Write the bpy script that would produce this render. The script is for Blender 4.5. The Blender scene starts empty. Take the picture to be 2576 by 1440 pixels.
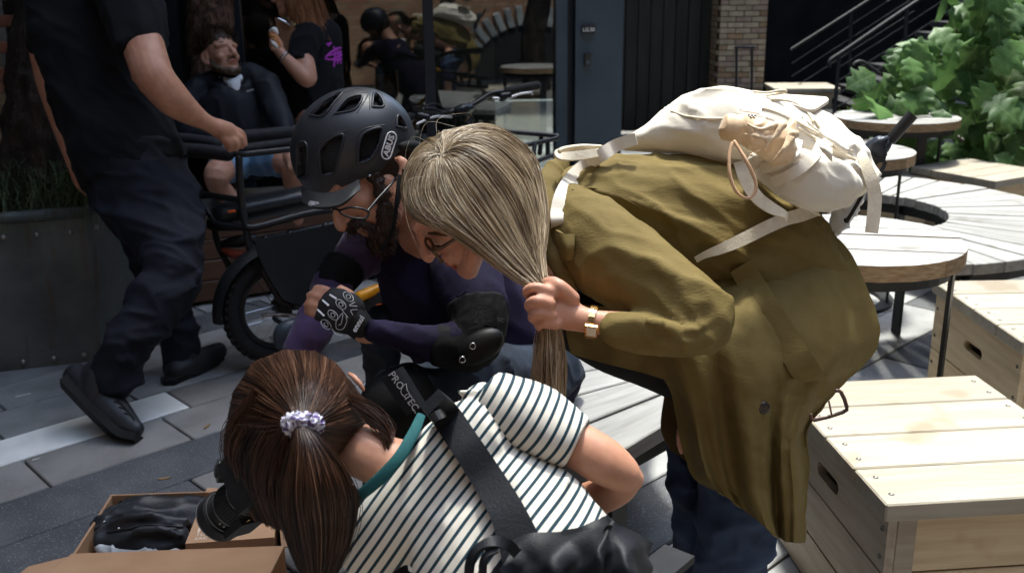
import bpy, bmesh, math, random
import numpy as np
from mathutils import Vector, Matrix

random.seed(7)
RNG = np.random.default_rng(11)
SC = bpy.context.scene
COL = SC.collection

# ------------------------------------------------------------------ camera
PITCH = math.radians(17.0); ROLL = math.radians(0.7); CH = 1.5; F = 35 / 36 * 2576
_f = np.array([0, math.cos(PITCH), -math.sin(PITCH)]); _r = np.array([1.0, 0, 0]); _u = np.cross(_r, _f)
_c, _s = math.cos(ROLL), math.sin(ROLL)
RV, UV, FW = _c * _r - _s * _u, _c * _u + _s * _r, _f
CAM = np.array([0, 0, CH])
cd = bpy.data.cameras.new('camera'); cd.lens = 35; cd.sensor_width = 36; cd.sensor_fit = 'HORIZONTAL'
cd.clip_start = 0.05; cd.clip_end = 200
cam = bpy.data.objects.new('camera', cd); COL.objects.link(cam)
m = Matrix.Identity(4)
for i in range(3):
    m[i][0], m[i][1], m[i][2], m[i][3] = RV[i], UV[i], -FW[i], CAM[i]
cam.matrix_world = m
cd.dof.use_dof = True; cd.dof.focus_distance = 1.95; cd.dof.aperture_fstop = 6.3
SC.camera = cam

# ------------------------------------------------------------------ sky, sun, exposure
SUN_EL, SUN_AZ = math.radians(72), math.radians(10)      # azimuth from +Y towards +X
w = bpy.data.worlds.new('World'); SC.world = w; w.use_nodes = True
nt = w.node_tree; bg = nt.nodes['Background']
sky = nt.nodes.new('ShaderNodeTexSky'); sky.sky_type = 'NISHITA'; sky.sun_disc = False
sky.sun_elevation = SUN_EL; sky.sun_rotation = SUN_AZ; sky.air_density = 1.0; sky.dust_density = 2.0; sky.ozone_density = 1.0
nt.links.new(sky.outputs[0], bg.inputs[0]); bg.inputs[1].default_value = 0.15
sl = bpy.data.lights.new('sun', 'SUN'); sl.energy = 1.45; sl.angle = math.radians(6); sl.color = (1.0, 0.95, 0.88)
so = bpy.data.objects.new('sun', sl); COL.objects.link(so)
sd = Vector((math.sin(SUN_AZ) * math.cos(SUN_EL), math.cos(SUN_AZ) * math.cos(SUN_EL), math.sin(SUN_EL)))
so.rotation_euler = sd.to_track_quat('Z', 'Y').to_euler(); so.location = (0, 0, 12)
vs = SC.view_settings; vs.view_transform = 'Standard'; vs.look = 'None'; vs.gamma = 1; vs.exposure = 2.58
vs.use_white_balance = True; vs.white_balance_temperature = 6400; vs.white_balance_tint = 2
vs.use_curve_mapping = False
SC.cycles.use_denoising = True
SC.cycles.max_bounces = 8; SC.cycles.transparent_max_bounces = 12

# ------------------------------------------------------------------ pixel helpers: a pixel of a 2576 px wide frame is a direction
def P(u, v, d): return CAM + d * (FW + (u - 1288) / F * RV + (720 - v) / F * UV)
def G(u, v, z=0.0):
    q = P(u, v, 1) - CAM; return CAM + q * (z - CH) / q[2]
def dep(p): return float(np.dot(np.asarray(p, float) - CAM, FW))
def px(p):
    q = np.asarray(p, float) - CAM; d = q @ FW; return 1288 + F * (q @ RV) / d, 720 - F * (q @ UV) / d, d
def zoomer(ox, oy, k):
    def f(pts): return [(ox + k * p[0], oy + k * p[1]) + tuple(p[2:3]) + tuple(q * k for q in p[3:4]) + tuple(p[4:]) for p in pts]
    return f
def camdir(r, u, f):
    q = r * RV + u * UV + f * FW; return q / np.linalg.norm(q)

# ------------------------------------------------------------------ mesh helpers
def mk_mesh(name, v, f, smooth=True):
    v = np.asarray(v, dtype=np.float32); me = bpy.data.meshes.new(name)
    if isinstance(f, np.ndarray):
        n, k = f.shape
        me.vertices.add(len(v)); me.vertices.foreach_set('co', v.ravel())
        me.loops.add(n * k); me.loops.foreach_set('vertex_index', f.astype(np.int32).ravel())
        me.polygons.add(n); me.polygons.foreach_set('loop_start', np.arange(0, n * k, k, dtype=np.int32))
        me.update(calc_edges=True); me.validate()
    else:
        me.from_pydata(v.tolist(), [], [tuple(int(i) for i in q) for q in f]); me.update()
    me.polygons.foreach_set('use_smooth', np.full(len(me.polygons), smooth)); me.update()
    return me
def crom(a, sub):
    a = np.asarray(a, float); n = len(a)
    if n < 2 or sub <= 1: return a
    e = np.vstack([2 * a[0] - a[1], a, 2 * a[-1] - a[-2]]); out = []
    for i in range(n - 1):
        p0, p1, p2, p3 = e[i:i + 4]
        for j in range(sub):
            t = j / sub
            out.append(0.5 * ((2 * p1) + (-p0 + p2) * t + (2 * p0 - 5 * p1 + 4 * p2 - p3) * t * t + (-p0 + 3 * p1 - 3 * p2 + p3) * t ** 3))
    out.append(a[-1]); return np.array(out)
def nrm(x):
    x = np.asarray(x, float); l = np.linalg.norm(x); return x / l if l > 1e-9 else x
_hs = np.array([127.1, 311.7, 74.7])
def vnoise(p, seed=0.0):
    p = np.asarray(p, float); i = np.floor(p); f = p - i; u = f * f * (3 - 2 * f); r = 0
    for dx in (0, 1):
        for dy in (0, 1):
            for dz in (0, 1):
                h = np.modf(np.abs(np.sin((i + [dx, dy, dz]) @ _hs + seed * 17.3)) * 43758.5453)[0]
                wx = u[:, 0] if dx else 1 - u[:, 0]; wy = u[:, 1] if dy else 1 - u[:, 1]; wz = u[:, 2] if dz else 1 - u[:, 2]
                r = r + h * wx * wy * wz
    return r * 2 - 1

class MB:
    def __init__(s): s.v = []; s.f = []; s.n = 0
    def add(s, v, f):
        s.v.extend([tuple(x) for x in v]); s.f.extend([tuple(i + s.n for i in q) for q in f]); s.n += len(v); return s
    def rings(s, rings, cap=True, round_=None):
        n = len(rings[0]); v = [p for r in rings for p in r]; f = []
        for i in range(len(rings) - 1):
            for j in range(n):
                k = (j + 1) % n; f.append((i * n + j, i * n + k, (i + 1) * n + k, (i + 1) * n + j))
        if cap:
            f.append(tuple(range(n - 1, -1, -1))); m0 = (len(rings) - 1) * n; f.append(tuple(m0 + j for j in range(n)))
        return s.add(v, f)
    def sweep(s, c, r1, r2, e1s, e2s, ts, n=14, rnd=True, rect=False, cap=True):
        ang = np.linspace(0, 2 * math.pi, n, endpoint=False)
        if rect: ang = np.array([math.pi / 4, 3 * math.pi / 4, 5 * math.pi / 4, 7 * math.pi / 4]); kk = math.sqrt(2)
        else: kk = 1.0
        ca, sa = np.cos(ang) * kk, np.sin(ang) * kk
        R = []
        def ring(i, off=0.0, k=1.0): return [c[i] + ts[i] * off + (e1s[i] * (r1[i] * k) * a + e2s[i] * (r2[i] * k) * b) for a, b in zip(ca, sa)]
        if rnd:
            for o, k in ((-.92, .38), (-.72, .7), (-.4, .92)): R.append(ring(0, o * min(r1[0], r2[0]), k))
        for i in range(len(c)): R.append(ring(i))
        if rnd:
            for o, k in ((.4, .92), (.72, .7), (.92, .38)): R.append(ring(len(c) - 1, o * min(r1[-1], r2[-1]), k))
        return s.rings(R, cap)
    def tube(s, pts, n=14, sub=5, flat=0.9, rnd=True, spin=0.0, cap=True):
        """pts (u, v, depth, radius in px[, flat]): e1 lies across the view, e2 along it"""
        A = []
        for p in pts:
            fl = p[4] if len(p) > 4 else flat; r = p[3] * p[2] / F; A.append([*P(*p[:3]), r, r * fl])
        A = crom(A, sub); c = A[:, :3]; t = np.gradient(c, axis=0); ts = [nrm(x) for x in t]; e1s, e2s, prev = [], [], None
        for i in range(len(c)):
            e = np.cross(ts[i], nrm(c[i] - CAM))
            if np.linalg.norm(e) < .15 and prev is not None: e = prev - ts[i] * (prev @ ts[i])
            e = nrm(e)
            if prev is not None and e @ prev < 0: e = -e
            prev = e; g = nrm(np.cross(e, ts[i]))
            if spin: e, g = e * math.cos(spin) + g * math.sin(spin), g * math.cos(spin) - e * math.sin(spin)
            e1s.append(e); e2s.append(g)
        return s.sweep(c, np.maximum(A[:, 3], 1e-4), np.maximum(A[:, 4], 1e-4), e1s, e2s, ts, n, rnd, cap=cap)
    def wtube(s, pts, r, n=8, sub=1, rnd=False, rect=None, up=None):
        """world points, radius scalar or list; rect=(half width, half thickness) makes a strap"""
        A = np.asarray(pts, float); rr = np.full(len(A), r, float) if np.isscalar(r) else np.asarray(r, float)
        A = crom(np.column_stack([A, rr]), sub); c = A[:, :3]; rr = np.maximum(A[:, 3], 1e-4)
        ts = [nrm(x) for x in np.gradient(c, axis=0)]
        e = np.cross(ts[0], [0, 0, 1] if up is None else up)
        if np.linalg.norm(e) < .1: e = np.cross(ts[0], [1, 0, 0])
        e = nrm(e); e1s, e2s = [], []
        for i in range(len(c)):
            if up is not None: q = np.cross(ts[i], up); e = nrm(q) if np.linalg.norm(q) > .1 else e
            e = nrm(e - ts[i] * (e @ ts[i])); e1s.append(e); e2s.append(nrm(np.cross(e, ts[i])))
        if rect: return s.sweep(c, np.full(len(c), rect[0]), np.full(len(c), rect[1]), e1s, e2s, ts, 4, False, True)
        return s.sweep(c, rr, rr, e1s, e2s, ts, n, rnd)
    def strap(s, pts, th=.002, sub=6, tilt=0.0):
        """pts (u, v, depth, half width px[, tilt rad]) : a webbing that faces the camera, tilted about its own run"""
        A = []
        for p in pts: A.append([*P(*p[:3]), p[3] * p[2] / F, p[4] if len(p) > 4 else tilt])
        A = crom(A, sub); c = A[:, :3]; ts = [nrm(x) for x in np.gradient(c, axis=0)]; e1s, e2s, prev = [], [], None
        for i in range(len(c)):
            e = np.cross(ts[i], nrm(c[i] - CAM))
            if np.linalg.norm(e) < .15 and prev is not None: e = prev - ts[i] * (prev @ ts[i])
            e = nrm(e)
            if prev is not None and e @ prev < 0: e = -e
            prev = e; g = nrm(np.cross(e, ts[i])); a = A[i, 4]
            e1s.append(e * math.cos(a) + g * math.sin(a)); e2s.append(g * math.cos(a) - e * math.sin(a))
        return s.sweep(c, A[:, 3], np.full(len(c), th), e1s, e2s, ts, 4, False, True)
    def ell(s, c, r, rot=None, nu=18, nv=12):
        """c world centre, r (3) world radii, rot 3x3 columns = axes"""
        rot = np.eye(3) if rot is None else np.asarray(rot); v = []; f = []
        for i in range(nv + 1):
            th = math.pi * i / nv
            for j in range(nu):
                ph = 2 * math.pi * j / nu
                v.append(np.asarray(c) + rot @ (np.array([math.sin(th) * math.cos(ph), math.sin(th) * math.sin(ph), math.cos(th)]) * r))
        for i in range(nv):
            for j in range(nu):
                k = (j + 1) % nu; f.append((i * nu + j, i * nu + k, (i + 1) * nu + k, (i + 1) * nu + j))
        return s.add(v, f)
    def pell(s, u, v, d, a, b, c, rot=0.0):
        """ellipsoid from pixel centre; a, b px half axes in the picture plane (turned by rot degrees), c px half depth"""
        k = d / F; q = math.radians(rot); e1 = RV * math.cos(q) - UV * math.sin(q); e2 = UV * math.cos(q) + RV * math.sin(q)
        return s.ell(P(u, v, d), (a * k, b * k, c * k), np.column_stack([e1, e2, FW]))
    def box(s, c, size, rot=None):
        rot = np.eye(3) if rot is None else np.asarray(rot); h = np.asarray(size) / 2; v = []
        for x in (-1, 1):
            for y in (-1, 1):
                for z in (-1, 1): v.append(np.asarray(c) + rot @ (h * [x, y, z]))
        return s.add(v, [(0, 1, 3, 2), (4, 6, 7, 5), (0, 4, 5, 1), (2, 3, 7, 6), (0, 2, 6, 4), (1, 5, 7, 3)])
    def prism(s, poly, h, rot=None, c=(0, 0, 0)):
        """poly in local xy, thickness h along local z, placed by rot (columns) and c"""
        rot = np.eye(3) if rot is None else np.asarray(rot); n = len(poly); v = []
        for z in (-h / 2, h / 2): v += [np.asarray(c) + rot @ np.array([p[0], p[1], z]) for p in poly]
        f = [tuple(range(n - 1, -1, -1)), tuple(range(n, 2 * n))] + [(i, (i + 1) % n, n + (i + 1) % n, n + i) for i in range(n)]
        return s.add(v, f)
    def sheet(s, rows, sub=6, th=.003, fold=None):
        """rows: grid of (u, v, depth) control points -> smooth sheet with thickness; fold(a, b) shifts depth (m), a down, b across"""
        Gd = np.array([[P(*p) for p in r] for r in rows]); Gd = np.array([crom(r, sub) for r in Gd])
        Gd = np.array([crom(Gd[:, j], sub) for j in range(Gd.shape[1])]).transpose(1, 0, 2)
        nr, nc = Gd.shape[:2]
        if fold is not None:
            for i in range(nr):
                for j in range(nc): q = nrm(Gd[i, j] - CAM); Gd[i, j] = Gd[i, j] + q * fold(i / (nr - 1), j / (nc - 1))
        du = np.gradient(Gd, axis=1); dv = np.gradient(Gd, axis=0); N = np.cross(du, dv); N /= np.linalg.norm(N, axis=2, keepdims=True) + 1e-9
        A = Gd.reshape(-1, 3); B = (Gd + N * th).reshape(-1, 3); o = nr * nc; f = []
        I = lambda i, j: i * nc + j
        for i in range(nr - 1):
            for j in range(nc - 1):
                f.append((I(i, j), I(i, j + 1), I(i + 1, j + 1), I(i + 1, j))); f.append((o + I(i, j), o + I(i + 1, j), o + I(i + 1, j + 1), o + I(i, j + 1)))
        for i in range(nr - 1):
            f.append((I(i, 0), I(i + 1, 0), o + I(i + 1, 0), o + I(i, 0))); f.append((I(i, nc - 1), o + I(i, nc - 1), o + I(i + 1, nc - 1), I(i + 1, nc - 1)))
        for j in range(nc - 1):
            f.append((I(0, j), o + I(0, j), o + I(0, j + 1), I(0, j + 1))); f.append((I(nr - 1, j), I(nr - 1, j + 1), o + I(nr - 1, j + 1), o + I(nr - 1, j)))
        return s.add(np.vstack([A, B]), f)
    def mesh(s, name='m', smooth=True):
        me = mk_mesh(name, s.v, s.f, smooth)
        if smooth: me.set_sharp_from_angle(angle=math.radians(72))
        return me

def fix_normals(me):
    bm = bmesh.new(); bm.from_mesh(me); bmesh.ops.recalc_face_normals(bm, faces=bm.faces); bm.to_mesh(me); bm.free()
def remesh(me, vox, it=4, fac=.5):
    ob = bpy.data.objects.new('tmp', me); COL.objects.link(ob)
    r = ob.modifiers.new('r', 'REMESH'); r.mode = 'VOXEL'; r.voxel_size = vox; r.use_smooth_shade = True
    if it:
        q = ob.modifiers.new('s', 'SMOOTH'); q.iterations = it; q.factor = fac
    dg = bpy.context.evaluated_depsgraph_get(); me2 = bpy.data.meshes.new_from_object(ob.evaluated_get(dg))
    bpy.data.objects.remove(ob); bpy.data.meshes.remove(me)
    me2.polygons.foreach_set('use_smooth', np.ones(len(me2.polygons), bool)); me2.update()
    return me2
def wrinkle(me, amp, freq, along=None, stretch=4.0, ridge=True, seed=0.0, mask=None):
    """cloth relief: displace along normals by noise stretched along a direction (world space)"""
    n = len(me.vertices); co = np.empty(n * 3, np.float32); me.vertices.foreach_get('co', co); co = co.reshape(-1, 3).astype(float)
    no = np.empty(n * 3, np.float32); me.vertex_normals.foreach_get('vector', no); no = no.reshape(-1, 3)
    p = co * freq
    if along is not None:
        a = nrm(along); p = p - np.outer(p @ a, a) * (1 - 1 / stretch)
    wob = np.column_stack([vnoise(co * freq * .5, seed + 5 + i) for i in range(3)]) * .35
    h = vnoise(p + wob, seed)
    if ridge: h = (1 - np.abs(h)) ** 3 * 1.9 - .75
    h = h + .28 * vnoise(p * 2.1, seed + 3)
    if mask is not None: h = h * mask(co)
    co += no * (h * amp)[:, None]; me.vertices.foreach_set('co', co.astype(np.float32).ravel()); me.update()

# ------------------------------------------------------------------ objects
def thing(name, label, cat, base=(0, 0, 0), group=None, kind=None):
    o = bpy.data.objects.new(name, None); COL.objects.link(o); o.location = tuple(base); o.empty_display_size = .05
    o['label'] = label; o['category'] = cat
    if group: o['group'] = group
    if kind: o['kind'] = kind
    return o
def tag(o, label, cat, group=None, kind=None):
    o['label'] = label; o['category'] = cat
    if group: o['group'] = group
    if kind: o['kind'] = kind
    return o
def base_of(o):
    b = Vector((0, 0, 0))
    while o is not None: b = b + o.location; o = o.parent
    return b
def put(name, me, mat, parent=None, label=None, kind=None, local=False):
    """link a mesh given in world space (or local=True) under its thing"""
    o = bpy.data.objects.new(name, me); COL.objects.link(o)
    if mat is not None and not me.materials: me.materials.append(mat)
    if parent is not None:
        o.parent = parent
        if not local: me.transform(Matrix.Translation(-base_of(parent)))
    if label: o['label'] = label
    if kind: o['kind'] = kind
    return o
def piece(name, me, parent, loc, rot=None, scale=None):
    """a copy of shared mesh data placed in world space under a thing that is not turned"""
    o = bpy.data.objects.new(name, me); COL.objects.link(o); b = base_of(parent) if parent else Vector((0, 0, 0)); o.parent = parent
    M4 = Matrix.Identity(4)
    if rot is not None:
        for i in range(3):
            for j in range(3): M4[i][j] = rot[i][j]
    if scale is not None: M4 = M4 @ Matrix.Diagonal((*scale, 1))
    M4.translation = Vector(loc) - b; o.matrix_local = M4
    return o
def structure(name, me, mat):
    o = put(name, me, mat); o['kind'] = 'structure'; return o
def bevel_box(name, size, b, mat, seg=1):
    bm = bmesh.new(); bmesh.ops.create_cube(bm, size=1.0); bmesh.ops.scale(bm, vec=size, verts=bm.verts)
    bmesh.ops.bevel(bm, geom=bm.edges[:], offset=b, segments=seg, affect='EDGES', profile=.5)
    me = bpy.data.meshes.new(name); bm.to_mesh(me); bm.free(); me.materials.append(mat); return me
def rotz(a):
    c, s = math.cos(a), math.sin(a); return np.array([[c, -s, 0], [s, c, 0], [0, 0, 1.0]])
def text_mesh(body, size, ext=.0005, bold=0.0, align='CENTER', shear=0.0):
    cu = bpy.data.curves.new('t', 'FONT'); cu.body = body; cu.size = size; cu.extrude = ext; cu.align_x = align; cu.align_y = 'CENTER'; cu.offset = bold; cu.shear = shear
    cu.resolution_u = 2
    ob = bpy.data.objects.new('t', cu); COL.objects.link(ob); dg = bpy.context.evaluated_depsgraph_get()
    me = bpy.data.meshes.new_from_object(ob.evaluated_get(dg)); bpy.data.objects.remove(ob); bpy.data.curves.remove(cu); return me
def place_mesh(me, c, ex, ey):
    ex, ey = nrm(ex), nrm(ey); ez = np.cross(ex, ey); M4 = Matrix.Identity(4)
    for i in range(3): M4[i][0], M4[i][1], M4[i][2], M4[i][3] = ex[i], ey[i], ez[i], c[i]
    me.transform(M4); return me

# ------------------------------------------------------------------ materials
MATS = {}
def mat(name, c1, c2=None, rough=.6, metal=0.0, nscale=8.0, stretch=(1, 1, 1), bump=0.0, bscale=60.0, bstretch=None, spec=.3, sheen=0.0,
        rnd=0.0, sss=0.0, contrast=(.35, .65), coat=0.0, c3=None, spots=30.0, bdist=.002, detail=4.0):
    if name in MATS: return MATS[name]
    M_ = bpy.data.materials.new(name); M_.use_nodes = True; n = M_.node_tree; N = n.nodes; L = n.links; b = N['Principled BSDF']
    b.inputs['Roughness'].default_value = rough; b.inputs['Metallic'].default_value = metal; b.inputs['Specular IOR Level'].default_value = spec
    if sheen: b.inputs['Sheen Weight'].default_value = sheen; b.inputs['Sheen Roughness'].default_value = .5
    if sss: b.inputs['Subsurface Weight'].default_value = sss; b.inputs['Subsurface Radius'].default_value = (.012, .004, .002); b.inputs['Subsurface Scale'].default_value = 1.0
    if coat: b.inputs['Coat Weight'].default_value = coat; b.inputs['Coat Roughness'].default_value = .25
    tc = N.new('ShaderNodeTexCoord'); oi = N.new('ShaderNodeObjectInfo')
    off = N.new('ShaderNodeVectorMath'); off.operation = 'MULTIPLY_ADD'; off.inputs[1].default_value = (1, 1, 1)
    cmb = N.new('ShaderNodeMath'); cmb.operation = 'MULTIPLY'; cmb.inputs[1].default_value = 37.0 if rnd else 0.0; L.new(oi.outputs['Random'], cmb.inputs[0])
    L.new(tc.outputs['Object'], off.inputs[0]); L.new(cmb.outputs[0], off.inputs[2]); V = off.outputs[0]
    def mapped(s):
        mp = N.new('ShaderNodeMapping'); mp.inputs['Scale'].default_value = s; L.new(V, mp.inputs['Vector']); return mp.outputs[0]
    col = None
    if c2 is not None:
        nz = N.new('ShaderNodeTexNoise'); nz.inputs['Scale'].default_value = nscale; nz.inputs['Detail'].default_value = detail; L.new(mapped(stretch), nz.inputs['Vector'])
        rp = N.new('ShaderNodeValToRGB'); rp.color_ramp.elements[0].position = contrast[0]; rp.color_ramp.elements[1].position = contrast[1]
        rp.color_ramp.elements[0].color = (*c1, 1); rp.color_ramp.elements[1].color = (*c2, 1); L.new(nz.outputs['Fac'], rp.inputs[0]); col = rp.outputs[0]
        if c3 is not None:
            n3 = N.new('ShaderNodeTexNoise'); n3.inputs['Scale'].default_value = spots; n3.inputs['Detail'].default_value = 2; L.new(V, n3.inputs['Vector'])
            r3 = N.new('ShaderNodeValToRGB'); r3.color_ramp.elements[0].position = .6; r3.color_ramp.elements[1].position = .72; L.new(n3.outputs['Fac'], r3.inputs[0])
            mx = N.new('ShaderNodeMix'); mx.data_type = 'RGBA'; L.new(r3.outputs[0], mx.inputs['Factor']); L.new(col, mx.inputs['A']); mx.inputs['B'].default_value = (*c3, 1); col = mx.outputs['Result']
    if rnd:
        hs = N.new('ShaderNodeHueSaturation'); mr = N.new('ShaderNodeMapRange'); mr.inputs['To Min'].default_value = 1 - rnd; mr.inputs['To Max'].default_value = 1 + rnd
        L.new(oi.outputs['Random'], mr.inputs['Value']); L.new(mr.outputs[0], hs.inputs['Value'])
        if col is None: hs.inputs['Color'].default_value = (*c1, 1)
        else: L.new(col, hs.inputs['Color'])
        col = hs.outputs[0]
    if col is None: b.inputs['Base Color'].default_value = (*c1, 1)
    else: L.new(col, b.inputs['Base Color'])
    if bump:
        nb = N.new('ShaderNodeTexNoise'); nb.inputs['Scale'].default_value = bscale; nb.inputs['Detail'].default_value = 3; L.new(mapped(bstretch or stretch), nb.inputs['Vector'])
        bp = N.new('ShaderNodeBump'); bp.inputs['Strength'].default_value = bump; bp.inputs['Distance'].default_value = bdist; L.new(nb.outputs['Fac'], bp.inputs['Height']); L.new(bp.outputs[0], b.inputs['Normal'])
    MATS[name] = M_; return M_
def srgb(r, g, b):
    f = lambda c: (c / 255 / 12.92) if c <= 10 else ((c / 255 + .055) / 1.055) ** 2.4
    return (f(r), f(g), f(b))
# ================================================================== THE SETTING
mt_joint = mat('joint', (.11, .105, .10), (.17, .165, .16), rough=.9, nscale=40)
mt_stone = [mat('stone_warm', (.165, .157, .147), (.24, .229, .216), rough=.75, nscale=5, rnd=.12, bump=.5, bscale=180, c3=(.24, .225, .21), spots=140),
            mat('stone_grey', (.18, .18, .18), (.265, .265, .265), rough=.7, nscale=6, rnd=.12, bump=.5, bscale=180, c3=(.32, .32, .32), spots=160),
            mat('stone_dark', (.065, .067, .072), (.10, .102, .108), rough=.6, nscale=7, rnd=.12, bump=.5, bscale=200, c3=(.26, .27, .28), spots=190),
            mat('stone_light', (.27, .27, .27), (.35, .35, .345), rough=.7, nscale=6, rnd=.08, bump=.4, bscale=180, c3=(.28, .28, .28), spots=170),
            mat('stone_white', (.70, .70, .67), (.80, .80, .77), rough=.55, nscale=9, bump=.3, bscale=60)]
g = MB(); g.box((0, 10, -.055), (80, 80, .03)); ground = structure('ground', g.mesh(smooth=False), mt_joint)
A0 = math.radians(43.5); et = np.array([math.cos(A0), math.sin(A0)]); en = np.array([-math.sin(A0), math.cos(A0)])
stone_cache = {}
rr = random.Random(5)
def stone_mesh(L_, W_, k):
    L_ = round(L_ / .12) * .12
    key = (L_, round(W_, 3), k)
    if key not in stone_cache: stone_cache[key] = bevel_box('paving_stone', (L_ - .008, W_ - .008, .04), .004, mt_stone[k])
    return stone_cache[key]
bounds = [3.31, 3.52]; s = 3.31
while s > -3.5: s -= .262; bounds.insert(0, s)
s = 3.52
while s < 9: s += .262; bounds.append(s)
for a, b in zip(bounds[:-1], bounds[1:]):
    t = -2.5 + rr.random() * .5
    rowk = rr.choice([0, 0, 1, 1, 0, 1, 2])
    while t < 9.5:
        L_ = round(rr.choice([.48, .6, .72, .84, .96]) / .12) * .12
        sc_ = (a + b) / 2
        k = rowk if rr.random() < .6 else rr.choice([0, 1, 1, 0, 2])
        c2_ = et * (t + L_ / 2) + en * sc_
        if c2_[0] > .15 and c2_[1] > .5: k = rr.choice([3, 3, 1, 2])
        white = abs(a - 3.31) < 1e-6 and t < 1.32
        if white: k = 4; L_ = 1.2 if t < 0 else max(.12, round((1.52 - t) / .12) * .12)
        c = et * (t + L_ / 2) + en * sc_
        vis = False
        for q in ((0, 0), (-.5, 0), (.5, 0)):
            pt = c + et * q[0] * L_
            if pt[1] > .3:
                uu, vv, dd = px((pt[0], pt[1], 0))
                if dd > .5 and -350 < uu < 2926 and vv < 1800 and dd < 9.5: vis = True
        if vis:
            z = -.02 + (rr.random() - .5) * .003
            piece('paving_stone', stone_mesh(L_, b - a, k), ground, (c[0], c[1], z), rotz(A0))
        t += L_

# ---- cafe front: window wall turned a little towards the right
mt_steel = mat('blue_grey_steel', srgb(62, 74, 84), srgb(72, 84, 94), rough=.45, nscale=3, bump=.06, bscale=200)
mt_frame = mat('dark_frame', srgb(36, 41, 50), srgb(44, 50, 58), rough=.4, nscale=4)
mt_black = mat('black_paint', (.012, .012, .014), (.02, .02, .022), rough=.45, nscale=10, bump=.1, bscale=150)
mt_dark = mat('dark_wall', (.018, .018, .02), (.03, .03, .032), rough=.8, nscale=3)
FA = math.radians(7.0); FO = np.array([.70, 6.35, 0]); ex = np.array([math.cos(FA), math.sin(FA), 0]); ey = np.array([-math.sin(FA), math.cos(FA), 0]); FROT = np.column_stack([ex, ey, [0, 0, 1]])
def fx(u, v=150):
    q = P(u, v, 1) - CAM; k = ((FO - CAM) @ ey) / (q @ ey); return float((CAM + q * k - FO) @ ex)
def fbox(mb, x0, x1, y0, y1, z0, z1): return mb.box(FO + ex * (x0 + x1) / 2 + ey * (y0 + y1) / 2 + np.array([0, 0, (z0 + z1) / 2]), (x1 - x0, y1 - y0, z1 - z0), FROT)
cafe = thing('shop_window', 'dark framed glass shop front behind the parked cargo bike', 'shop front', FO)
H = 3.3
def glass_mat():
    M_ = bpy.data.materials.new('glazing'); M_.use_nodes = True; N = M_.node_tree.nodes; L = M_.node_tree.links; N.remove(N['Principled BSDF'])
    out = N['Material Output']; gl = N.new('ShaderNodeBsdfGlossy'); gl.inputs['Roughness'].default_value = .012; gl.inputs['Color'].default_value = (.95, .97, 1, 1)
    tr = N.new('ShaderNodeBsdfTransparent'); tr.inputs['Color'].default_value = (.62, .66, .64, 1); mx = N.new('ShaderNodeMixShader'); lw = N.new('ShaderNodeFresnel'); lw.inputs['IOR'].default_value = 1.85
    L.new(lw.outputs[0], mx.inputs[0]); L.new(tr.outputs[0], mx.inputs[1]); L.new(gl.outputs[0], mx.inputs[2]); L.new(mx.outputs[0], out.inputs['Surface']); return M_
mt_glass = glass_mat()
xm = [fx(470), fx(600), fx(1080), fx(1395)]
for x, wd in ((xm[1], .075), (xm[2], .06), (xm[0], .08)):
    b_ = MB(); fbox(b_, x - wd / 2, x + wd / 2, -.05, .05, 0.02, H); put('mullion', b_.mesh(smooth=False), mt_frame, cafe)
b_ = MB(); fbox(b_, xm[3], xm[3] + .07, -.06, .06, .02, H); put('jamb', b_.mesh(smooth=False), mt_steel, cafe)
b_ = MB(); fbox(b_, xm[3] + .072, fx(1440) - .003, -.02, .06, .02, H); put('jamb', b_.mesh(smooth=False), mt_frame, cafe)
for x0, x1 in ((xm[0] + .042, xm[1] - .04), (xm[1] + .04, xm[2] - .032), (xm[2] + .032, xm[3] - .003)):
    b_ = MB(); fbox(b_, x0, x1, -.006, .006, .1, H - .1); put('pane', b_.mesh(smooth=False), mt_glass, cafe)
    b_ = MB(); fbox(b_, x0, x1, -.045, .045, .0, .098); put('sill', b_.mesh(smooth=False), mt_frame, cafe)
    b_ = MB(); fbox(b_, x0, x1, -.045, .045, H - .098, H); put('head_rail', b_.mesh(smooth=False), mt_frame, cafe)
b_ = MB(); fbox(b_, xm[0] - 5, fx(1557), -.15, 6, H + .003, 19); structure('building_above', b_.mesh(smooth=False), mt_dark)  # unseen upper building, raised tall to keep the sun off the left
# room behind the glass
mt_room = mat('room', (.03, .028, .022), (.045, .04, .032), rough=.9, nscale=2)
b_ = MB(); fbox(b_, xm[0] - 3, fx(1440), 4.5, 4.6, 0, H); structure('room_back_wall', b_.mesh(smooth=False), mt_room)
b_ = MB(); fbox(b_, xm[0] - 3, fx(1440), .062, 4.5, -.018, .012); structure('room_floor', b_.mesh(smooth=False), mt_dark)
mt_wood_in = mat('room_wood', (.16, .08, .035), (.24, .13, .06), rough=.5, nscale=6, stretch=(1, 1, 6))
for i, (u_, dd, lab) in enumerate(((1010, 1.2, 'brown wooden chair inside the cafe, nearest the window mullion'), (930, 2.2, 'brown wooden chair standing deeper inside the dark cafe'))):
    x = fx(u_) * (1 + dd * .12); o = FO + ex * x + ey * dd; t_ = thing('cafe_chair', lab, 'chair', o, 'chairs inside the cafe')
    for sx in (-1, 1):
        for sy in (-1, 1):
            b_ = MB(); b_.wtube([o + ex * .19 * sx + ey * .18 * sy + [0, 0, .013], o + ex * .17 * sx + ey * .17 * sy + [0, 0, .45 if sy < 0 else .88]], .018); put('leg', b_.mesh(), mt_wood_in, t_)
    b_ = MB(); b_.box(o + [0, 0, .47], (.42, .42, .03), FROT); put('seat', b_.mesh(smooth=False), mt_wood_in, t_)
    b_ = MB(); b_.box(o + ey * .17 + [0, 0, .78], (.36, .02, .14), FROT); put('backrest', b_.mesh(smooth=False), mt_wood_in, t_)

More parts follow.
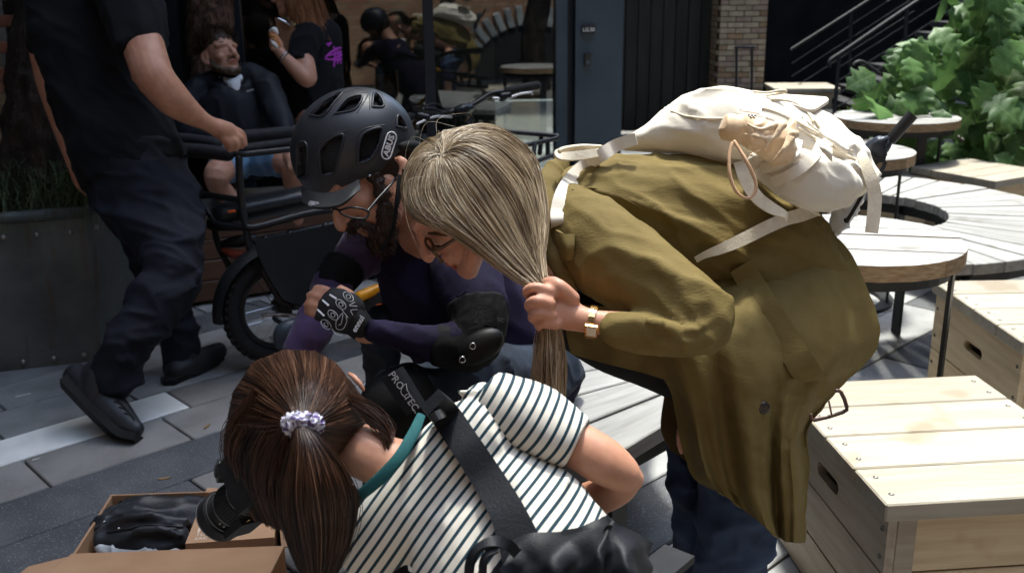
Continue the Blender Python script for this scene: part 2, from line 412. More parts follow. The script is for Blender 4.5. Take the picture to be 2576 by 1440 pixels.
pil = thing('steel_pillar', 'blue grey steel clad pillar beside the shop window', 'pillar', FO + ex * (fx(1440) + .16))
px0, px1 = fx(1440), fx(1557)
b_ = MB(); fbox(b_, px0, px1, -.10, .5, 0, H + 15); put('cladding', b_.mesh(smooth=False), mt_steel, pil)
def facade_pt(u, v, off): x = fx(u, v); q = P(u, v, 1) - CAM; k = ((FO + ey * off - CAM) @ ey) / (q @ ey); return CAM + q * k
mt_plate = mat('sign_plate', srgb(90, 100, 110), rough=.35, metal=.6)
mt_white_ink = mat('white_ink', (.75, .75, .73), rough=.6)
mt_dark_plate = mat('dark_plate', srgb(52, 50, 50), srgb(60, 58, 58), rough=.4)
c = facade_pt(1480, 75, -.112); sg = thing('room_sign', 'small grey plate reading LG.30 on the steel pillar', 'sign', c)
b_ = MB(); b_.box(c, (.078, .02, .05), FROT); put('plate', b_.mesh(smooth=False), mt_dark_plate, sg)
tm = text_mesh('LG.30', .03, .0006, bold=.0008); place_mesh(tm, c - ey * .0112, ex, [0, 0, 1]); put('lettering', tm, mt_white_ink, sg)
c = facade_pt(1478, 151, -.115); ic = thing('entry_button', 'small dark rectangular access panel below the number sign', 'access panel', c)
b_ = MB(); b_.box(c, (.036, .026, .075), FROT); put('housing', b_.mesh(smooth=False), mt_dark_plate, ic)
b_ = MB(); b_.box(c - ey * .0145 + [0, 0, -.015], (.018, .003, .02), FROT); put('button', b_.mesh(smooth=False), mt_plate, ic)

# ---- black column and bark trunk at the window's left end
b_ = MB(); colx = (fx(398) + fx(478)) / 2; fbox(b_, fx(398), fx(478), -.25, .1, 0, H); o_ = put('steel_column', b_.mesh(smooth=False), mt_black); tag(o_, 'plain black square column between the planter tree and the shop window', 'column')

# ---- recess with dark boards, brick pier, far wall
mt_board = mat('dark_board', (.018, .018, .015), (.032, .03, .025), rough=.65, nscale=3, stretch=(6, 6, .6), rnd=.2, bump=.2)
YB = 10.4
def at_y(u, v, Y): q = P(u, v, 1) - CAM; return CAM + q * (Y / q[1])
x0 = at_y(1540, 150, YB)[0]; x1 = at_y(1790, 150, YB)[0]
clad = thing('board_screen', 'dark screen of upright boards in the recess beside the pillar', 'cladding', ((x0 + x1) / 2, YB, 0))
nb = 8; bw = (x1 - x0) / nb; bm_ = bevel_box('board', (bw - .008, .03, 4.2), .004, mt_board)
for i in range(nb): piece('board', bm_, clad, (x0 + bw * (i + .5), YB + .0, 2.1))
mt_gap = mat('pale_gap', (.05, .048, .04), rough=.8)
b_ = MB(); b_.box(((x0 + x1) / 2, YB + .035, 2.1), (x1 - x0, .03, 4.2)); put('backing', b_.mesh(smooth=False), mt_gap, clad)
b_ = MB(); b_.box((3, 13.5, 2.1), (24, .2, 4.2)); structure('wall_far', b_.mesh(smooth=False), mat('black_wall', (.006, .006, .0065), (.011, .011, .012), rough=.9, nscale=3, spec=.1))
b_ = MB(); b_.box((-.4, 9.6, 3.6), (5.0, 6.5, .1)); 
mt_brick_cream = [mat('glazed_cream', (.32, .25, .17), (.42, .34, .24), rough=.35, nscale=14, rnd=.15, bump=.15),
                  mat('glazed_tan', (.24, .155, .09), (.33, .22, .13), rough=.35, nscale=14, rnd=.18, bump=.15),
                  mat('glazed_pink', (.27, .19, .15), (.36, .27, .21), rough=.35, nscale=14, rnd=.15, bump=.15)]
mt_mortar = mat('mortar', (.035, .03, .025), (.055, .05, .04), rough=.95, nscale=40)
YP = 10.0; bx0 = at_y(1808, 120, YP)[0]; bx1 = at_y(1926, 120, YP)[0]
pier = thing('brick_pier', 'cream and tan glazed brick pier under the stairs', 'pier', ((bx0 + bx1) / 2, YP + .3, 0))
b_ = MB(); b_.box(((bx0 + bx1) / 2, YP + .3, 2.3), (bx1 - bx0 - .012, .6 - .012, 4.6)); put('core', b_.mesh(smooth=False), mt_mortar, pier)
ch = .053; wd = bx1 - bx0
br_full = [bevel_box('brick', (wd / 3 - .007, .05, ch - .008), .002, m_) for m_ in mt_brick_cream]
br_half = [bevel_box('brick', (wd / 6 - .007, .05, ch - .008), .002, m_) for m_ in mt_brick_cream]
br_side = [bevel_box('brick', (.05, .19, ch - .008), .002, m_) for m_ in mt_brick_cream]
for i in range(30):
    z = .25 + ch * (i + .5); k = lambda: rr.choice([0, 0, 1, 2])
    if i % 2 == 0:
        for j in range(3): piece('brick', br_full[k()], pier, (bx0 + wd / 3 * (j + .5), YP + .018, z))
    else:
        piece('brick', br_half[k()], pier, (bx0 + wd / 12, YP + .018, z)); piece('brick', br_half[k()], pier, (bx1 - wd / 12, YP + .018, z))
        for j in range(2): piece('brick', br_full[k()], pier, (bx0 + wd / 6 + wd / 3 * (j + .5), YP + .018, z))
    for j in range(2): piece('brick', br_side[k()], pier, (bx0 + .018, YP + .145 + .2 * j + (.1 if i % 2 else 0), z))
# thin black barrier frame leaning against the pier
bf = thing('barrier_frame', 'thin black metal hoop frame in front of the brick pier', 'barrier', G(1875, 225, 0.35) * [1, 1, 0])
for u_ in (1853, 1892):
    b_ = MB(); b_.tube([(u_, 118, 9.2, 3), (u_ - 2, 330, 9.2, 3)], n=6, sub=1, rnd=False, flat=1); put('upright', b_.mesh(), mt_black, bf)
b_ = MB(); b_.tube([(1848, 119, 9.2, 3.5), (1900, 119, 9.2, 3.5)], n=6, sub=1, rnd=False, flat=1); put('crossbar', b_.mesh(), mt_black, bf)

# ---- stairs with rails
st = thing('staircase', 'dark metal staircase rising to the right behind the leafy shrub', 'stairs', G(2110, 330, 0))
mt_rail = mat('rail_black', (.008, .008, .009), rough=.55)
mt_tread = mat('tread', (.008, .008, .009), (.014, .014, .015), rough=.7, nscale=6)
for i in range(12):
    u_, v_ = 2080 + i * 42, 318 - i * 28
    c = P(u_, v_, 9.2); b_ = MB(); b_.box(c, (.34, 1.3, .05)); put('tread', b_.mesh(smooth=False), mt_tread, st)
b_ = MB(); b_.tube([(2040, 356, 8.65, 20), (2600, -20, 8.65, 20)], n=4, sub=1, rnd=False, flat=.12, spin=math.pi / 4); put('stringer', b_.mesh(smooth=False), mt_tread, st)
def rail(pts, r, nm, m_=None):
    b_ = MB(); b_.tube([(*p[:2], p[2] if len(p) > 2 else 8.6, r) for p in pts], n=7, sub=3, rnd=False, flat=1); put(nm, b_.mesh(), m_ or mt_rail, st)
rail([(2086, 168), (2087, 155), (2096, 146), (2130, 124), (2220, 62), (2312, 0), (2420, -72)], 5, 'handrail')
for k in range(4): rail([(2108 - k * 3, 172 + k * 34), (2345 - k * 2, 20 + k * 36), (2600, -150 + k * 36)], 1.4, 'cable', mat('cable', (.03, .027, .025), rough=.6))
for u_, v_, u2, v2 in ((2111, 140, 2097, 300), (2281, 25, 2274, 150), (2440, -80, 2436, 40)): rail([(u_, v_), (u2, v2)], 5, 'post')
rail([(2147, 164, 8.2), (2155, 157, 8.2), (2172, 157, 8.2), (2216, 188, 8.2)], 4.5, 'handrail'); rail([(2184, 160, 8.2), (2180, 260, 8.2)], 4, 'post')
rail([(1990, 125, 9.8), (2140, 30, 9.8), (2230, -28, 9.8)], 4, 'handrail')
for k in range(3): rail([(1992, 160 + k * 32, 9.8), (2300, -40 + k * 34, 9.8)], 1.2, 'cable', MATS['cable'])
rail([(2141, 30, 9.8), (2137, 210, 9.8)], 4, 'post')

# ---- brick walls behind and at left, plus unseen dark blocks that shape the light
mt_red = [mat('brick_red', (.22, .085, .05), (.34, .15, .09), rough=.85, nscale=10, rnd=.2, bump=.4), mat('brick_yellow', (.34, .23, .13), (.46, .34, .21), rough=.85, nscale=10, rnd=.2, bump=.4),
          mat('brick_brown', (.16, .09, .06), (.24, .14, .09), rough=.85, nscale=10, rnd=.2, bump=.4)]
def brick_sheet_mat():
    M_ = bpy.data.materials.new('brickwork'); M_.use_nodes = True; N = M_.node_tree.nodes; L = M_.node_tree.links; b = N['Principled BSDF']; b.inputs['Roughness'].default_value = .85
    tc = N.new('ShaderNodeTexCoord'); br = N.new('ShaderNodeTexBrick'); br.inputs['Color1'].default_value = (.32, .14, .08, 1); br.inputs['Color2'].default_value = (.42, .27, .16, 1); br.inputs['Mortar'].default_value = (.20, .18, .15, 1)
    br.inputs['Scale'].default_value = 1.0; br.inputs['Brick Width'].default_value = .23; br.inputs['Row Height'].default_value = .075; br.inputs['Mortar Size'].default_value = .008; br.inputs['Bias'].default_value = -.2
    mp = N.new('ShaderNodeMapping'); mp.inputs['Rotation'].default_value = (math.radians(90), 0, 0); L.new(tc.outputs['Object'], mp.inputs[0]); L.new(mp.outputs[0], br.inputs['Vector']); L.new(br.outputs['Color'], b.inputs['Base Color'])
    bp = N.new('ShaderNodeBump'); bp.inputs['Strength'].default_value = .6; bp.inputs['Distance'].default_value = .01; L.new(br.outputs['Fac'], bp.inputs['Height']); bp.invert = True; L.new(bp.outputs[0], b.inputs['Normal']); return M_
mt_bwall = brick_sheet_mat()
b_ = MB(); b_.box((6.0, 4, 5.0), (.4, 19, 10.0)); structure('sky_block_right', b_.mesh(smooth=False), mat('side_block_dark', (.05, .05, .052), (.07, .07, .072), rough=.9, nscale=2))  # added unseen wall, closes off low sky light from the right
b_ = MB(); b_.box((1.0, -3.6, 1.3), (16, .4, 2.6)); structure('wall_behind', b_.mesh(smooth=False), mt_bwall)
mt_block_dark = mat('upper_block_dark', (.022, .022, .024), (.032, .032, .034), rough=.8, nscale=2, spec=.2)
b_ = MB(); b_.box((1.0, -3.55, 7.81), (16, .5, 10.4)); structure('sky_block_behind', b_.mesh(smooth=False), mt_block_dark)  # unseen mass, added tall and dark to cut sky and bounce light
arch = thing('brick_arch', 'grey voussoir arch over the doorway in the brick wall opposite the window', 'arch', (2.75, -3.4, 0))
mt_vous = mat('voussoir', (.30, .32, .35), (.40, .42, .45), rough=.8, nscale=8, rnd=.15)
vb = bevel_box('voussoir', (.1, .08, .3), .006, mt_vous)
for i in range(15):
    a_ = math.radians(35 + i * 110 / 14); r_ = 1.25; cx, cz = 2.75 + r_ * math.cos(a_), -.25 + r_ * math.sin(a_)
    ca, sa = math.cos(a_ - math.pi / 2), math.sin(a_ - math.pi / 2); piece('voussoir', vb, arch, (cx, -3.375, cz), [[ca, 0, -sa], [0, 1, 0], [sa, 0, ca]])
b_ = MB(); b_.prism([(1.1 * math.cos(math.radians(t_)), 1.1 * math.sin(math.radians(t_))) for t_ in range(35, 146, 10)] + [(-.9, .26), (.9, .26)], .03, np.column_stack([[1, 0, 0], [0, 0, 1], [0, -1, 0]]), (2.75, -3.385, -.25)); put('doorway', b_.mesh(smooth=False), mt_dark, arch)
b_ = MB(); b_.box((-4.6, 3, 6.5), (.4, 16.8, 13)); 
mt_bwall_l = mt_bwall
wl = structure('wall_left', b_.mesh(smooth=False), MATS['side_block_dark']);  # unseen wall, made tall and dark to cut light from the side
lw_ = thing('brick_wall', 'weathered yellow and red brick wall edge behind the planter tree', 'wall', (-3.05, 6.0, 0))
bl = [bevel_box('brick', (.222, .05, .066), .004, m_) for m_ in mt_red]
b_ = MB(); b_.box((-3.6, 6.14, 2.0), (1.1, .2, 4.0)); put('mortar_bed', b_.mesh(smooth=False), mat('mortar_pale', (.25, .23, .2), (.33, .31, .27), rough=.95, nscale=30), lw_)
for i in range(40):
    for j in range(5):
        z = .04 + i * .075
        if 0.5 < z < 3.0: piece('brick', bl[rr.choice([0, 1, 1, 1, 2])], lw_, (-4.05 + j * .232 + (.116 if i % 2 else 0), 6.025, z))
# ================================================================== TREES, PLANTER, PLANTS
mt_bark = mat('bark', (.012, .009, .008), (.035, .024, .018), rough=.95, nscale=18, stretch=(1, 1, .25), bump=1.0, bscale=40, bstretch=(1, 1, .3), bdist=.02)
mt_bark2 = mat('bark_brown', (.03, .016, .01), (.17, .09, .055), rough=.95, nscale=40, stretch=(1, 1, .45), bump=1.0, bscale=70, bdist=.02)
mt_leaf = mat('leaf_green', (.035, .085, .028), (.075, .15, .05), rough=.5, nscale=4, rnd=.3, spec=.4)
def leafmat():
    M_ = MATS['leaf_green']; N = M_.node_tree.nodes; L = M_.node_tree.links; b = N['Principled BSDF']; out = N['Material Output']
    tl = N.new('ShaderNodeBsdfTranslucent'); tl.inputs['Color'].default_value = (.12, .22, .04, 1); mx = N.new('ShaderNodeMixShader'); mx.inputs[0].default_value = .22
    L.new(b.outputs[0], mx.inputs[1]); L.new(tl.outputs[0], mx.inputs[2]); L.new(mx.outputs[0], out.inputs['Surface'])
leafmat()
def small_leaves(centres, radii, n, size, seed):
    rg = np.random.default_rng(seed); V = []; Fc = []
    for (c, r) in zip(centres, radii):
        for _ in range(n):
            q = rg.normal(size=3); q = q / np.linalg.norm(q) * (rg.random() ** .45) * r; p = np.asarray(c) + q * [1, 1, .7]
            a = nrm(rg.normal(size=3)); b = nrm(np.cross(a, nrm(rg.normal(size=3)))); s_ = size * (.6 + rg.random() * .7); k = len(V)
            V += [p - a * s_, p + b * s_ * .5, p + a * s_, p - b * s_ * .5]; Fc.append((k, k + 1, k + 2, k + 3))
    return mk_mesh('leaves', np.array(V), np.array(Fc), False)
def tree(label, base, pts, rad, crown, cr, n, group, m_, size=.11, seed=1, vox=.02):
    t_ = thing('courtyard_tree', label, 'tree', base, group)
    mb = MB(); mb.wtube(pts, rad, n=16, sub=5, rnd=True)
    top = np.asarray(pts[-1])
    for c in crown: mb.wtube([top - [0, 0, .5], (top + np.asarray(c)) / 2 + [0, 0, .15], c], [rad[-1] * .55, rad[-1] * .35, .03], n=8, sub=3)
    me = remesh(mb.mesh(), vox, 2); wrinkle(me, .018, 14, (0, 0, 1), 5, True, seed); put('trunk', me, m_, t_)
    put('crown', small_leaves(crown, cr, n, size, seed), mt_leaf, t_); return t_
b0 = P(150, 500, 4.55); b0[2] = .6
cr1 = [(-2.6, 3.6, 5.6), (-1.6, 4.3, 6.3), (-1.4, 2.6, 5.9), (-2.9, 5.0, 6.5), (-.6, 3.5, 6.6), (-2.2, 1.9, 6.2)]
tree('thick dark barked tree growing from the riveted planter', b0, [b0, P(158, 250, 4.6), P(165, 0, 4.65), P(160, -260, 4.7), (-1.9, 4.0, 4.6)], [.27, .235, .215, .2, .17], cr1, [1.3, 1.3, 1.2, 1.2, 1.2, 1.1], 420, 'courtyard trees', mt_bark, seed=3)
b1 = P(528, 560, 5.62); b1[2] = 0
cr2 = [(-1.5, 5.6, 5.6), (-.8, 5.0, 6.2), (-2.2, 5.4, 6.0)]
tree('brown rough barked trunk behind the seated man in the dark jacket', b1, [b1, P(530, 200, 5.62), P(530, -60, 5.66), P(528, -300, 5.68), (b1[0] + .2, 5.3, 4.7)], [.15, .12, .115, .11, .10], cr2, [1.0, 1.0, 1.0], 300, 'courtyard trees', mt_bark2, seed=5, vox=.015)

for xx, yy, rr_, lab, cl in ((1.15, -2.1, .10, 'slim leaning courtyard tree mirrored in the shop window', [(1.5, -2.1, 1.55), (1.9, -2.3, 2.3), (.9, -2.2, 2.8)]), (2.5, -2.1, .17, 'thick courtyard tree mirrored at the edge of the shop window', [(2.2, -2.2, 2.2), (2.9, -2.0, 2.6), (2.1, -1.8, 3.0)])):
    tree(lab, (xx, yy, 0), [(xx, yy, 0), (xx - .05, yy, .7), (xx + .06, yy, 1.3), (xx + .1, yy, 2.0), (xx + .1, yy, 2.6)], [rr_ * 1.2, rr_, rr_ * .95, rr_ * .9, rr_ * .8], cl, [.4, .6, .6], 160, 'courtyard trees', mt_bark, seed=int(xx * 10), vox=.02)
# tapered riveted planter
pl = thing('steel_planter', 'rust streaked riveted dark steel planter at the foot of the tree', 'planter', (-2.2, 4.4, 0))
def planter_metal():
    M_ = mat('planter_steel', srgb(78, 83, 83), srgb(102, 107, 107), rough=.55, metal=.25, nscale=5, bump=.25, bscale=12, bdist=.01); N = M_.node_tree.nodes; L = M_.node_tree.links; b = N['Principled BSDF']
    src = b.inputs['Base Color'].links[0].from_socket; tc = N.new('ShaderNodeTexCoord'); mp = N.new('ShaderNodeMapping'); mp.inputs['Scale'].default_value = (5, 5, .5); L.new(tc.outputs['Object'], mp.inputs[0])
    nz = N.new('ShaderNodeTexNoise'); nz.inputs['Scale'].default_value = 3.2; nz.inputs['Detail'].default_value = 5; L.new(mp.outputs[0], nz.inputs['Vector']); rp = N.new('ShaderNodeValToRGB'); rp.color_ramp.elements[0].position = .58; rp.color_ramp.elements[1].position = .75
    L.new(nz.outputs['Fac'], rp.inputs[0]); mx = N.new('ShaderNodeMix'); mx.data_type = 'RGBA'; mx.inputs['B'].default_value = (*srgb(88, 60, 42), 1); L.new(rp.outputs[0], mx.inputs['Factor']); L.new(src, mx.inputs['A']); L.new(mx.outputs['Result'], b.inputs['Base Color']); return M_
mt_pl = planter_metal()
pb = np.array([(-2.95, 3.54), (-1.735, 3.925), (-1.60, 4.62), (-2.15, 5.25), (-3.1, 5.1)]); pcn = pb.mean(0)
ptop = pcn + (pb - pcn) * 1.055; PH = .64
def ringpts(poly, z): return [(x, y, z) for x, y in poly]
for i in range(5):
    j = (i + 1) % 5; a, b, c, d = (*pb[i], .0), (*pb[j], .0), (*ptop[j], PH), (*ptop[i], PH)
    A_, B_, C_, D_ = map(np.array, (a, b, c, d)); no = nrm(np.cross(B_ - A_, D_ - A_)); mb = MB()
    mb.add([A_, B_, C_, D_, A_ - no * .012, B_ - no * .012, C_ - no * .012, D_ - no * .012], [(0, 1, 2, 3), (7, 6, 5, 4), (0, 4, 5, 1), (1, 5, 6, 2), (2, 6, 7, 3), (3, 7, 4, 0)])
    sp = put('side_plate', mb.mesh(smooth=False), mt_pl, pl)
    fl = MB(); o1 = no * .008; fl.add([A_ + o1, B_ + o1, B_ + (C_ - B_) * .11 + o1, A_ + (D_ - A_) * .11 + o1, A_ + no * .001, B_ + no * .001, B_ + (C_ - B_) * .11 + no * .001, A_ + (D_ - A_) * .11 + no * .001], [(0, 1, 2, 3), (7, 6, 5, 4), (0, 4, 5, 1), (1, 5, 6, 2), (2, 6, 7, 3), (3, 7, 4, 0)])
    put('base_flange', fl.mesh(smooth=False), mt_pl, pl)
    if i in (0, 1):
        rv = MB(); rv.ell((0, 0, 0), (.013, .013, .013), nu=8, nv=4); rvm = rv.mesh('rivet'); rvm.materials.append(mat('rivet', (.30, .29, .27), rough=.4, metal=.7))
        Ln = np.linalg.norm(B_ - A_); nr_ = int(Ln / .115)
        for k in range(nr_):
            f_ = (k + .5) / nr_
            piece('rivet', rvm, pl, A_ + (B_ - A_) * f_ + (D_ - A_) * .05 + no * .008); piece('rivet', rvm, pl, A_ + (B_ - A_) * f_ + ((1 - f_) * (D_ - A_) + f_ * (C_ - B_)) * .88 + no * .002)
rim = MB(); rim.wtube([(*p, PH) for p in list(ptop) + [ptop[0]]], .025, n=8); put('rim', rim.mesh(), mt_pl, pl)
so_ = MB(); so_.prism([tuple(p - pcn) for p in ptop * .98 + pcn * .02], .05, None, (*pcn, PH - .06)); put('soil', so_.mesh(smooth=False), mat('soil', (.02, .015, .01), (.04, .03, .02), rough=1, nscale=30), pl)
# grass spilling over the rim
mt_grass = mat('grass_blade', (.03, .055, .02), (.09, .115, .05), rough=.6, nscale=3, rnd=0)
rg = np.random.default_rng(3); V = []; Fc = []
for i in range(900):
    e = rg.random(); base = np.array([-2.85 + 1.15 * e, 3.72 + .36 * e + rg.random() * .35, PH - .02]) if rg.random() < .75 else np.array([-1.74 + .1 * rg.random(), 4.0 + .5 * rg.random(), PH - .02])
    h = .09 + .2 * rg.random(); dirv = nrm([rg.normal() * .7 + .1, -1.0 * rg.random() - .15, 0]); L_ = .12 + .26 * rg.random(); wv = nrm(np.cross(dirv, [0, 0, 1])) * (.0016 + .0018 * rg.random()); k = len(V); ns = 6
    for q in range(ns + 1):
        t = q / ns; p = base + dirv * L_ * t + np.array([0, 0, h * (2.4 * t - 2.6 * t * t) * (1.0 + .3 * rg.random())]); ww = wv * (1 - t * .85); V += [p - ww, p + ww]
    for q in range(ns): Fc.append((k + 2 * q, k + 2 * q + 1, k + 2 * q + 3, k + 2 * q + 2))
og = put('grass', mk_mesh('grass', np.array(V), np.array(Fc)), mt_grass); tag(og, 'thin green grass spilling over the planter rim', 'grass', kind='stuff')

# ---- leafy shrub with large lobed leaves
def lobed_leaf(seed, L_=.17, curl=.35):
    rg = np.random.default_rng(seed)
    prof = [(0, .02), (.12, .16), (.2, .34), (.27, .46), (.34, .40), (.40, .27), (.48, .40), (.56, .50), (.63, .40), (.68, .24), (.76, .29), (.83, .30), (.9, .16), (1.0, .0)]
    V = []; Fc = []; rowi = []
    for (t, w_) in prof:
        w_ = w_ * (1 + .12 * rg.normal()) * L_ * .95; x = t * L_; z0 = -curl * t * t * L_ * .8; up = .22 * w_
        V += [(-w_, x, z0 + up * .6 - curl * w_ * .25), (-w_ * .5, x - .01 * L_, z0 + up * .75), (0, x, z0), (w_ * .5, x - .01 * L_, z0 + up * .75), (w_, x, z0 + up * .6 - curl * w_ * .25)]
    for i in range(len(prof) - 1):
        for j in range(4): a = i * 5 + j; Fc.append((a, a + 1, a + 6, a + 5))
    me = mk_mesh('leaf', V, Fc); me.materials.append(mt_leaf_big); return me
mt_leaf_big = mat('oak_leaf', (.045, .10, .026), (.088, .165, .046), rough=.5, nscale=7, rnd=.38, spec=.28, bump=.35, bscale=45, bdist=.004)
def leaf_veins():
    M_ = mt_leaf_big; N = M_.node_tree.nodes; L = M_.node_tree.links; b = N['Principled BSDF']; src = b.inputs['Base Color'].links[0].from_socket; tc = N.new('ShaderNodeTexCoord'); sp = N.new('ShaderNodeSeparateXYZ'); L.new(tc.outputs['Object'], sp.inputs[0])
    def mth(op, a, bb=None):
        q = N.new('ShaderNodeMath'); q.operation = op
        for i, x in enumerate((a, bb)):
            if x is None: continue
            if isinstance(x, (int, float)): q.inputs[i].default_value = x
            else: L.new(x, q.inputs[i])
        return q.outputs[0]
    ax = mth('ABSOLUTE', sp.outputs[0]); mid = mth('LESS_THAN', ax, .0022); side = mth('LESS_THAN', mth('FRACT', mth('MULTIPLY', mth('SUBTRACT', sp.outputs[1], mth('MULTIPLY', ax, .9)), 36.0)), .07); vein = mth('MAXIMUM', mid, mth('MULTIPLY', side, .7))
    mx = N.new('ShaderNodeMix'); mx.data_type = 'RGBA'; L.new(mth('MULTIPLY', vein, .55), mx.inputs['Factor']); L.new(src, mx.inputs['A']); mx.inputs['B'].default_value = (.16, .22, .08, 1); L.new(mx.outputs['Result'], b.inputs['Base Color'])
    out = N['Material Output']; tl = N.new('ShaderNodeBsdfTranslucent'); L.new(mx.outputs['Result'], tl.inputs['Color']); ms = N.new('ShaderNodeMixShader'); ms.inputs[0].default_value = .25; L.new(b.outputs[0], ms.inputs[1]); L.new(tl.outputs[0], ms.inputs[2]); L.new(ms.outputs[0], out.inputs['Surface'])
leaf_veins()
lv = [lobed_leaf(i, .175, .2 + .12 * i) for i in range(5)]
shb = thing('leafy_shrub', 'shrub with large lobed green leaves in front of the stairs', 'shrub', G(2500, 470, 0))
from mathutils.geometry import intersect_point_tri_2d
poly = [(2125, 300), (2170, 215), (2260, 120), (2350, 55), (2375, -60), (2640, -60), (2640, 430), (2360, 415), (2330, 335), (2290, 300)]
def inside(x, y):
    r_ = False; n = len(poly)
    for i in range(n):
        (x1_, y1_), (x2_, y2_) = poly[i], poly[(i + 1) % n]
        if (y1_ > y) != (y2_ > y) and x < (x2_ - x1_) * (y - y1_) / (y2_ - y1_) + x1_: r_ = not r_
    return r_
rg = np.random.default_rng(12); cnt = 0; stems = MB()
sb = G(2500, 470, 0)
for i in range(14):
    e = P(2200 + 380 * (i / 13), 300 - 330 * rg.random() * (.4 + .6 * i / 13), 6.5); stems.wtube([sb + [rg.normal() * .15, rg.normal() * .12, 0], (sb + e) / 2 + [0, .1, .15], e], [.014, .01, .006], n=6, sub=4)
put('stem', stems.mesh(), mat('stem', (.06, .04, .025), rough=.8), shb)
for i in range(215):
    while True:
        u_, v_ = 2110 + rg.random() * 520, -70 + rg.random() * 510
        if inside(u_, v_): break
    d_ = 5.9 + rg.random() * .9 + (.25 if u_ < 2200 else 0)
    c = P(u_, v_, d_)
    tip = nrm(np.array([rg.normal() * .55 - .1, -.45 + rg.normal() * .35, -.65 + rg.normal() * .35])); no = nrm(np.array([rg.normal() * .35 + .1, -.75 + rg.normal() * .25, .75 + rg.normal() * .25])); xr = nrm(np.cross(tip, no)); no = np.cross(xr, tip)
    sc_ = (.85 + rg.random() * .75) * (1.0 if u_ > 2200 else .75)
    piece('leaf', lv[i % 5], shb, c, np.column_stack([xr, tip, no]), (sc_, sc_, sc_))
# small fern-like leaves at the shrub's left foot
V = []; Fc = []
for i in range(240):
    u_, v_ = 2115 + rg.random() * 130, 215 + rg.random() * 75
    if v_ < 300 - (u_ - 2115) * .75 + rg.normal() * 12: continue
    p = P(u_, v_, 6.9 + .3 * rg.random()); a = nrm(np.array([-.6 + rg.normal() * .3, rg.normal() * .2, .35 + rg.normal() * .2])) * .045; b = nrm(np.cross(a, [0, 1, .3])) * .012; k = len(V); V += [p - a, p + b, p + a, p - b]; Fc.append((k, k + 1, k + 2, k + 3))
fo = thing('fern', 'small feathery fern at the foot of the lobed leaf shrub', 'fern', G(2180, 420, 0)); put('frond', mk_mesh('frond', np.array(V), np.array(Fc), False), mt_leaf, fo)
# ivy-like dark mass under it
# ================================================================== WOODEN FURNITURE
def wood(name, c1, c2, rough=.6, k=1.0, rnd=.1, c3=None): return mat(name, c1, c2, rough=rough, nscale=3.2 * k, stretch=(1.2, 14, 14), rnd=rnd, bump=.35, bscale=5, bstretch=(3, 60, 60), detail=6, contrast=(.3, .7), c3=c3, spots=6, bdist=.003)
mt_w_bleach = wood('bleached_wood', (.215, .208, .198), (.33, .322, .31), rnd=.2, c3=(.17, .16, .143))
mt_w_new = wood('new_pine', (.27, .237, .185), (.345, .31, .25), rnd=.12, c3=(.24, .195, .14))
mt_w_grey = wood('grey_brown_pine', (.25, .20, .15), (.38, .32, .25), rnd=.12)  # greyer and browner than the tan boards
mt_w_tan = wood('tan_pine', (.44, .33, .20), (.58, .46, .30), rnd=.1, c3=(.35, .22, .12))
mt_w_brown = wood('stained_board', (.10, .05, .03), (.17, .09, .055), rough=.45, rnd=.15)
mt_w_edge = mat('wood_edge', (.20, .13, .075), (.34, .24, .14), rough=.7, nscale=14, stretch=(2, 2, 10), rnd=.25, bump=.3)
mt_steel_blk = mat('black_steel', (.02, .021, .023), (.03, .031, .034), rough=.5, metal=.4, nscale=6, bump=.1)
def arc_bench(label, c, rin, rout, a0, a1, z, n, leg_angles, group):
    t_ = thing('curved_bench', label, 'bench', (*c, 0), group); da = (a1 - a0) / n; g = .005
    me_list = []
    for vv in range(2):
        pol = [(rin, -math.tan(da / 2) * rin + g)] + [(rout * math.cos(q), rout * math.sin(q) - (g if q > 0 else -g)) for q in np.linspace(-da / 2, da / 2, 4)] + [(rin, math.tan(da / 2) * rin - g)]
        mb = MB(); mb.prism(pol, .045); me = mb.mesh('plank', False); bm = bmesh.new(); bm.from_mesh(me); bmesh.ops.bevel(bm, geom=[e for e in bm.edges if abs(e.verts[0].co.z - e.verts[1].co.z) < 1e-4], offset=.003, segments=1, affect='EDGES'); bm.to_mesh(me); bm.free(); me.materials.append(mt_w_bleach); me_list.append(me)
    for i in range(n): piece('plank', me_list[i % 2], t_, (*c, z - .0225 + (rr.random() - .5) * .004), rotz(a0 + da * (i + .5)))
    for r_ in (rin + .06, rout - .07):
        mb = MB(); mb.wtube([(c[0] + r_ * math.cos(q), c[1] + r_ * math.sin(q), z - .075) for q in np.linspace(a0 + .01, a1 - .01, 40)], .02, rect=(.006, .028), up=(0, 0, 1)); put('rim_bar', mb.mesh(smooth=False), mt_steel_blk, t_)
    for q in leg_angles:
        for r_ in (rin + .06, rout - .07):
            mb = MB(); mb.box((c[0] + r_ * math.cos(q), c[1] + r_ * math.sin(q), (z - .046) / 2), (.06, .012, z - .05), rotz(q)); put('leg', mb.mesh(smooth=False), mt_steel_blk, t_)
        mb = MB(); mb.box((c[0] + (rin + rout) / 2 * math.cos(q), c[1] + (rin + rout) / 2 * math.sin(q), z - .078), (rout - rin - .02, .012, .06), rotz(q)); put('crossbar', mb.mesh(smooth=False), mt_steel_blk, t_)
    return t_
cA = (1.60, 4.62); cB = (.985, 2.95)
D2 = math.radians
arc_bench('curved slatted bench wrapping round the farther round table', cA, .44, .98, D2(-130), D2(118), .45, 30, [D2(-80), D2(-20), D2(40), D2(100)], 'curved slatted benches')
arc_bench('curved slatted bench that the helmeted man sits on', cB, .52, 1.12, D2(118), D2(229), .45, 13, [D2(226), D2(172), D2(124)], 'curved slatted benches')
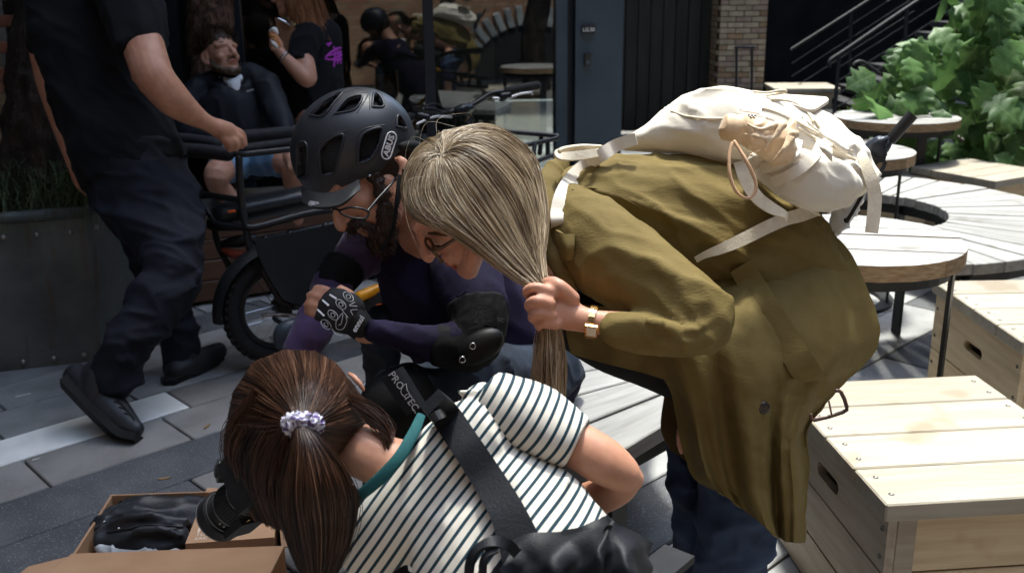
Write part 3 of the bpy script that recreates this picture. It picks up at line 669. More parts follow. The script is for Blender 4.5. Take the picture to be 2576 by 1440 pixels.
def round_table(label, c, r, z, rot, legs, group, leg_r=.78, edge=None):
    t_ = thing('round_table', label, 'table', (*c, 0), group); n = 7; wv = 2 * r / n; th = .048
    for i in range(n):
        y0, y1 = -r + i * wv, -r + (i + 1) * wv; pol = []
        ys = np.linspace(y0 + .0025, y1 - .0025, 5)
        pol = [(math.sqrt(max(r * r - y * y, 1e-6)), y) for y in ys] + [(-math.sqrt(max(r * r - y * y, 1e-6)), y) for y in ys[::-1]]
        mb = MB(); mb.prism(pol, th); me = mb.mesh('plank', False); me.materials.append(mt_w_bleach); me.materials.append(mt_w_edge)
        for p_ in me.polygons:
            if abs(p_.normal.z) < .5: p_.material_index = 1
        piece('plank', me, t_, (*c, z - th / 2 + (rr.random() - .5) * .003), rotz(rot))
    mb = MB(); mb.wtube([(c[0] + (r - .035) * math.cos(q), c[1] + (r - .035) * math.sin(q), z - th - .018) for q in np.linspace(0, 2 * math.pi, 41)], .02, rect=(.006, .018), up=(0, 0, 1)); put('rim_bar', mb.mesh(smooth=False), mt_steel_blk, t_)
    for q in legs:
        mb = MB(); mb.box((c[0] + (r * leg_r) * math.cos(q), c[1] + (r * leg_r) * math.sin(q), (z - th) / 2), (.012, .06, z - th - .004), rotz(q)); put('leg', mb.mesh(smooth=False), mt_steel_blk, t_)
    mb = MB(); mb.wtube([(c[0] + r * leg_r * math.cos(q), c[1] + r * leg_r * math.sin(q), .012) for q in np.linspace(0, 2 * math.pi, 41)], .02, rect=(.03, .006), up=(0, 0, 1)); put('base_ring', mb.mesh(smooth=False), mt_steel_blk, t_)
round_table('round slatted table nearest the woman in the olive coat', (1.06, 2.99), .325, .73, D2(-12), [D2(-31), D2(89), D2(209)], 'round slatted tables', .9)
round_table('round slatted table in the middle of the farther curved bench', (1.58, 4.64), .30, .73, D2(-6), [D2(-25), D2(95), D2(215)], 'round slatted tables', .8)
hc = G(2255, 292, .70)
round_table('tall round table by the leafy shrub', (hc[0], hc[1]), .36, .70, D2(-6), [D2(-30), D2(-75), D2(90), D2(200)], 'round slatted tables', .72)

from mathutils.geometry import tessellate_polygon
def slot_board(L_, Hh, th, sl_, sh_):
    """board with a stadium shaped hand hole, in local x (length), z (height), thickness y"""
    out = [(-L_ / 2, -Hh / 2), (L_ / 2, -Hh / 2), (L_ / 2, Hh / 2), (-L_ / 2, Hh / 2)]; r_ = sh_ / 2; hole = []
    for q in np.linspace(-90, 90, 7): hole.append((sl_ / 2 - r_ + r_ * math.cos(D2(q)), r_ * math.sin(D2(q))))
    for q in np.linspace(90, 270, 7): hole.append((-sl_ / 2 + r_ + r_ * math.cos(D2(q)), r_ * math.sin(D2(q))))
    tris = tessellate_polygon([[Vector((x, z, 0)) for x, z in out], [Vector((x, z, 0)) for x, z in hole]]); pts = out + hole; n = len(pts)
    V = [(x, -th / 2, z) for x, z in pts] + [(x, th / 2, z) for x, z in pts]; Fc = [tuple(t) for t in tris] + [tuple(n + i for i in reversed(t)) for t in tris]
    for a0_, k in ((0, 4), (4, len(hole))):
        for i in range(k): j = (i + 1) % k; Fc.append((a0_ + i, a0_ + j, n + a0_ + j, n + a0_ + i))
    me = mk_mesh('board', V, Fc, False); fix_normals(me); return me
scr = MB(); scr.rings([[(r_ * math.cos(q), r_ * math.sin(q), z) for q in np.linspace(0, 2 * math.pi, 9)[:-1]] for r_, z in ((.0065, .0), (.0065, .0015), (.004, .0016), (.0035, .0004))]); screw_me = scr.mesh('screw'); screw_me.materials.append(mat('screw', (.10, .10, .10), rough=.4, metal=.8))
def crate(label, corner, w_, l_, h_, ang, nl, ns, m_lid, m_side, m_front, group, handle=True, screws=True, lid_over=.015, base_gap=0.0):
    """corner: front left top corner of the lid; w along local x, l along local y"""
    Rz = rotz(ang); o = np.array([*corner, 0.0]); ctr = o + Rz @ np.array([w_ / 2, l_ / 2, 0]); t_ = thing('crate_stool', label, 'crate stool', (ctr[0], ctr[1], 0), group)
    th = .042; bw_ = l_ / nl; lid = bevel_box('lid_board', (w_, bw_ - .005, th), .0035, m_lid)
    for i in range(nl):
        c = o + Rz @ np.array([w_ / 2, bw_ * (i + .5), h_ - th / 2]); piece('lid_board', lid, t_, c, Rz)
        if screws:
            for sx in (.03, w_ - .03):
                for sy in (.27, .73): piece('screw', screw_me, t_, o + Rz @ np.array([sx, bw_ * (i + sy), h_ - .0006]), Rz)
    hb = (h_ - th - .003) / ns; x0_, x1_, y0_, y1_ = lid_over, w_ - lid_over, lid_over, l_ - lid_over; tk = .02
    fb = bevel_box('board', (x1_ - x0_ - .09, tk, hb - .004), .002, m_front); sbd = bevel_box('board', (y1_ - y0_, tk, hb - .004), .002, m_side)
    Rs = Rz @ rotz(math.pi / 2)
    sh = slot_board(y1_ - y0_, hb - .004, tk, .13, .035); sh.materials.append(m_side)
    for i in range(ns):
        zc = hb * (i + .5) + .002
        for yy in (y0_ + tk / 2 + .004, y1_ - tk / 2 - .004): piece('board', fb, t_, o + Rz @ np.array([w_ / 2, yy, zc]), Rz)
        for xx in (x0_ + tk / 2, x1_ - tk / 2):
            top = handle and i == ns - 1
            piece('board', sh if top else sbd, t_, o + Rz @ np.array([xx, l_ / 2, zc]), Rs)
            if screws and xx < w_ / 2:
                Rx = Rz @ np.array([[0, 0, -1.0], [0, 1, 0], [1, 0, 0]])
                for yy in (y0_ + .022, y1_ - .022):
                    for zz in (-.25, .25): piece('screw', screw_me, t_, o + Rz @ np.array([x0_ - .0006, yy, zc + zz * hb]), Rx)
    post = bevel_box('post', (.044, .03, h_ - th - .004), .002, m_side)
    for xx in (x0_ + tk + .0235, x1_ - tk - .0235):
        for yy in (y0_ + .0152, y1_ - .0152): piece('post', post, t_, o + Rz @ np.array([xx, yy, (h_ - th) / 2]), Rz)
    return t_
gp = 'pale pine crate stools'
crate('largest pine crate stool with slotted hand hole, at the front', (.775, 1.845), .56, .66, .45, D2(5), 4, 3, mt_w_new, mt_w_grey, mt_w_tan, gp)
crate('pale pine crate stool behind the front crate, beside the round table leg', (1.53, 2.80), .56, .64, .45, D2(1), 4, 2, mt_w_new, mt_w_tan, mt_w_tan, gp)
crate('pale pine crate stool between the curved bench and the leafy shrub', (2.60, 5.25), .5, .55, .45, D2(30), 4, 3, mt_w_new, mt_w_tan, mt_w_tan, gp)
crate('low pine crate under the tall round table', (1.95, 5.5), .45, .45, .40, D2(8), 4, 3, mt_w_new, mt_w_tan, mt_w_tan, gp)
crate('small far pine crate in front of the staircase, beyond the beige backpack', (2.52, 9.6), .62, .55, .50, D2(-4), 4, 3, mt_w_new, mt_w_tan, mt_w_tan, gp, screws=False)
# boarded bench at the left with pale top
bb0 = np.array([-1.62, 4.60, 0]); bba = D2(28); Rb = rotz(bba)
bb = thing('boarded_bench', 'low bench with brown horizontal boards and a pale top behind the bicycle', 'bench', bb0)
bl_ = 1.5; bd = bevel_box('board', (bl_, .025, .098), .004, mt_w_brown)
for i in range(4): piece('board', bd, bb, bb0 + Rb @ np.array([bl_ / 2, 0, .02 + .102 * (i + .5)]), Rb)
tb = bevel_box('top_board', (bl_ + .02, .148, .035), .004, mt_w_bleach)
for i in range(2): piece('top_board', tb, bb, bb0 + Rb @ np.array([bl_ / 2, .062 + .15 * i, .449]), Rb)
b_ = MB(); b_.box(bb0 + Rb @ np.array([bl_ / 2, .145, .21]), (bl_ - .02, .25, .40), Rb); put('carcass', b_.mesh(smooth=False), mt_black, bb)
# small table top by the seated man
tc_ = G(470, 352, .70); tt = thing('cafe_table', 'pale square table top beside the man in the dark jacket', 'table', (tc_[0], tc_[1], 0))
b_ = MB(); b_.box((tc_[0] - .1, tc_[1] + .05, .685), (.55, .45, .03), rotz(.3)); put('top', b_.mesh(smooth=False), mt_w_bleach, tt)
b_ = MB(); b_.wtube([(tc_[0] - .1, tc_[1] + .05, 0), (tc_[0] - .1, tc_[1] + .05, .67)], .03); put('pedestal', b_.mesh(), mt_steel_blk, tt)
b_ = MB(); b_.wtube([(tc_[0] - .1, tc_[1] + .05, 0.0), (tc_[0] - .1, tc_[1] + .05, .02)], .2, n=20); put('base', b_.mesh(smooth=False), mt_steel_blk, tt)
# low wooden stool the man sits on
sp_ = P(660, 452, 5.1)
crate('small brown wooden stool under the man in denim shorts', (sp_[0] - .2, sp_[1] - .1), .42, .40, .44, D2(15), 4, 3, mt_w_grey, mt_w_brown, mt_w_brown, 'stools by the window', handle=False, screws=False)
# ================================================================== CARGO BICYCLE
bk = thing('cargo_bicycle', 'black long tail cargo bicycle with yellow frame parked behind the crouching man', 'bicycle', G(800, 900, 0))
mt_tyre = mat('tyre', (.012, .012, .012), (.02, .02, .02), rough=.8, nscale=60, bump=.4, bscale=150)
mt_matte = mat('matte_black', (.014, .014, .016), (.02, .02, .022), rough=.42, nscale=10)
mt_foam = mat('foam_black', (.012, .012, .015), (.02, .02, .025), rough=.75, nscale=30, bump=.2, bscale=300)
mt_yellow = mat('yellow_paint', srgb(226, 150, 20), srgb(236, 165, 32), rough=.3, coat=.4, nscale=4)
mt_chrome = mat('steel_bright', (.45, .45, .46), rough=.25, metal=1.0)
mt_orange = mat('orange_tag', srgb(200, 90, 30), rough=.5)
mt_lens = mat('tail_lens', srgb(110, 45, 30), srgb(130, 60, 40), rough=.2, coat=.5, nscale=20)
mt_vinyl = mat('seat_vinyl', (.016, .017, .02), (.024, .025, .028), rough=.38, nscale=40, bump=.2, bscale=220)
def btube(nm, pts, r=None, m_=None, sub=4, n=10, parent=None, flat=1.0, rnd=True):
    mb = MB(); mb.tube([(p[0], p[1], p[2], r if r else p[3]) for p in pts], n=n, sub=sub, flat=flat, rnd=rnd); return put(nm, mb.mesh(), m_ or mt_matte, parent or bk)
# rear wheel
wc = P(708, 772, 4.06); bdir = nrm([.85, .53, 0]); bside = np.array([-bdir[1], bdir[0], 0]); WR = wc[2] - .002
def wheel(c, R_, nm, lab=None):
    wo = bpy.data.objects.new(nm, None); COL.objects.link(wo); wo.parent = bk; wo.location = Vector(c) - base_of(bk)
    pt = lambda r_, a, s_=0.0: c + (bdir * math.cos(a) + np.array([0, 0, 1.0]) * math.sin(a)) * r_ + bside * s_
    mb = MB(); A = np.linspace(0, 2 * math.pi, 49); tr_ = .034
    mb.wtube([pt(R_ - tr_, a) for a in A], tr_, n=12)
    for a in np.linspace(0, 2 * math.pi, 46)[:-1]:
        for s_ in (-.022, -.007, .008, .023):
            aa = a + (.05 if abs(s_) > .015 else 0); q = pt(R_ - .003 - (abs(s_) / .034) ** 2 * .012, aa, s_); e_ = nrm(pt(1, aa) - c); tdir = nrm(np.cross(bside, e_)); mb.box(q, (.014, .011, .012), np.column_stack([tdir, bside, e_]))
    put('tyre', mb.mesh(), mt_tyre, wo)
    mb = MB(); mb.wtube([pt(R_ - .075, a) for a in A], .014, n=8); put('rim', mb.mesh(), mt_matte, wo)
    mb = MB(); mb.wtube([c - bside * .05, c + bside * .05], .03, n=12); put('hub', mb.mesh(), mt_matte, wo)
    mb = MB()
    for k in range(20):
        a = k * 2 * math.pi / 20; mb.wtube([pt(.03, a + .9 * (1 if k % 2 else -1), .03 * (1 if k % 4 < 2 else -1)), pt(R_ - .08, a)], .0016, n=4)
    put('spoke', mb.mesh(), mt_chrome, wo, kind='stuff')
    return wo
wheel(wc, WR, 'wheel'); wf = wc + bdir * 1.02; wheel(wf, WR, 'wheel')
# mudguard
mb = MB(); pt = lambda r_, a: wc + (bdir * math.cos(a) + np.array([0, 0, 1.0]) * math.sin(a)) * r_
mb.wtube([pt(WR + .03, a) for a in np.linspace(D2(40), D2(186), 24)], .03, rect=(.045, .002), up=None); 
mb2 = MB(); R0 = WR + .028
rows = []
for a in np.linspace(D2(40), D2(183), 26): rows.append([pt(R0 - .012, a) - bside * .048, pt(R0 + .004, a) - bside * .03, pt(R0 + .012, a), pt(R0 + .004, a) + bside * .03, pt(R0 - .012, a) + bside * .048])
V = [p for r_ in rows for p in r_]; Fc = [(i * 5 + j, i * 5 + j + 1, (i + 1) * 5 + j + 1, (i + 1) * 5 + j) for i in range(25) for j in range(4)]
put('mudguard', mk_mesh('mudguard', V, Fc), mt_matte, bk)
# rear carrier
btube('carrier_tube', [(601, 398, 3.88), (603, 440, 3.88), (607, 499, 3.9), (617, 560, 3.92), (642, 571, 3.93), (762, 539, 4.05), (845, 525, 4.15), (940, 505, 4.3)], 9.5)
btube('carrier_tube', [(440, 395, 4.02), (482, 484, 3.98), (529, 541, 3.95), (550, 562, 3.94), (620, 572, 3.93)], 8)
btube('carrier_tube', [(484, 484, 3.97), (606, 503, 3.9)], 8)
btube('carrier_tube', [(527, 558, 4.02), (535, 572, 4.0), (617, 572, 3.94)], 8)
btube('carrier_tube', [(540, 570, 4.0), (545, 600, 4.0), (556, 632, 4.0), (594, 702, 4.03)], 8)
btube('carrier_tube', [(619, 572, 3.93), (628, 620, 3.94), (655, 668, 3.96), (684, 718, 3.97), (708, 755, 3.98), (730, 766, 3.99), (770, 771, 4.02), (800, 765, 4.05)], 10)
btube('carrier_tube', [(634, 607, 3.96), (740, 585, 4.05), (870, 557, 4.17)], 8)
for u_, v_, d_ in ((668, 603, 3.97), (730, 590, 4.03), (818, 571, 4.1), (702, 726, 3.95), (742, 768, 3.97)):
    b_ = MB(); b_.pell(u_, v_, d_, 10, 13, 12, 12); put('clamp', b_.mesh(), mt_matte, bk)
b_ = MB(); b_.box(P(777, 587, 4.05), (.036, .02, .018), rotz(.45)); put('strap_tag', b_.mesh(smooth=False), mt_orange, bk)
# padded safety rails
btube('padded_rail', [(395, 350, 4.12), (470, 352, 4.12), (540, 362, 4.1)], 17, mt_foam)
btube('padded_rail', [(440, 376, 3.92), (510, 380, 3.9), (572, 388, 3.88)], 18, mt_foam)
btube('padded_rail', [(604, 376, 3.9), (680, 366, 3.97), (760, 356, 4.05)], 13, mt_foam)
btube('padded_rail', [(612, 344, 4.15), (680, 338, 4.2), (790, 328, 4.28)], 17, mt_foam)
btube('rail_tube', [(560, 383, 3.9), (600, 388, 3.88), (640, 385, 3.9), (760, 372, 4.02)], 8)
# seat cushion
mb = MB(); mb.tube([(556, 540, 3.99, 30), (640, 522, 4.06, 33), (760, 498, 4.18, 31), (900, 470, 4.34, 28)], n=16, flat=1.9, sub=4); me = remesh(mb.mesh(), .012, 3); put('seat_cushion', me, mt_vinyl, bk)
b_ = MB(); b_.box(P(583, 531, 3.86), (.03, .006, .008), rotz(.5)); put('seat_tag', b_.mesh(smooth=False), mt_orange, bk)
b_ = MB(); b_.tube([(563, 628, 3.98, 8), (590, 640, 3.96, 13), (620, 640, 3.95, 9)], flat=1.0); put('tail_light', b_.mesh(), mt_lens, bk)
b_ = MB(); b_.tube([(566, 612, 4.0, 10), (600, 607, 3.99, 16), (640, 600, 4.02, 12)], flat=1.0); put('battery', b_.mesh(), mt_matte, bk)
# side skirt panel
sk = MB(); rows = [[(640, 604, 3.97), (720, 588, 4.05), (800, 572, 4.13), (900, 552, 4.22)], [(650, 640, 3.97), (730, 635, 4.05), (810, 632, 4.13), (910, 628, 4.22)], [(672, 690, 3.98), (745, 700, 4.05), (810, 708, 4.12), (900, 690, 4.22)], [(712, 753, 4.0), (745, 764, 4.04), (790, 766, 4.09), (880, 740, 4.2)]]
rows = [[(u_, v_, d_ - .10) for u_, v_, d_ in r_] for r_ in rows]
sk.sheet(rows, sub=4, th=.006); put('side_panel', sk.mesh(), mat('skirt_panel', (.007, .007, .0072), (.010, .010, .0102), rough=.7, nscale=6, spec=.12), bk)
b_ = MB(); b_.tube([(705, 872, 3.9, 14), (712, 840, 3.9, 26), (735, 825, 3.92, 24), (752, 850, 3.94, 12)], flat=.7); put('foot_guard', remesh(b_.mesh(), .008, 2), mat('guard_grey', srgb(48, 54, 62), srgb(60, 66, 74), rough=.35, nscale=5), bk)
# derailleur
btube('derailleur', [(690, 800, 3.99), (715, 822, 3.99), (705, 858, 3.99)], 6, mt_matte)
btube('derailleur', [(660, 792, 4.0), (720, 790, 4.0), (770, 796, 4.02)], 4, mt_chrome)
# yellow main frame, kickstand, chain
btube('frame_tube', [(905, 745, 4.2), (965, 722, 4.25), (1040, 700, 4.32), (1150, 560, 4.45)], 14, mt_yellow)
btube('frame_tube', [(960, 674, 4.28), (1000, 660, 4.33), (1150, 470, 4.5)], 9, mt_yellow)
btube('frame_tube', [(980, 690, 4.28), (984, 718, 4.26)], 9, mt_yellow)
btube('frame_tube', [(955, 775, 4.2), (985, 790, 4.2)], 12, mt_orange)
btube('kickstand', [(955, 690, 4.18), (972, 730, 4.17), (990, 775, 4.15), (1000, 830, 4.1)], 8)
btube('chain', [(985, 760, 4.2), (1030, 756, 4.25), (1080, 752, 4.3)], 3.5, mt_tyre)
b_ = MB(); b_.pell(945, 765, 4.22, 34, 34, 5, 0); put('chain_guard', b_.mesh(), mt_matte, bk)
btube('head_tube', [(1172, 285, 4.62), (1178, 330, 4.6), (1190, 420, 4.58)], 15, mt_matte)
btube('headset_ring', [(1172, 322, 4.6), (1200, 322, 4.6)], 9, mt_yellow)
btube('fork', [(1190, 420, 4.58), (1215, 520, 4.6), (1235, 640, 4.62)], 13, mt_matte)
# handlebar
mt_bar = mat('bar_black', (.02, .02, .022), rough=.28, metal=.5)
btube('handlebar', [(1035, 292, 4.36), (1050, 284, 4.38), (1068, 276, 4.4), (1092, 278, 4.44), (1122, 285, 4.5), (1156, 273, 4.56), (1190, 263, 4.62), (1213, 249, 4.66), (1233, 237, 4.7), (1264, 231, 4.74), (1290, 226, 4.77)], 7, mt_bar)
btube('grip', [(1003, 308, 4.32), (1022, 298, 4.34), (1040, 290, 4.36)], 11, mt_tyre); btube('grip', [(1274, 229, 4.75), (1310, 222, 4.79), (1338, 217, 4.82), (1351, 215, 4.83)], 10.5, mt_tyre)
for a_, b2 in (((1052, 292, 4.36), (1075, 296, 4.36)), ((1262, 244, 4.72), (1280, 240, 4.73))):
    mb = MB(); mb.tube([(*a_, 12), (*b2, 9)]); put('brake_clamp', mb.mesh(), mt_bar, bk)
btube('brake_lever', [(1240, 247, 4.7), (1275, 247, 4.72), (1310, 236, 4.76), (1338, 233, 4.79), (1338, 237, 4.79)], 3, mt_chrome); btube('brake_lever', [(1048, 312, 4.33), (1075, 300, 4.36), (1100, 293, 4.4), (1135, 294, 4.45)], 3, mt_chrome)
b_ = MB(); b_.box(P(1047, 273, 4.36), (.05, .035, .018), rotz(.5)); put('display', b_.mesh(smooth=False), mt_bar, bk)
mb = MB(); mb.tube([(1150, 280, 4.54, 13), (1166, 277, 4.55, 15), (1182, 272, 4.6, 12)]); mb.tube([(1166, 280, 4.56, 10), (1171, 302, 4.6, 10)]); put('stem', mb.mesh(), mt_bar, bk)
for pts in ([(1062, 280, 4.36), (1080, 262, 4.4), (1105, 264, 4.45), (1120, 285, 4.5), (1128, 320, 4.55)], [(1215, 250, 4.66), (1180, 268, 4.6), (1186, 290, 4.58), (1205, 325, 4.6)], [(1088, 294, 4.4), (1130, 280, 4.46), (1145, 300, 4.52), (1140, 340, 4.56)]): btube('cable', pts, 2.0, mt_tyre, n=6)
# front carrier
for pts in ([(1215, 326, 4.62), (1300, 333, 4.66), (1396, 341, 4.7), (1401, 345, 4.69), (1393, 350, 4.67), (1311, 367, 4.5)], [(1230, 342, 4.5), (1267, 342, 4.5), (1290, 347, 4.5), (1300, 358, 4.5), (1311, 370, 4.5), (1318, 395, 4.5)], [(1392, 393, 4.68), (1398, 388, 4.69), (1340, 408, 4.52), (1300, 412, 4.48)], [(1378, 353, 4.64), (1378, 395, 4.64)], [(1345, 361, 4.56), (1341, 407, 4.53)], [(1362, 341, 4.7), (1358, 385, 4.7)], [(1200, 352, 4.55), (1300, 400, 4.5)]):
    btube('front_carrier_tube', pts, 6, mt_matte, n=8)
# ================================================================== PEOPLE
mt_skin = mat('skin_fair', srgb(190, 138, 114), srgb(204, 154, 130), rough=.48, nscale=26, sss=.1, bump=.12, bscale=240, spec=.35)
mt_skin2 = mat('skin_warm', srgb(182, 130, 105), srgb(196, 146, 120), rough=.48, nscale=26, sss=.1, bump=.12, bscale=240, spec=.35)
mt_lip = mat('lip', srgb(172, 108, 96), rough=.45)
mt_eye = mat('eye_white', (.6, .58, .55), rough=.2)
mt_iris = mat('iris', (.02, .015, .012), rough=.1)
def person(label, base, group=None): return thing('person', label, 'person', base, group)
def body_mesh(mb, vox=.008, it=5): return remesh(mb.mesh(), vox, it)
def head_mesh(mb, O, fwd, up, k=1.0, ears=True, nose=1.0, jaw=1.0):
    """adds a head to mb; O = head centre, fwd/up unit directions"""
    fwd = nrm(fwd); rt = nrm(np.cross(fwd, up)); up = np.cross(rt, fwd); Rm = np.column_stack([rt, fwd, up]); W = lambda x, y, z: np.asarray(O) + Rm @ (np.array([x, y, z]) * k)
    E_ = lambda c, r: mb.ell(W(*c), np.array(r) * k, Rm, 16, 10)
    def T_(pts, r): mb.wtube([W(*p) for p in pts], [q * k for q in r], n=10, sub=3, rnd=True)
    E_((0, -.012, .04), (.076, .097, .086)); E_((0, .03, .0), (.063, .062, .075)); E_((0, .035, -.05), (.052, .05, .05))
    T_([(-.056, -.005, -.03), (-.05, .02, -.065), (-.02, .06, -.09), (0, .07, -.094), (.02, .06, -.09), (.05, .02, -.065), (.056, -.005, -.03)], [.02 * jaw, .02 * jaw, .018, .02, .018, .02 * jaw, .02 * jaw])
    E_((-.036, .05, -.022), (.026, .028, .024)); E_((.036, .05, -.022), (.026, .028, .024))
    T_([(-.05, .066, .03), (-.02, .083, .03), (0, .085, .031), (.02, .083, .03), (.05, .066, .03)], [.011, .013, .012, .013, .011])
    T_([(0, .084, .03), (0, .097, .004), (0, .108 * nose, -.018), (0, .109 * nose, -.026)], [.0085, .0095, .0125, .0125])
    E_((-.014, .094, -.028), (.010, .012, .009)); E_((.014, .094, -.028), (.010, .012, .009))
    T_([(-.022, .078, -.053), (-.008, .088, -.049), (0, .088, -.05), (.008, .088, -.049), (.022, .078, -.053)], [.005, .0075, .0075, .0075, .005])
    T_([(-.02, .077, -.060), (0, .086, -.063), (.02, .077, -.060)], [.005, .0085, .005]); E_((0, .074, -.088), (.02, .017, .016))
    if ears:
        for s_ in (-1, 1): T_([(s_ * .075, .0, .02), (s_ * .084, -.014, .022), (s_ * .086, -.022, .002), (s_ * .08, -.012, -.026), (s_ * .073, -.002, -.032)], [.007, .008, .009, .008, .007]); E_((s_ * .077, -.008, -.002), (.006, .014, .024))
    return W, Rm
def eyes(parent, W, k=1.0):
    for s_ in (-1, 1):
        mb = MB(); mb.ell(W(s_ * .031, .0655, .011), (.0118 * k,) * 3, None, 12, 8); e = put('eye', mb.mesh(), mt_eye, parent)
        mb = MB(); mb.ell(W(s_ * .031, .0748, .011), (.0050 * k,) * 3, None, 10, 6); put('iris', mb.mesh(), mt_iris, e)
def ssmooth(polys, r0, r1, seed, tone=None):
    """strands as three sided prisms with a per strand tone attribute"""
    rg = np.random.default_rng(seed); m_ = len(polys[0]); n = len(polys); A = np.array(polys); T = np.gradient(A, axis=1); T /= np.linalg.norm(T, axis=2, keepdims=True) + 1e-9
    ref = nrm(FW + np.array([.1, .05, .2])); e1 = np.cross(T, ref); e1 /= np.linalg.norm(e1, axis=2, keepdims=True) + 1e-9; e2 = np.cross(e1, T)
    t = np.linspace(0, 1, m_)[None, :, None]; rad = (r0 + (r1 - r0) * t) * (0.7 + .6 * rg.random((n, 1, 1))); V = np.empty((n, m_, 3, 3))
    for j, a in enumerate((D2(90), D2(210), D2(330))): V[:, :, j] = A + e1 * rad * math.cos(a) + e2 * rad * math.sin(a)
    idx = (np.arange(n)[:, None, None] * m_ + np.arange(m_ - 1)[None, :, None]) * 3; j = np.arange(3)[None, None, :]; j2 = (j + 1) % 3
    Fc = np.stack([idx + j, idx + j2, idx + 3 + j2, idx + 3 + j], axis=-1).reshape(-1, 4)
    me = mk_mesh('hair', V.reshape(-1, 3), Fc); at = me.attributes.new('tone', 'FLOAT', 'POINT'); tn = rg.random(n) if tone is None else np.asarray(tone)
    vt = np.repeat(tn, m_ * 3) + .16 * vnoise(V.reshape(-1, 3) * 34, seed) + .08 * vnoise(V.reshape(-1, 3) * 90, seed + 2); at.data.foreach_set('value', np.clip(vt, 0, 1).astype(np.float32)); return me
def hair_mat(name, cols, rough=.34, spec=.6):
    rough, spec = min(.6, rough + .04), spec * .9; M_ = bpy.data.materials.new(name); M_.use_nodes = True; N = M_.node_tree.nodes; L = M_.node_tree.links; b = N['Principled BSDF']; b.inputs['Roughness'].default_value = rough; b.inputs['Specular IOR Level'].default_value = spec
    at = N.new('ShaderNodeAttribute'); at.attribute_name = 'tone'; rp = N.new('ShaderNodeValToRGB'); L.new(at.outputs['Fac'], rp.inputs[0])
    while len(rp.color_ramp.elements) < len(cols): rp.color_ramp.elements.new(.5)
    for i, c in enumerate(cols): rp.color_ramp.elements[i].position = i / (len(cols) - 1); rp.color_ramp.elements[i].color = (*c, 1)
    L.new(rp.outputs[0], b.inputs['Base Color']); MATS[name] = M_; return M_
TONE_S = []
def streaks(n, seed, mean=.5, amp=.3, fine=.12, k=26.0):
    """tone per strand of the last n strands: neighbouring strands share a streak"""
    s_ = np.array(TONE_S[-n:]); rg = np.random.default_rng(seed); z = np.zeros_like(s_)
    t = vnoise(np.column_stack([s_ * k, z, z]), seed) * amp + vnoise(np.column_stack([s_ * k * 3.1, z + 3, z]), seed + 1) * amp * .6
    return np.clip(mean + t + rg.normal(size=n) * fine, 0, 1)
def guide_strands(guides, n, m_, jit, seed, clump=0.0, spread=1.0, depth_j=.004):
    """guides: list of polylines (u, v, depth) with equal count, ordered; strands blend neighbouring guides"""
    rg = np.random.default_rng(seed); Gs = np.array([crom(np.array([P(*p) for p in g_]), 8) for g_ in guides]); k = Gs.shape[1]; out = []
    ii = np.linspace(0, k - 1, m_); cl = rg.random(60) if clump else None
    for _ in range(n):
        s_ = rg.random() * (len(guides) - 1)
        if clump: c0 = cl[int(s_ / (len(guides) - 1) * 59.99)]; s_ = np.clip(s_ + clump * (c0 - .5), 0, len(guides) - 1.0001)
        i = min(int(s_), len(guides) - 2); f_ = s_ - i; g_ = Gs[i] * (1 - f_) + Gs[i + 1] * f_
        q = np.array([np.interp(ii, np.arange(k), g_[:, a]) for a in range(3)]).T
        t = np.linspace(0, 1, m_)[:, None]; off = rg.normal(size=3) * jit; ph = rg.random() * 6.28; bow = np.sin(t * math.pi)
        q = q + off * (1 - .6 * np.abs(2 * t - 1)) + rg.normal(size=3) * jit * .5 * np.sin(t * 5 + ph) * bow - FW * abs(rg.normal()) * depth_j
        out.append(q); TONE_S.append(s_ / (len(guides) - 1))
    return out
def hand_fist(mb, wr, kn, curl, d, rpx, thumb=None, n=4, seg=.9):
    pass
def fingers(mb, bases, tips, mids, rads):
    for b_, m_, t_, r_ in zip(bases, mids, tips, rads): mb.tube([(*b_, r_ * 1.05), (*m_, r_), (*t_, r_ * .82)], n=10, sub=4, flat=1.0)
def watch(parent, u, v, d, r, ang): pass
from mathutils.bvhtree import BVHTree
def bvh_of(*meshes):
    v = []; f = []
    for o in meshes:
        me = o.data; b = base_of(o.parent) if o.parent else Vector((0, 0, 0)); k = len(v); v += [tuple(x.co + b) for x in me.vertices]; f += [tuple(i + k for i in p.vertices) for p in me.polygons]
    return BVHTree.FromPolygons(v, f)
def surf(bv, u, v, dflt, off=0.0):
    """depth at which the pixel's ray meets a surface, minus an offset"""
    q = nrm(P(u, v, 1) - CAM); h = bv.ray_cast(Vector(CAM), Vector(q))
    if h[0] is None: return dflt
    d_ = dep(np.array(h[0])); return d_ - off if abs(d_ - dflt) < .35 else dflt
def snap(bv, pts, dflt, off): return [(p[0], p[1], surf(bv, p[0], p[1], dflt, off)) + tuple(p[2:]) for p in pts]
z3 = zoomer(1280.6, 471.8, .3932); z1 = zoomer(1381.7, 188.7, .3418)
# ------------------------------------------------------------------ woman in the olive coat
W1 = P(1830, 1790, 2.2); W1[2] = 0
wb = person('woman with long blonde hair bending forward in an olive coat and jeans', W1)
mt_coat = mat('olive_coat', (.152, .111, .038), (.172, .127, .046), rough=.8, nscale=30, spec=.15, bump=.4, bscale=200, bstretch=(.5, 1, 1.3), bdist=.002)
mt_coat_in = mat('coat_lining', srgb(74, 58, 30), srgb(88, 70, 38), rough=.8, nscale=6, bump=.3, bscale=40)
mt_blacktop = mat('black_top', (.012, .012, .013), (.02, .019, .02), rough=.8, nscale=20, bump=.2, bscale=300)
mt_jeans = mat('blue_jeans', srgb(34, 46, 68), srgb(62, 78, 108), rough=.85, nscale=9, bump=.35, bscale=350, detail=6)
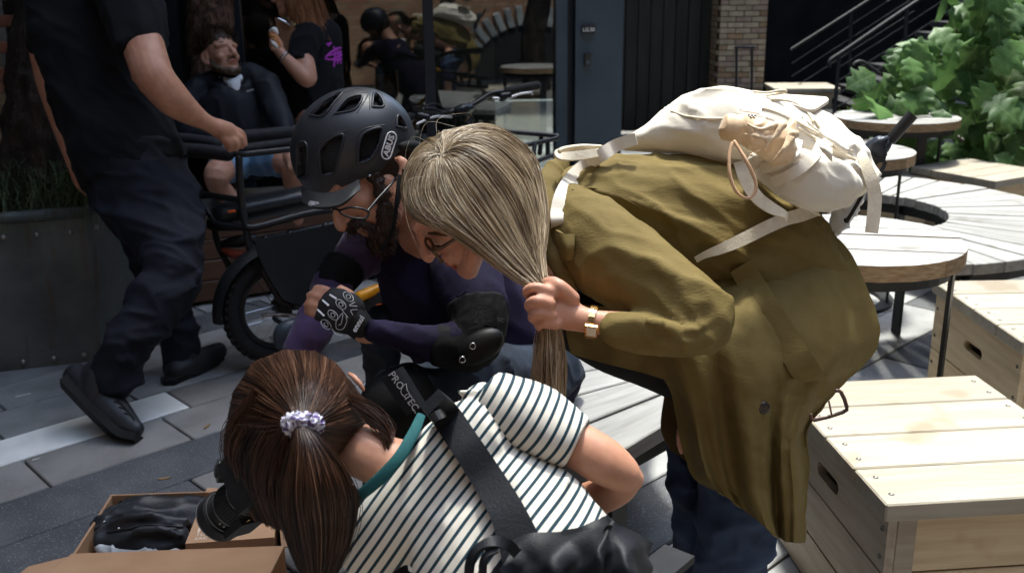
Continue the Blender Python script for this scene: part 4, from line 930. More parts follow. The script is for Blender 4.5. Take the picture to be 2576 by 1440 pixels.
# body: head, neck, arm and hand in one skin
mb = MB(); O1 = P(1162, 520, 1.86); f1 = camdir(-.737, -.676, .04); u1 = camdir(-.676, .737, .0)
Wh, Rh = head_mesh(mb, O1, f1, u1, 1.0, ears=False)
mb.tube([(1215, 560, 1.87, 70), (1310, 590, 1.9, 68), (1420, 620, 1.93, 90)]); mb.tube([(1420, 620, 1.95, 90), (1600, 640, 1.98, 110), (1900, 740, 2.02, 110)])
mb.tube([(1640, 818, 1.70, 34), (1560, 816, 1.695, 34), (1490, 808, 1.70, 31), (1440, 795, 1.71, 38), (1410, 782, 1.715, 46)], flat=.85)
mb.tube([(1425, 770, 1.715, 44), (1385, 768, 1.72, 48), (1370, 775, 1.725, 44)], flat=.75)
for a, m_, b2, t_ in (((1392, 735, 1.69), (1345, 722, 1.685), (1323, 735, 1.70), (1345, 752, 1.73)), ((1385, 763, 1.68), (1345, 755, 1.675), (1328, 770, 1.70), (1350, 780, 1.73)), ((1388, 792, 1.685), (1352, 786, 1.68), (1338, 800, 1.70), (1362, 806, 1.73)), ((1398, 815, 1.69), (1366, 812, 1.69), (1356, 822, 1.71), (1380, 826, 1.73))):
    mb.tube([(*a, 15.5), (*m_, 14), (*b2, 12.5), (*t_, 10.5)], n=10, flat=1.0)
mb.tube([(1440, 750, 1.70, 20), (1412, 722, 1.69, 18), (1388, 708, 1.70, 15), (1366, 712, 1.71, 12)], n=10, flat=1.0)
mb.tube([(1900, 800, 2.04, 60), (1850, 1050, 2.0, 60), (1840, 1440, 2.06, 50), (1828, 1760, 2.2, 40)]); mb.tube([(1800, 800, 2.1, 60), (1750, 1050, 2.16, 60), (1772, 1440, 2.23, 45), (1778, 1740, 2.36, 38)])
body = put('body', remesh(mb.mesh(), .0038, 3), mt_skin, wb); bvb = bvh_of(body)
mb = MB(); mb.tube([(1735, 1035, 1.96, 13), (1716, 1075, 1.95, 12), (1711, 1110, 1.95, 10), (1714, 1136, 1.96, 7)], flat=1.0); mb.tube([(1755, 1030, 1.98, 25), (1735, 1060, 1.97, 20)]); put('far_hand', remesh(mb.mesh(), .004, 3), mt_skin, wb)
# face details
for pts, r_, m_, nm in (([(1122, 662), (1136, 668), (1146, 676)], 4, mt_lip, 'lips'),):
    mb = MB(); mb.tube([(p[0], p[1], surf(bvb, p[0] + 4, p[1], 1.86, -.001), r_) for p in pts], flat=.8); put(nm, mb.mesh(), m_, wb)
mt_brow = mat('brow_brown', (.10, .06, .035), rough=.7)
mb = MB(); mb.tube(snap(bvb, [(1078, 586, 4), (1100, 588, 4.5), (1125, 592, 3)], 1.82, .001), flat=.5); put('eyebrow', mb.mesh(), mt_brow, wb)
mb = MB(); mb.tube(snap(bvb, [(1086, 612, 3), (1100, 618, 4), (1114, 618, 2.5)], 1.82, .001), flat=.4); put('eyelashes', mb.mesh(), mat('lash', (.015, .01, .008), rough=.6), wb)
# glasses
mt_tort = mat('tortoise', (.06, .03, .015), (.16, .09, .04), rough=.2, nscale=40, coat=.5)
gl = MB(); gl.tube([(1200, 575, 1.77, 4), (1160, 592, 1.765, 4.5), (1118, 618, 1.77, 5), (1092, 634, 1.785, 5)], n=6, flat=.6)
gl.tube([(1092, 634, 1.785, 5), (1078, 622, 1.80, 4), (1070, 606, 1.83, 4), (1075, 598, 1.84, 4), (1088, 612, 1.81, 4), (1094, 632, 1.785, 4)], n=6, flat=.8)
gl.tube([(1092, 634, 1.785, 5), (1104, 648, 1.79, 4), (1114, 657, 1.795, 3.5), (1106, 660, 1.80, 3)], n=6, flat=.8); put('glasses', gl.mesh(), mt_tort, wb)
# coat
T_ = MB()
T_.tube([(1415, 530, 1.97, 88), (1480, 530, 1.96, 122), (1580, 545, 1.96, 152), (1720, 570, 1.96, 176), (1880, 620, 1.98, 184), (1990, 690, 2.01, 150), (2060, 730, 2.03, 110)], n=22, flat=.82)
rows = [[(1560, 690, 1.92), (1690, 690, 1.92), (1830, 640, 1.93), (1950, 590, 1.95), (2060, 560, 2.02)], [(1590, 800, 1.84), (1720, 820, 1.82), (1870, 790, 1.82), (2010, 730, 1.87), (2148, 650, 1.99)], [(1640, 900, 1.86), (1750, 930, 1.80), (1890, 920, 1.78), (2050, 880, 1.84), (2214, 850, 2.0)],
        [(1690, 1000, 1.88), (1780, 1040, 1.82), (1890, 1040, 1.79), (1990, 1010, 1.82), (2108, 980, 1.94)], [(1712, 1110, 1.90), (1795, 1140, 1.84), (1900, 1150, 1.81), (1970, 1130, 1.82), (2032, 1075, 1.88)], [(1735, 1185, 1.92), (1812, 1210, 1.86), (1905, 1245, 1.83), (1975, 1260, 1.84), (2036, 1170, 1.88)], [(1758, 1215, 1.93), (1830, 1250, 1.87), (1927, 1326, 1.85), (1977, 1361, 1.86), (2026, 1364, 1.89)]]
tri = lambda x: 2 / math.pi * math.asin(.97 * math.sin(x))
def cfold(a, b): return (.004 + .044 * a) * tri(b * 19 + 1.2 * math.sin(a * 2.5) + .5) + .016 * a * tri(b * 43 - a * 2.0) + .006 * math.sin(a * 11 + b * 9) * a
SK = MB(); SK.sheet(rows, sub=13, th=.004, fold=cfold); skm = SK.mesh(); wrinkle(skm, .0016, 44, camdir(.7, -.5, 0), 4, True, 12.0); skirt = put('coat_skirt', skm, mt_coat, wb)
SF = MB(); SF.sheet([[(1420, 760, 1.90), (1520, 770, 1.87), (1620, 760, 1.85), (1720, 740, 1.86)], [(1424, 835, 1.92), (1520, 860, 1.88), (1620, 880, 1.86), (1720, 890, 1.85)], [(1436, 890, 1.94), (1540, 918, 1.90), (1620, 938, 1.88), (1705, 965, 1.87)]], sub=9, th=.004, fold=lambda a, b: .008 * a * tri(b * 13) + .003 * math.sin(a * 6 + b * 15)); put('coat_front', SF.mesh(), mt_coat, wb)
SB = MB(); SB.sheet([[(2060, 556, 1.99), (2050, 620, 2.12), (1960, 700, 2.2)], [(2140, 650, 2.0), (2120, 730, 2.15), (2000, 820, 2.24)], [(2205, 846, 2.01), (2150, 900, 2.16), (2000, 960, 2.25)], [(2105, 975, 1.96), (2060, 1010, 2.1), (1950, 1040, 2.2)]], sub=8, th=.004); put('coat_back_flap', SB.mesh(), mt_coat, wb)
me = remesh(T_.mesh(), .0055, 5)
wrinkle(me, .008, 10, camdir(.8, -.45, .2), 7.0, True, 5.0); wrinkle(me, .0035, 24, camdir(.8, -.45, .2), 7.0, True, 15.0); wrinkle(me, .0012, 52, camdir(.8, -.35, 0), 6.0, True, 12.0)
coat = put('coat', me, mt_coat, wb)
S_ = MB(); S_.tube([(1440, 555, 1.88, 92), (1500, 605, 1.82, 112), (1580, 665, 1.775, 112), (1660, 725, 1.735, 104), (1730, 775, 1.705, 92), (1775, 805, 1.70, 80)], n=20, flat=.9)
S_.tube([(1775, 808, 1.70, 80), (1740, 832, 1.69, 64), (1690, 838, 1.69, 54), (1620, 832, 1.69, 48), (1552, 820, 1.69, 43)], n=18, flat=.92, rnd=True)
for pts in ([(1852, 800, 1.69, 6), (1800, 838, 1.655, 9), (1720, 858, 1.65, 8), (1650, 850, 1.655, 5)], [(1848, 830, 1.68, 5), (1790, 862, 1.655, 8), (1720, 876, 1.66, 6)], [(1820, 790, 1.66, 8), (1750, 828, 1.645, 10), (1680, 822, 1.65, 7), (1630, 806, 1.655, 4)], [(1500, 560, 1.76, 5), (1560, 590, 1.74, 8), (1640, 650, 1.69, 8), (1720, 720, 1.66, 6)], [(1640, 600, 1.76, 5), (1700, 680, 1.72, 9), (1760, 740, 1.68, 6)], [(1590, 770, 1.72, 6), (1640, 740, 1.685, 9), (1650, 690, 1.69, 6)]):
    S_.tube(pts, n=8, flat=.9)
me = remesh(S_.mesh(), .0065, 4); wrinkle(me, .0065, 11, camdir(.8, -.45, .2), 6, True, 4.0); wrinkle(me, .0022, 34, camdir(.7, -.6, 0), 4, True, 14.0)
slv = put('sleeve', me, mt_coat, wb); bvc = bvh_of(coat, slv, skirt)
# shoulder seam, collar, lapel, epaulette, belt, buckle, button
mb = MB(); mb.tube(snap(bvc, [(1440, 478, 3), (1500, 474, 3), (1580, 505, 3), (1660, 560, 3), (1730, 640, 3), (1760, 672, 2)], 1.85, -.001), n=6, flat=1.0); put('seam', mb.mesh(), mt_coat, coat)
mb = MB(); mb.tube([(1420, 412, 1.97, 24), (1385, 440, 1.92, 30), (1372, 500, 1.86, 30), (1378, 570, 1.82, 28), (1398, 650, 1.80, 26), (1425, 705, 1.79, 20), (1448, 742, 1.79, 9)], n=12, flat=.55); me = remesh(mb.mesh(), .005, 2); wrinkle(me, .002, 40, camdir(1, 0, 0), 3, True, 9); put('collar', me, mt_coat, wb)
mb = MB(); mb.sheet([[(1396, 578, 1.775), (1420, 588, 1.755), (1446, 588, 1.75)], [(1402, 612, 1.772), (1424, 622, 1.745), (1445, 622, 1.745)], [(1410, 650, 1.775), (1424, 654, 1.755), (1441, 654, 1.755)]], sub=4, th=.008); put('epaulette', mb.mesh(), mt_coat, wb)
mb = MB(); mb.strap(snap(bvc, [(1862, 668, 30, .1), (1885, 705, 32, .1), (1925, 770, 33, .1), (1975, 850, 34, .1), (2025, 930, 35, .05), (2065, 995, 35, 0)], 1.80, .008), th=.003); put('belt', mb.mesh(), mt_coat, wb)
mt_buckle = mat('buckle_brown', (.05, .025, .018), (.10, .055, .04), rough=.3, nscale=30, coat=.4)
mb = MB(); c4 = [(2040, 1042), (2048, 1056), (2120, 1036), (2130, 1022), (2116, 986), (2104, 982)]; mb.tube([(*p, 1.80, 5) for p in c4], n=8, sub=2, flat=.7); mb.tube([(2085, 1008, 1.80, 2.5), (2092, 1042, 1.79, 2.5)], n=6); put('buckle', mb.mesh(), mt_buckle, wb)
mb = MB(); db = surf(bvc, 1921, 1025, 1.80, .004); mb.pell(1921, 1025, db, 17, 16, 6, 20); put('button', mb.mesh(), mat('button', (.02, .017, .016), (.10, .07, .05), rough=.2, nscale=60), wb)
mb = MB(); mb.tube([(1440, 795, 2.02, 82), (1540, 840, 2.02, 98), (1650, 885, 2.05, 96), (1760, 940, 2.08, 90)], n=18, flat=.9); me = remesh(mb.mesh(), .01, 4); put('black_top', me, mt_blacktop, wb)
mb = MB(); mb.tube([(1525, 896, 1.93, 1.2), (1524, 912, 1.93, 1.5)], n=5); put('pendant', mb.mesh(), mt_chrome, wb)
mb = MB(); mb.sheet([[(1672, 985, 2.06), (1710, 975, 2.04), (1770, 990, 2.0)], [(1662, 1075, 2.07), (1700, 1080, 2.05), (1760, 1090, 2.0)], [(1684, 1130, 2.07), (1700, 1140, 2.05), (1745, 1175, 2.0)]], sub=5, th=.004); put('coat_inside', mb.mesh(), mt_coat_in, wb)
# jeans and boots
mb = MB(); mb.tube([(1900, 860, 2.06, 130), (1860, 1050, 2.0, 118), (1850, 1250, 2.0, 100), (1842, 1440, 2.06, 92), (1832, 1600, 2.13, 84), (1826, 1770, 2.21, 72)], n=18); mb.tube([(1800, 900, 2.12, 110), (1748, 1050, 2.16, 82), (1752, 1220, 2.16, 70), (1770, 1440, 2.23, 62), (1778, 1740, 2.36, 56)], n=18)
mb.tube([(1700, 1130, 2.10, 6), (1722, 1180, 2.09, 10), (1745, 1230, 2.09, 8)]); me = remesh(mb.mesh(), .009, 4); wrinkle(me, .008, 9, (0, 0, 1), .45, True, 3); wrinkle(me, .003, 26, (0, 0, 1), .6, True, 5); put('jeans', me, mt_jeans, wb)
mb = MB(); mb.tube([(1870, 1268, 1.93, 2.5), (1868, 1440, 1.985, 2.5), (1862, 1600, 2.05, 2)], n=5); put('side_seam', mb.mesh(), mat('denim_thread', srgb(90, 104, 130), rough=.9), wb)
for (u_, v_, d_) in ((1826, 1775, 2.21), (1778, 1745, 2.37)):
    q = P(u_, v_, d_); mb = MB(); mb.wtube([(q[0] + .06, q[1] + .01, .06), (q[0], q[1], .05), (q[0] - .12, q[1] - .02, .04), (q[0] - .17, q[1] - .03, .035)], [.04, .05, .042, .03], n=12, sub=3, rnd=True); mb.wtube([(q[0] + .03, q[1], .06), (q[0] + .02, q[1], .22)], [.05, .05], n=12, rnd=True); put('boot', remesh(mb.mesh(), .008, 3), mt_blacktop, wb)
# hair
GB = [[(1112, 394, 1.81), (1140, 340, 1.845), (1232, 328, 1.91), (1318, 398, 1.95), (1352, 520, 1.89), (1358, 640, 1.79), (1370, 722, 1.73)], [(1112, 394, 1.80), (1180, 338, 1.84), (1262, 348, 1.86), (1330, 416, 1.86), (1360, 540, 1.81), (1356, 640, 1.76), (1368, 722, 1.72)],
      [(1112, 394, 1.80), (1175, 360, 1.80), (1250, 390, 1.79), (1312, 465, 1.79), (1345, 575, 1.77), (1352, 655, 1.745), (1366, 723, 1.715)], [(1112, 394, 1.80), (1168, 388, 1.78), (1232, 432, 1.765), (1285, 512, 1.76), (1322, 602, 1.75), (1348, 670, 1.735), (1366, 724, 1.712)],
      [(1112, 394, 1.80), (1145, 412, 1.775), (1185, 468, 1.765), (1235, 540, 1.755), (1285, 615, 1.745), (1335, 682, 1.73), (1364, 725, 1.71)], [(1112, 394, 1.80), (1118, 430, 1.775), (1145, 500, 1.765), (1195, 568, 1.755), (1252, 632, 1.745), (1318, 694, 1.73), (1362, 727, 1.71)],
      [(1112, 394, 1.80), (1085, 428, 1.78), (1082, 495, 1.772), (1122, 548, 1.765), (1198, 606, 1.755), (1296, 690, 1.735), (1360, 728, 1.71)], [(1112, 394, 1.80), (1062, 402, 1.79), (1028, 465, 1.79), (1044, 532, 1.785), (1130, 572, 1.77), (1258, 662, 1.75), (1356, 730, 1.715)]]
mt_blonde = hair_mat('blonde_hair', [(.07, .045, .028), (.22, .15, .09), (.42, .32, .205), (.60, .49, .33), (.80, .71, .54)], .36, .5)
pol = guide_strands(GB, 11000, 22, .0055, 21, clump=.02); hb = put('hair', ssmooth(pol, .00075, .0006, 3, streaks(len(pol), 5, .5, .22, .12, 60)), mt_blonde, wb)
GT = [[(1366, 700, 1.73), (1372, 780, 1.73), (1360, 870, 1.735), (1348, 940, 1.75), (1338, 985, 1.76)], [(1372, 700, 1.72), (1378, 780, 1.715), (1374, 870, 1.72), (1368, 945, 1.73), (1366, 1002, 1.74)], [(1376, 700, 1.72), (1384, 780, 1.71), (1392, 870, 1.715), (1394, 950, 1.72), (1396, 1016, 1.73)], [(1380, 700, 1.73), (1392, 780, 1.73), (1408, 870, 1.735), (1416, 950, 1.75), (1418, 1012, 1.76)]]
GF = [[(1118, 390, 1.80), (1064, 400, 1.79), (1030, 465, 1.79), (1042, 528, 1.785), (1086, 562, 1.775), (1126, 576, 1.77), (1156, 592, 1.765)], [(1118, 388, 1.81), (1080, 372, 1.82), (1036, 412, 1.83), (1022, 462, 1.84), (1024, 508, 1.84), (1046, 544, 1.83), (1088, 566, 1.81)], [(1120, 385, 1.83), (1098, 352, 1.86), (1062, 372, 1.89), (1036, 420, 1.9), (1026, 470, 1.9), (1034, 520, 1.89), (1060, 552, 1.87)]]
GH = [[(1118, 398, 1.79), (1098, 368, 1.81), (1072, 362, 1.85), (1050, 385, 1.89)], [(1118, 398, 1.79), (1114, 358, 1.815), (1118, 340, 1.86), (1136, 330, 1.91)], [(1118, 398, 1.79), (1134, 354, 1.81), (1170, 332, 1.85), (1230, 326, 1.90)], [(1118, 398, 1.79), (1150, 362, 1.80), (1205, 340, 1.83), (1270, 348, 1.86)]]
pol = guide_strands(GH, 2600, 16, .0035, 26, clump=.03); put('crown_hair', ssmooth(pol, .00075, .0006, 14, streaks(len(pol), 19, .5, .2, .12, 40)), mt_blonde, wb)
pol = guide_strands(GF, 2600, 18, .0035, 24, clump=.04); put('fringe', ssmooth(pol, .00075, .0006, 13, streaks(len(pol), 17, .5, .22, .12, 40)), mt_blonde, wb)
pol = guide_strands(GT, 2400, 14, .0048, 22, clump=.06); put('hair_tail', ssmooth(pol, .0007, .0005, 4, streaks(len(pol), 6, .5, .3, .16, 20)), mt_blonde, wb)
# soft under-volume so that no scalp shows, then stray hairs
cap = MB(); cap.ell(Wh(0, -.02, .038), np.array([.075, .091, .079]), Rh); cap.tube([(1180, 430, 1.85, 88), (1250, 500, 1.83, 90), (1300, 590, 1.80, 55), (1345, 680, 1.76, 26), (1372, 735, 1.73, 14), (1380, 830, 1.73, 17), (1384, 940, 1.75, 22)], flat=.75)
cm = remesh(cap.mesh(), .006, 3); a_ = cm.attributes.new('tone', 'FLOAT', 'POINT'); a_.data.foreach_set('value', np.full(len(cm.vertices), .42, np.float32)); put('hair_volume', cm, mt_blonde, wb)
fl = []
for i in range(12):
    u0, v0 = 1112 + RNG.normal() * 45, 392 + RNG.normal() * 40; q = RNG.random()
    if i < 5: e = [(u0, v0), (u0 - 60 - 40 * q, v0 - 30 + 60 * q), (u0 - 80 - 20 * q, v0 + 60 + 60 * q), (u0 - 60 + 40 * RNG.random(), v0 + 150 + 60 * q)]
    elif i < 10: e = [(u0 + 40, v0 + 60), (u0 + 110, v0 + 120 + 50 * q), (u0 + 190, v0 + 170 + 60 * q), (u0 + 250, v0 + 110 + 90 * q)]
    else: e = [(u0, v0), (u0 + 20 * q, v0 - 60 - 20 * q), (u0 + 80, v0 - 75), (u0 + 160 * q + 60, v0 - 50 - 20 * q)]
    k = crom(np.array([P(*p, 1.76 + .03 * j * (i >= 10)) for j, p in enumerate(e)]), 6); fl.append(k)
put('stray_hair', ssmooth(fl, .0003, .0002, 9, np.full(len(fl), .85)), mt_blonde, wb, kind='stuff')
# gold watch
mt_gold = mat('gold', (.75, .52, .22), rough=.25, metal=1.0)
wt = MB(); nl_ = 22; ctr = P(1490, 809, 1.70); ax = nrm(P(1540, 815, 1.697) - P(1440, 800, 1.71)); e_a = nrm(np.cross(ax, FW)); e_b = np.cross(e_a, ax)
for i in range(nl_):
    a = i * 2 * math.pi / nl_; rr_ = .0262; c = ctr + (e_a * math.cos(a) * 1.03 + e_b * math.sin(a) * .9) * rr_; rad = nrm(c - ctr); wt.box(c, (.011, .0062, .003), np.column_stack([ax, nrm(np.cross(rad, ax)), rad]))
wp = put('watch', wt.mesh(smooth=False), mt_gold, wb)
c = P(1487, 832, 1.678); rad = nrm(-FW * .8 - UV * .6); tg = nrm(np.cross(rad, ax)); mb = MB(); mb.box(c, (.021, .024, .005), np.column_stack([ax, tg, rad])); put('watch_case', mb.mesh(smooth=False), mt_gold, wp)
mb = MB(); mb.box(c + rad * .0028, (.016, .018, .001), np.column_stack([ax, tg, rad])); put('watch_dial', mb.mesh(smooth=False), mat('dial', (.7, .64, .5), rough=.3), wp)
# ------------------------------------------------------------------ beige backpack with what it carries
bpk = thing('backpack', 'off white canvas backpack on the back of the woman in the olive coat', 'backpack', P(1880, 430, 2.0))
mt_canvas = mat('canvas', srgb(212, 204, 190), srgb(224, 216, 203), rough=.8, nscale=7, sheen=.1, bump=.3, bscale=420)
mt_web = mat('webbing', srgb(216, 204, 182), srgb(230, 220, 200), rough=.85, nscale=50, stretch=(1, 1, 1), bump=.5, bscale=260)
B_ = MB(); B_.tube(z1([(430, 540, 1.97, 22), (560, 500, 1.99, 52), (760, 455, 1.98, 138), (1000, 395, 1.97, 235), (1250, 388, 1.965, 302), (1500, 410, 1.965, 305), (1750, 500, 1.99, 320), (1960, 620, 2.0, 330), (2120, 690, 2.01, 270)]), n=26, flat=1.0)
B_.tube(z1([(1580, 640, 1.86, 130), (1760, 730, 1.84, 185), (1960, 800, 1.85, 200), (2130, 790, 1.9, 165)]), n=20, flat=.75)
for pts in ([(960, 200, 1.95, 30), (1150, 120, 1.93, 42), (1400, 120, 1.92, 40), (1700, 210, 1.92, 30), (2000, 330, 1.94, 26), (2290, 480, 1.98, 34)], 
            [(1850, 300, 1.88, 14), (2000, 430, 1.88, 26), (2200, 560, 1.91, 24)], [(2180, 640, 1.9, 20), (2260, 660, 1.92, 34), (2310, 690, 1.95, 22)], [(2000, 900, 1.84, 20), (2100, 840, 1.84, 26), (2200, 720, 1.88, 20)], [(640, 400, 1.98, 26), (800, 320, 1.97, 30), (930, 240, 1.96, 24)]):
    B_.tube(z1(pts), n=10, flat=.9)
me = remesh(B_.mesh(), .006, 4); wrinkle(me, .009, 12, camdir(.9, .12, 0), 8, True, 1.0); wrinkle(me, .004, 22, camdir(.85, -.3, 0), 5, True, 14.0); wrinkle(me, .0012, 50, camdir(.85, -.3, 0), 3, True, 24.0)
bag = put('bag', me, mt_canvas, bpk); bvg = bvh_of(bag)
mb = MB(); mb.sheet([z1([(1560, 120, 2.06), (1750, 140, 2.08), (1900, 150, 2.08), (2040, 160, 2.06)]), z1([(1640, 170, 1.98), (1780, 185, 2.0), (1910, 200, 2.0), (2052, 185, 2.0)]), z1([(1740, 200, 1.94), (1830, 225, 1.93), (1910, 250, 1.93), (1965, 245, 1.94)])], sub=5, th=.006); put('flap', mb.mesh(), mt_canvas, bpk)
# pocket hem, crossed bands, seams
def snapz(pts, dflt=1.86, off=.003): return snap(bvg, [(q[0], q[1]) + tuple(q[2:]) for q in [(1381.7 + .3418 * p[0], 188.7 + .3418 * p[1], p[2] * .3418) for p in pts]], dflt, off)
for nm, pts in (('pocket_hem', [(1560, 690, 36), (1640, 670, 40), (1740, 620, 42), (1800, 560, 40), (1835, 480, 30)]), ('pocket_band', [(1640, 790, 40), (1760, 740, 42), (1880, 660, 42), (1960, 580, 36), (1985, 510, 24)]), ('pocket_band', [(1520, 700, 30), (1620, 780, 40), (1700, 860, 34)])):
    mb = MB(); mb.strap(snapz(pts, 1.84, .004), th=.0025); put(nm, mb.mesh(), mt_canvas, bpk)
for pts in ([(900, 265), (1000, 300), (1150, 320), (1280, 320)], [(1840, 390), (1920, 440), (2100, 540), (2250, 620)], [(1740, 900), (1850, 960), (1990, 1030)], [(1420, 240), (1600, 250), (1800, 330), (2000, 440), (2230, 560)]):
    mb = MB(); mb.tube(snapz([(*p, 8) for p in pts], 1.9, .001), n=6, flat=1.0); put('seam_piping', mb.mesh(), mt_web, bpk)
for pts in ([(1640, 180, 10), (1760, 190, 10), (1850, 230, 10), (1920, 300, 10), (1940, 340, 12)], [(1700, 160, 9), (1800, 200, 9), (1900, 260, 9), (1960, 340, 9), (1985, 380, 11)], [(1500, 120, 8), (1600, 130, 9), (1720, 110, 9), (1735, 130, 9), (1600, 150, 8)]):
    mb = MB(); mb.tube(snapz(pts, 1.92, .004), n=6, flat=1.0); put('drawcord', mb.mesh(), mt_web, bpk)
mb = MB(); mb.sheet([z1([(1960, 470, 1.80), (2030, 490, 1.79), (2085, 540, 1.80)]), z1([(1990, 540, 1.785), (2040, 560, 1.78), (2085, 590, 1.79)]), z1([(2050, 610, 1.80), (2065, 625, 1.795), (2082, 640, 1.80)])], sub=4, th=.003); put('cord_tab', mb.mesh(), mt_canvas, bpk)
# straps
bvall = bvh_of(coat, slv)
def zs(pts): return [(1381.7 + .3418 * p[0], 188.7 + .3418 * p[1]) + tuple(p[2:]) for p in pts]
mb = MB(); mb.strap([(q[0], q[1], surf(bvall, q[0], q[1], q[2], .006), q[3] * .3418) for q in zs([(640, 470, 1.90, 44), (550, 495, 1.905, 46), (470, 530, 1.91, 48), (380, 590, 1.90, 50), (270, 665, 1.86, 54), (170, 760, 1.83, 58), (95, 880, 1.81, 56), (60, 1000, 1.80, 50), (58, 1085, 1.80, 46)])] + [(1402, 590, 1.86, 15)], th=.004, sub=5); put('shoulder_strap', mb.mesh(), mt_canvas, bpk)
mb = MB(); mb.strap([(q[0], q[1], q[2], q[3] * .3418, q[4]) for q in zs([(380, 545, 1.93, 30, .3), (230, 545, 1.90, 36, .5), (100, 560, 1.885, 34, .7), (62, 575, 1.88, 30, 1.2), (90, 600, 1.87, 32, .7), (230, 590, 1.875, 34, .2), (400, 565, 1.91, 28, .2)])], th=.003, sub=6); put('grab_handle', mb.mesh(), mt_web, bpk)
mb = MB(); mb.strap([(q[0], q[1], surf(bvall, q[0], q[1], q[2], .016), q[3] * .3418) for q in zs([(1960, 990, 1.88, 50), (1850, 1030, 1.85, 50), (1740, 1060, 1.82, 48), (1600, 1120, 1.81, 48), (1420, 1210, 1.80, 46), (1260, 1280, 1.81, 38), (1150, 1320, 1.82, 26)])] + [(1752, 652, 1.86, 8)], th=.004, sub=5); put('lower_strap', mb.mesh(), mt_web, bpk)
mb = MB(); mb.strap([(q[0], q[1], q[2], q[3] * .3418, q[4]) for q in zs([(1400, 640, 1.795, 44, 0), (1450, 780, 1.775, 46, .1), (1530, 900, 1.765, 46, .2), (1630, 975, 1.77, 42, .3), (1720, 1020, 1.785, 30, .6), (1745, 1050, 1.80, 26, .9)])], th=.003, sub=6); put('loose_strap', mb.mesh(), mt_web, bpk)
mb = MB(); mb.strap([(q[0], q[1], q[2], q[3] * .3418, q[4]) for q in zs([(2270, 520, 1.97, 30, .6), (2310, 620, 1.95, 38, .3), (2365, 760, 1.94, 46, .2), (2395, 880, 1.94, 48, .1), (2390, 1010, 1.94, 48, 0), (2372, 1160, 1.94, 46, 0)])], th=.003, sub=6); put('loose_strap', mb.mesh(), mt_web, bpk)
# peach drawstring pouch in the side pocket
po = thing('drawstring_pouch', 'peach satin drawstring pouch stuffed in the backpack side pocket', 'pouch', P(1890, 360, 1.8))
mt_peach = mat('peach_satin', srgb(204, 172, 136), srgb(226, 200, 166), rough=.42, nscale=8, sheen=.3, bump=.2, bscale=90)
Q_ = MB(); Q_.tube(z1([(1305, 375, 1.785, 70), (1335, 385, 1.78, 88), (1420, 405, 1.775, 78)]), n=18, flat=.85, rnd=False); Q_.tube(z1([(1350, 385, 1.79, 92), (1440, 405, 1.785, 96), (1560, 440, 1.78, 120), (1660, 490, 1.79, 130), (1720, 560, 1.82, 110)]), n=18, flat=.8); Q_.tube(z1([(1690, 500, 1.79, 85), (1770, 400, 1.80, 62), (1785, 330, 1.81, 40), (1778, 285, 1.82, 14)]), n=12, flat=.7)
for pts in ([(1430, 430, 1.725, 20), (1540, 460, 1.72, 26), (1640, 470, 1.725, 18)], [(1460, 360, 1.73, 18), (1560, 400, 1.72, 24), (1700, 350, 1.735, 18)], [(1480, 590, 1.745, 14), (1600, 520, 1.72, 22), (1720, 370, 1.73, 16)], [(1650, 640, 1.76, 16), (1720, 560, 1.74, 22), (1800, 430, 1.75, 14)]): Q_.tube(z1(pts), n=8, flat=.9)
me = remesh(Q_.mesh(), .0035, 2); wrinkle(me, .0055, 18, camdir(.75, -.5, .2), 4, True, 6.0); wrinkle(me, .002, 50, camdir(.3, .8, 0), 2, True, 9.0); put('pouch_bag', me, mt_peach, po)
mb = MB(); mb.tube(z1([(1345, 500, 1.745, 13), (1325, 600, 1.74, 13), (1330, 740, 1.735, 14), (1380, 860, 1.735, 12), (1460, 905, 1.735, 11), (1515, 860, 1.735, 13), (1515, 770, 1.735, 13), (1455, 640, 1.735, 14), (1390, 530, 1.745, 12), (1360, 490, 1.75, 16)]), n=8, flat=.7); put('drawstring', mb.mesh(), mat('satin_cord', srgb(196, 156, 122), srgb(214, 178, 146), rough=.4, nscale=30, bump=.4, bscale=120), po)
mb = MB(); 
for i in range(7): mb.ell(P(*zs([(1470 + 8 * i, 295 + (i % 3) * 10, 1.73)])[0]), (.0022,) * 3, None, 8, 6)
put('chain', mb.mesh(), mt_chrome, po)
lb = MB(); lb.sheet([z1([(1400, 225, 1.80), (1430, 190, 1.81)])+z1([(1500, 205, 1.81), (1565, 230, 1.82)]), z1([(1405, 240, 1.79), (1440, 235, 1.79)])+z1([(1500, 250, 1.79), (1560, 262, 1.80)]), z1([(1400, 262, 1.79), (1440, 262, 1.785)])+z1([(1500, 270, 1.785), (1555, 285, 1.795)])], sub=3, th=.004); put('care_label', lb.mesh(), mat('white_label', (.8, .8, .82), rough=.5), bpk)
# folded umbrella on the far side
um = thing('folded_umbrella', 'folded black umbrella with straight handle sticking out of the backpack', 'umbrella', P(2230, 360, 2.035))
mt_umb = mat('umbrella_cloth', (.014, .016, .022), (.03, .034, .045), rough=.35, nscale=20, bump=.3, bscale=60)
mb = MB(); mb.tube([(2296, 288, 2.015, 15), (2268, 320, 2.025, 14.5), (2240, 352, 2.035, 14)], n=16, sub=2, rnd=False, flat=1); put('handle', mb.mesh(), mt_matte, um)
mb = MB(); mb.tube([(2240, 350, 2.035, 12), (2222, 365, 2.035, 24), (2196, 378, 2.045, 26), (2172, 400, 2.055, 24), (2150, 450, 2.065, 22), (2125, 520, 2.075, 16)], n=16, flat=.9)
for k in range(6): mb.tube([(2236 - k, 348 + 3 * k, 2.005, 4), (2212 + k * 3, 352 + 8 * k, 1.995, 7), (2180 + k * 4, 372 + k * 8, 2.005, 6)], n=6, flat=.8)
me = remesh(mb.mesh(), .005, 1); wrinkle(me, .004, 40, camdir(-.6, -.6, 0), 4, True, 3); put('canopy', me, mt_umb, um)
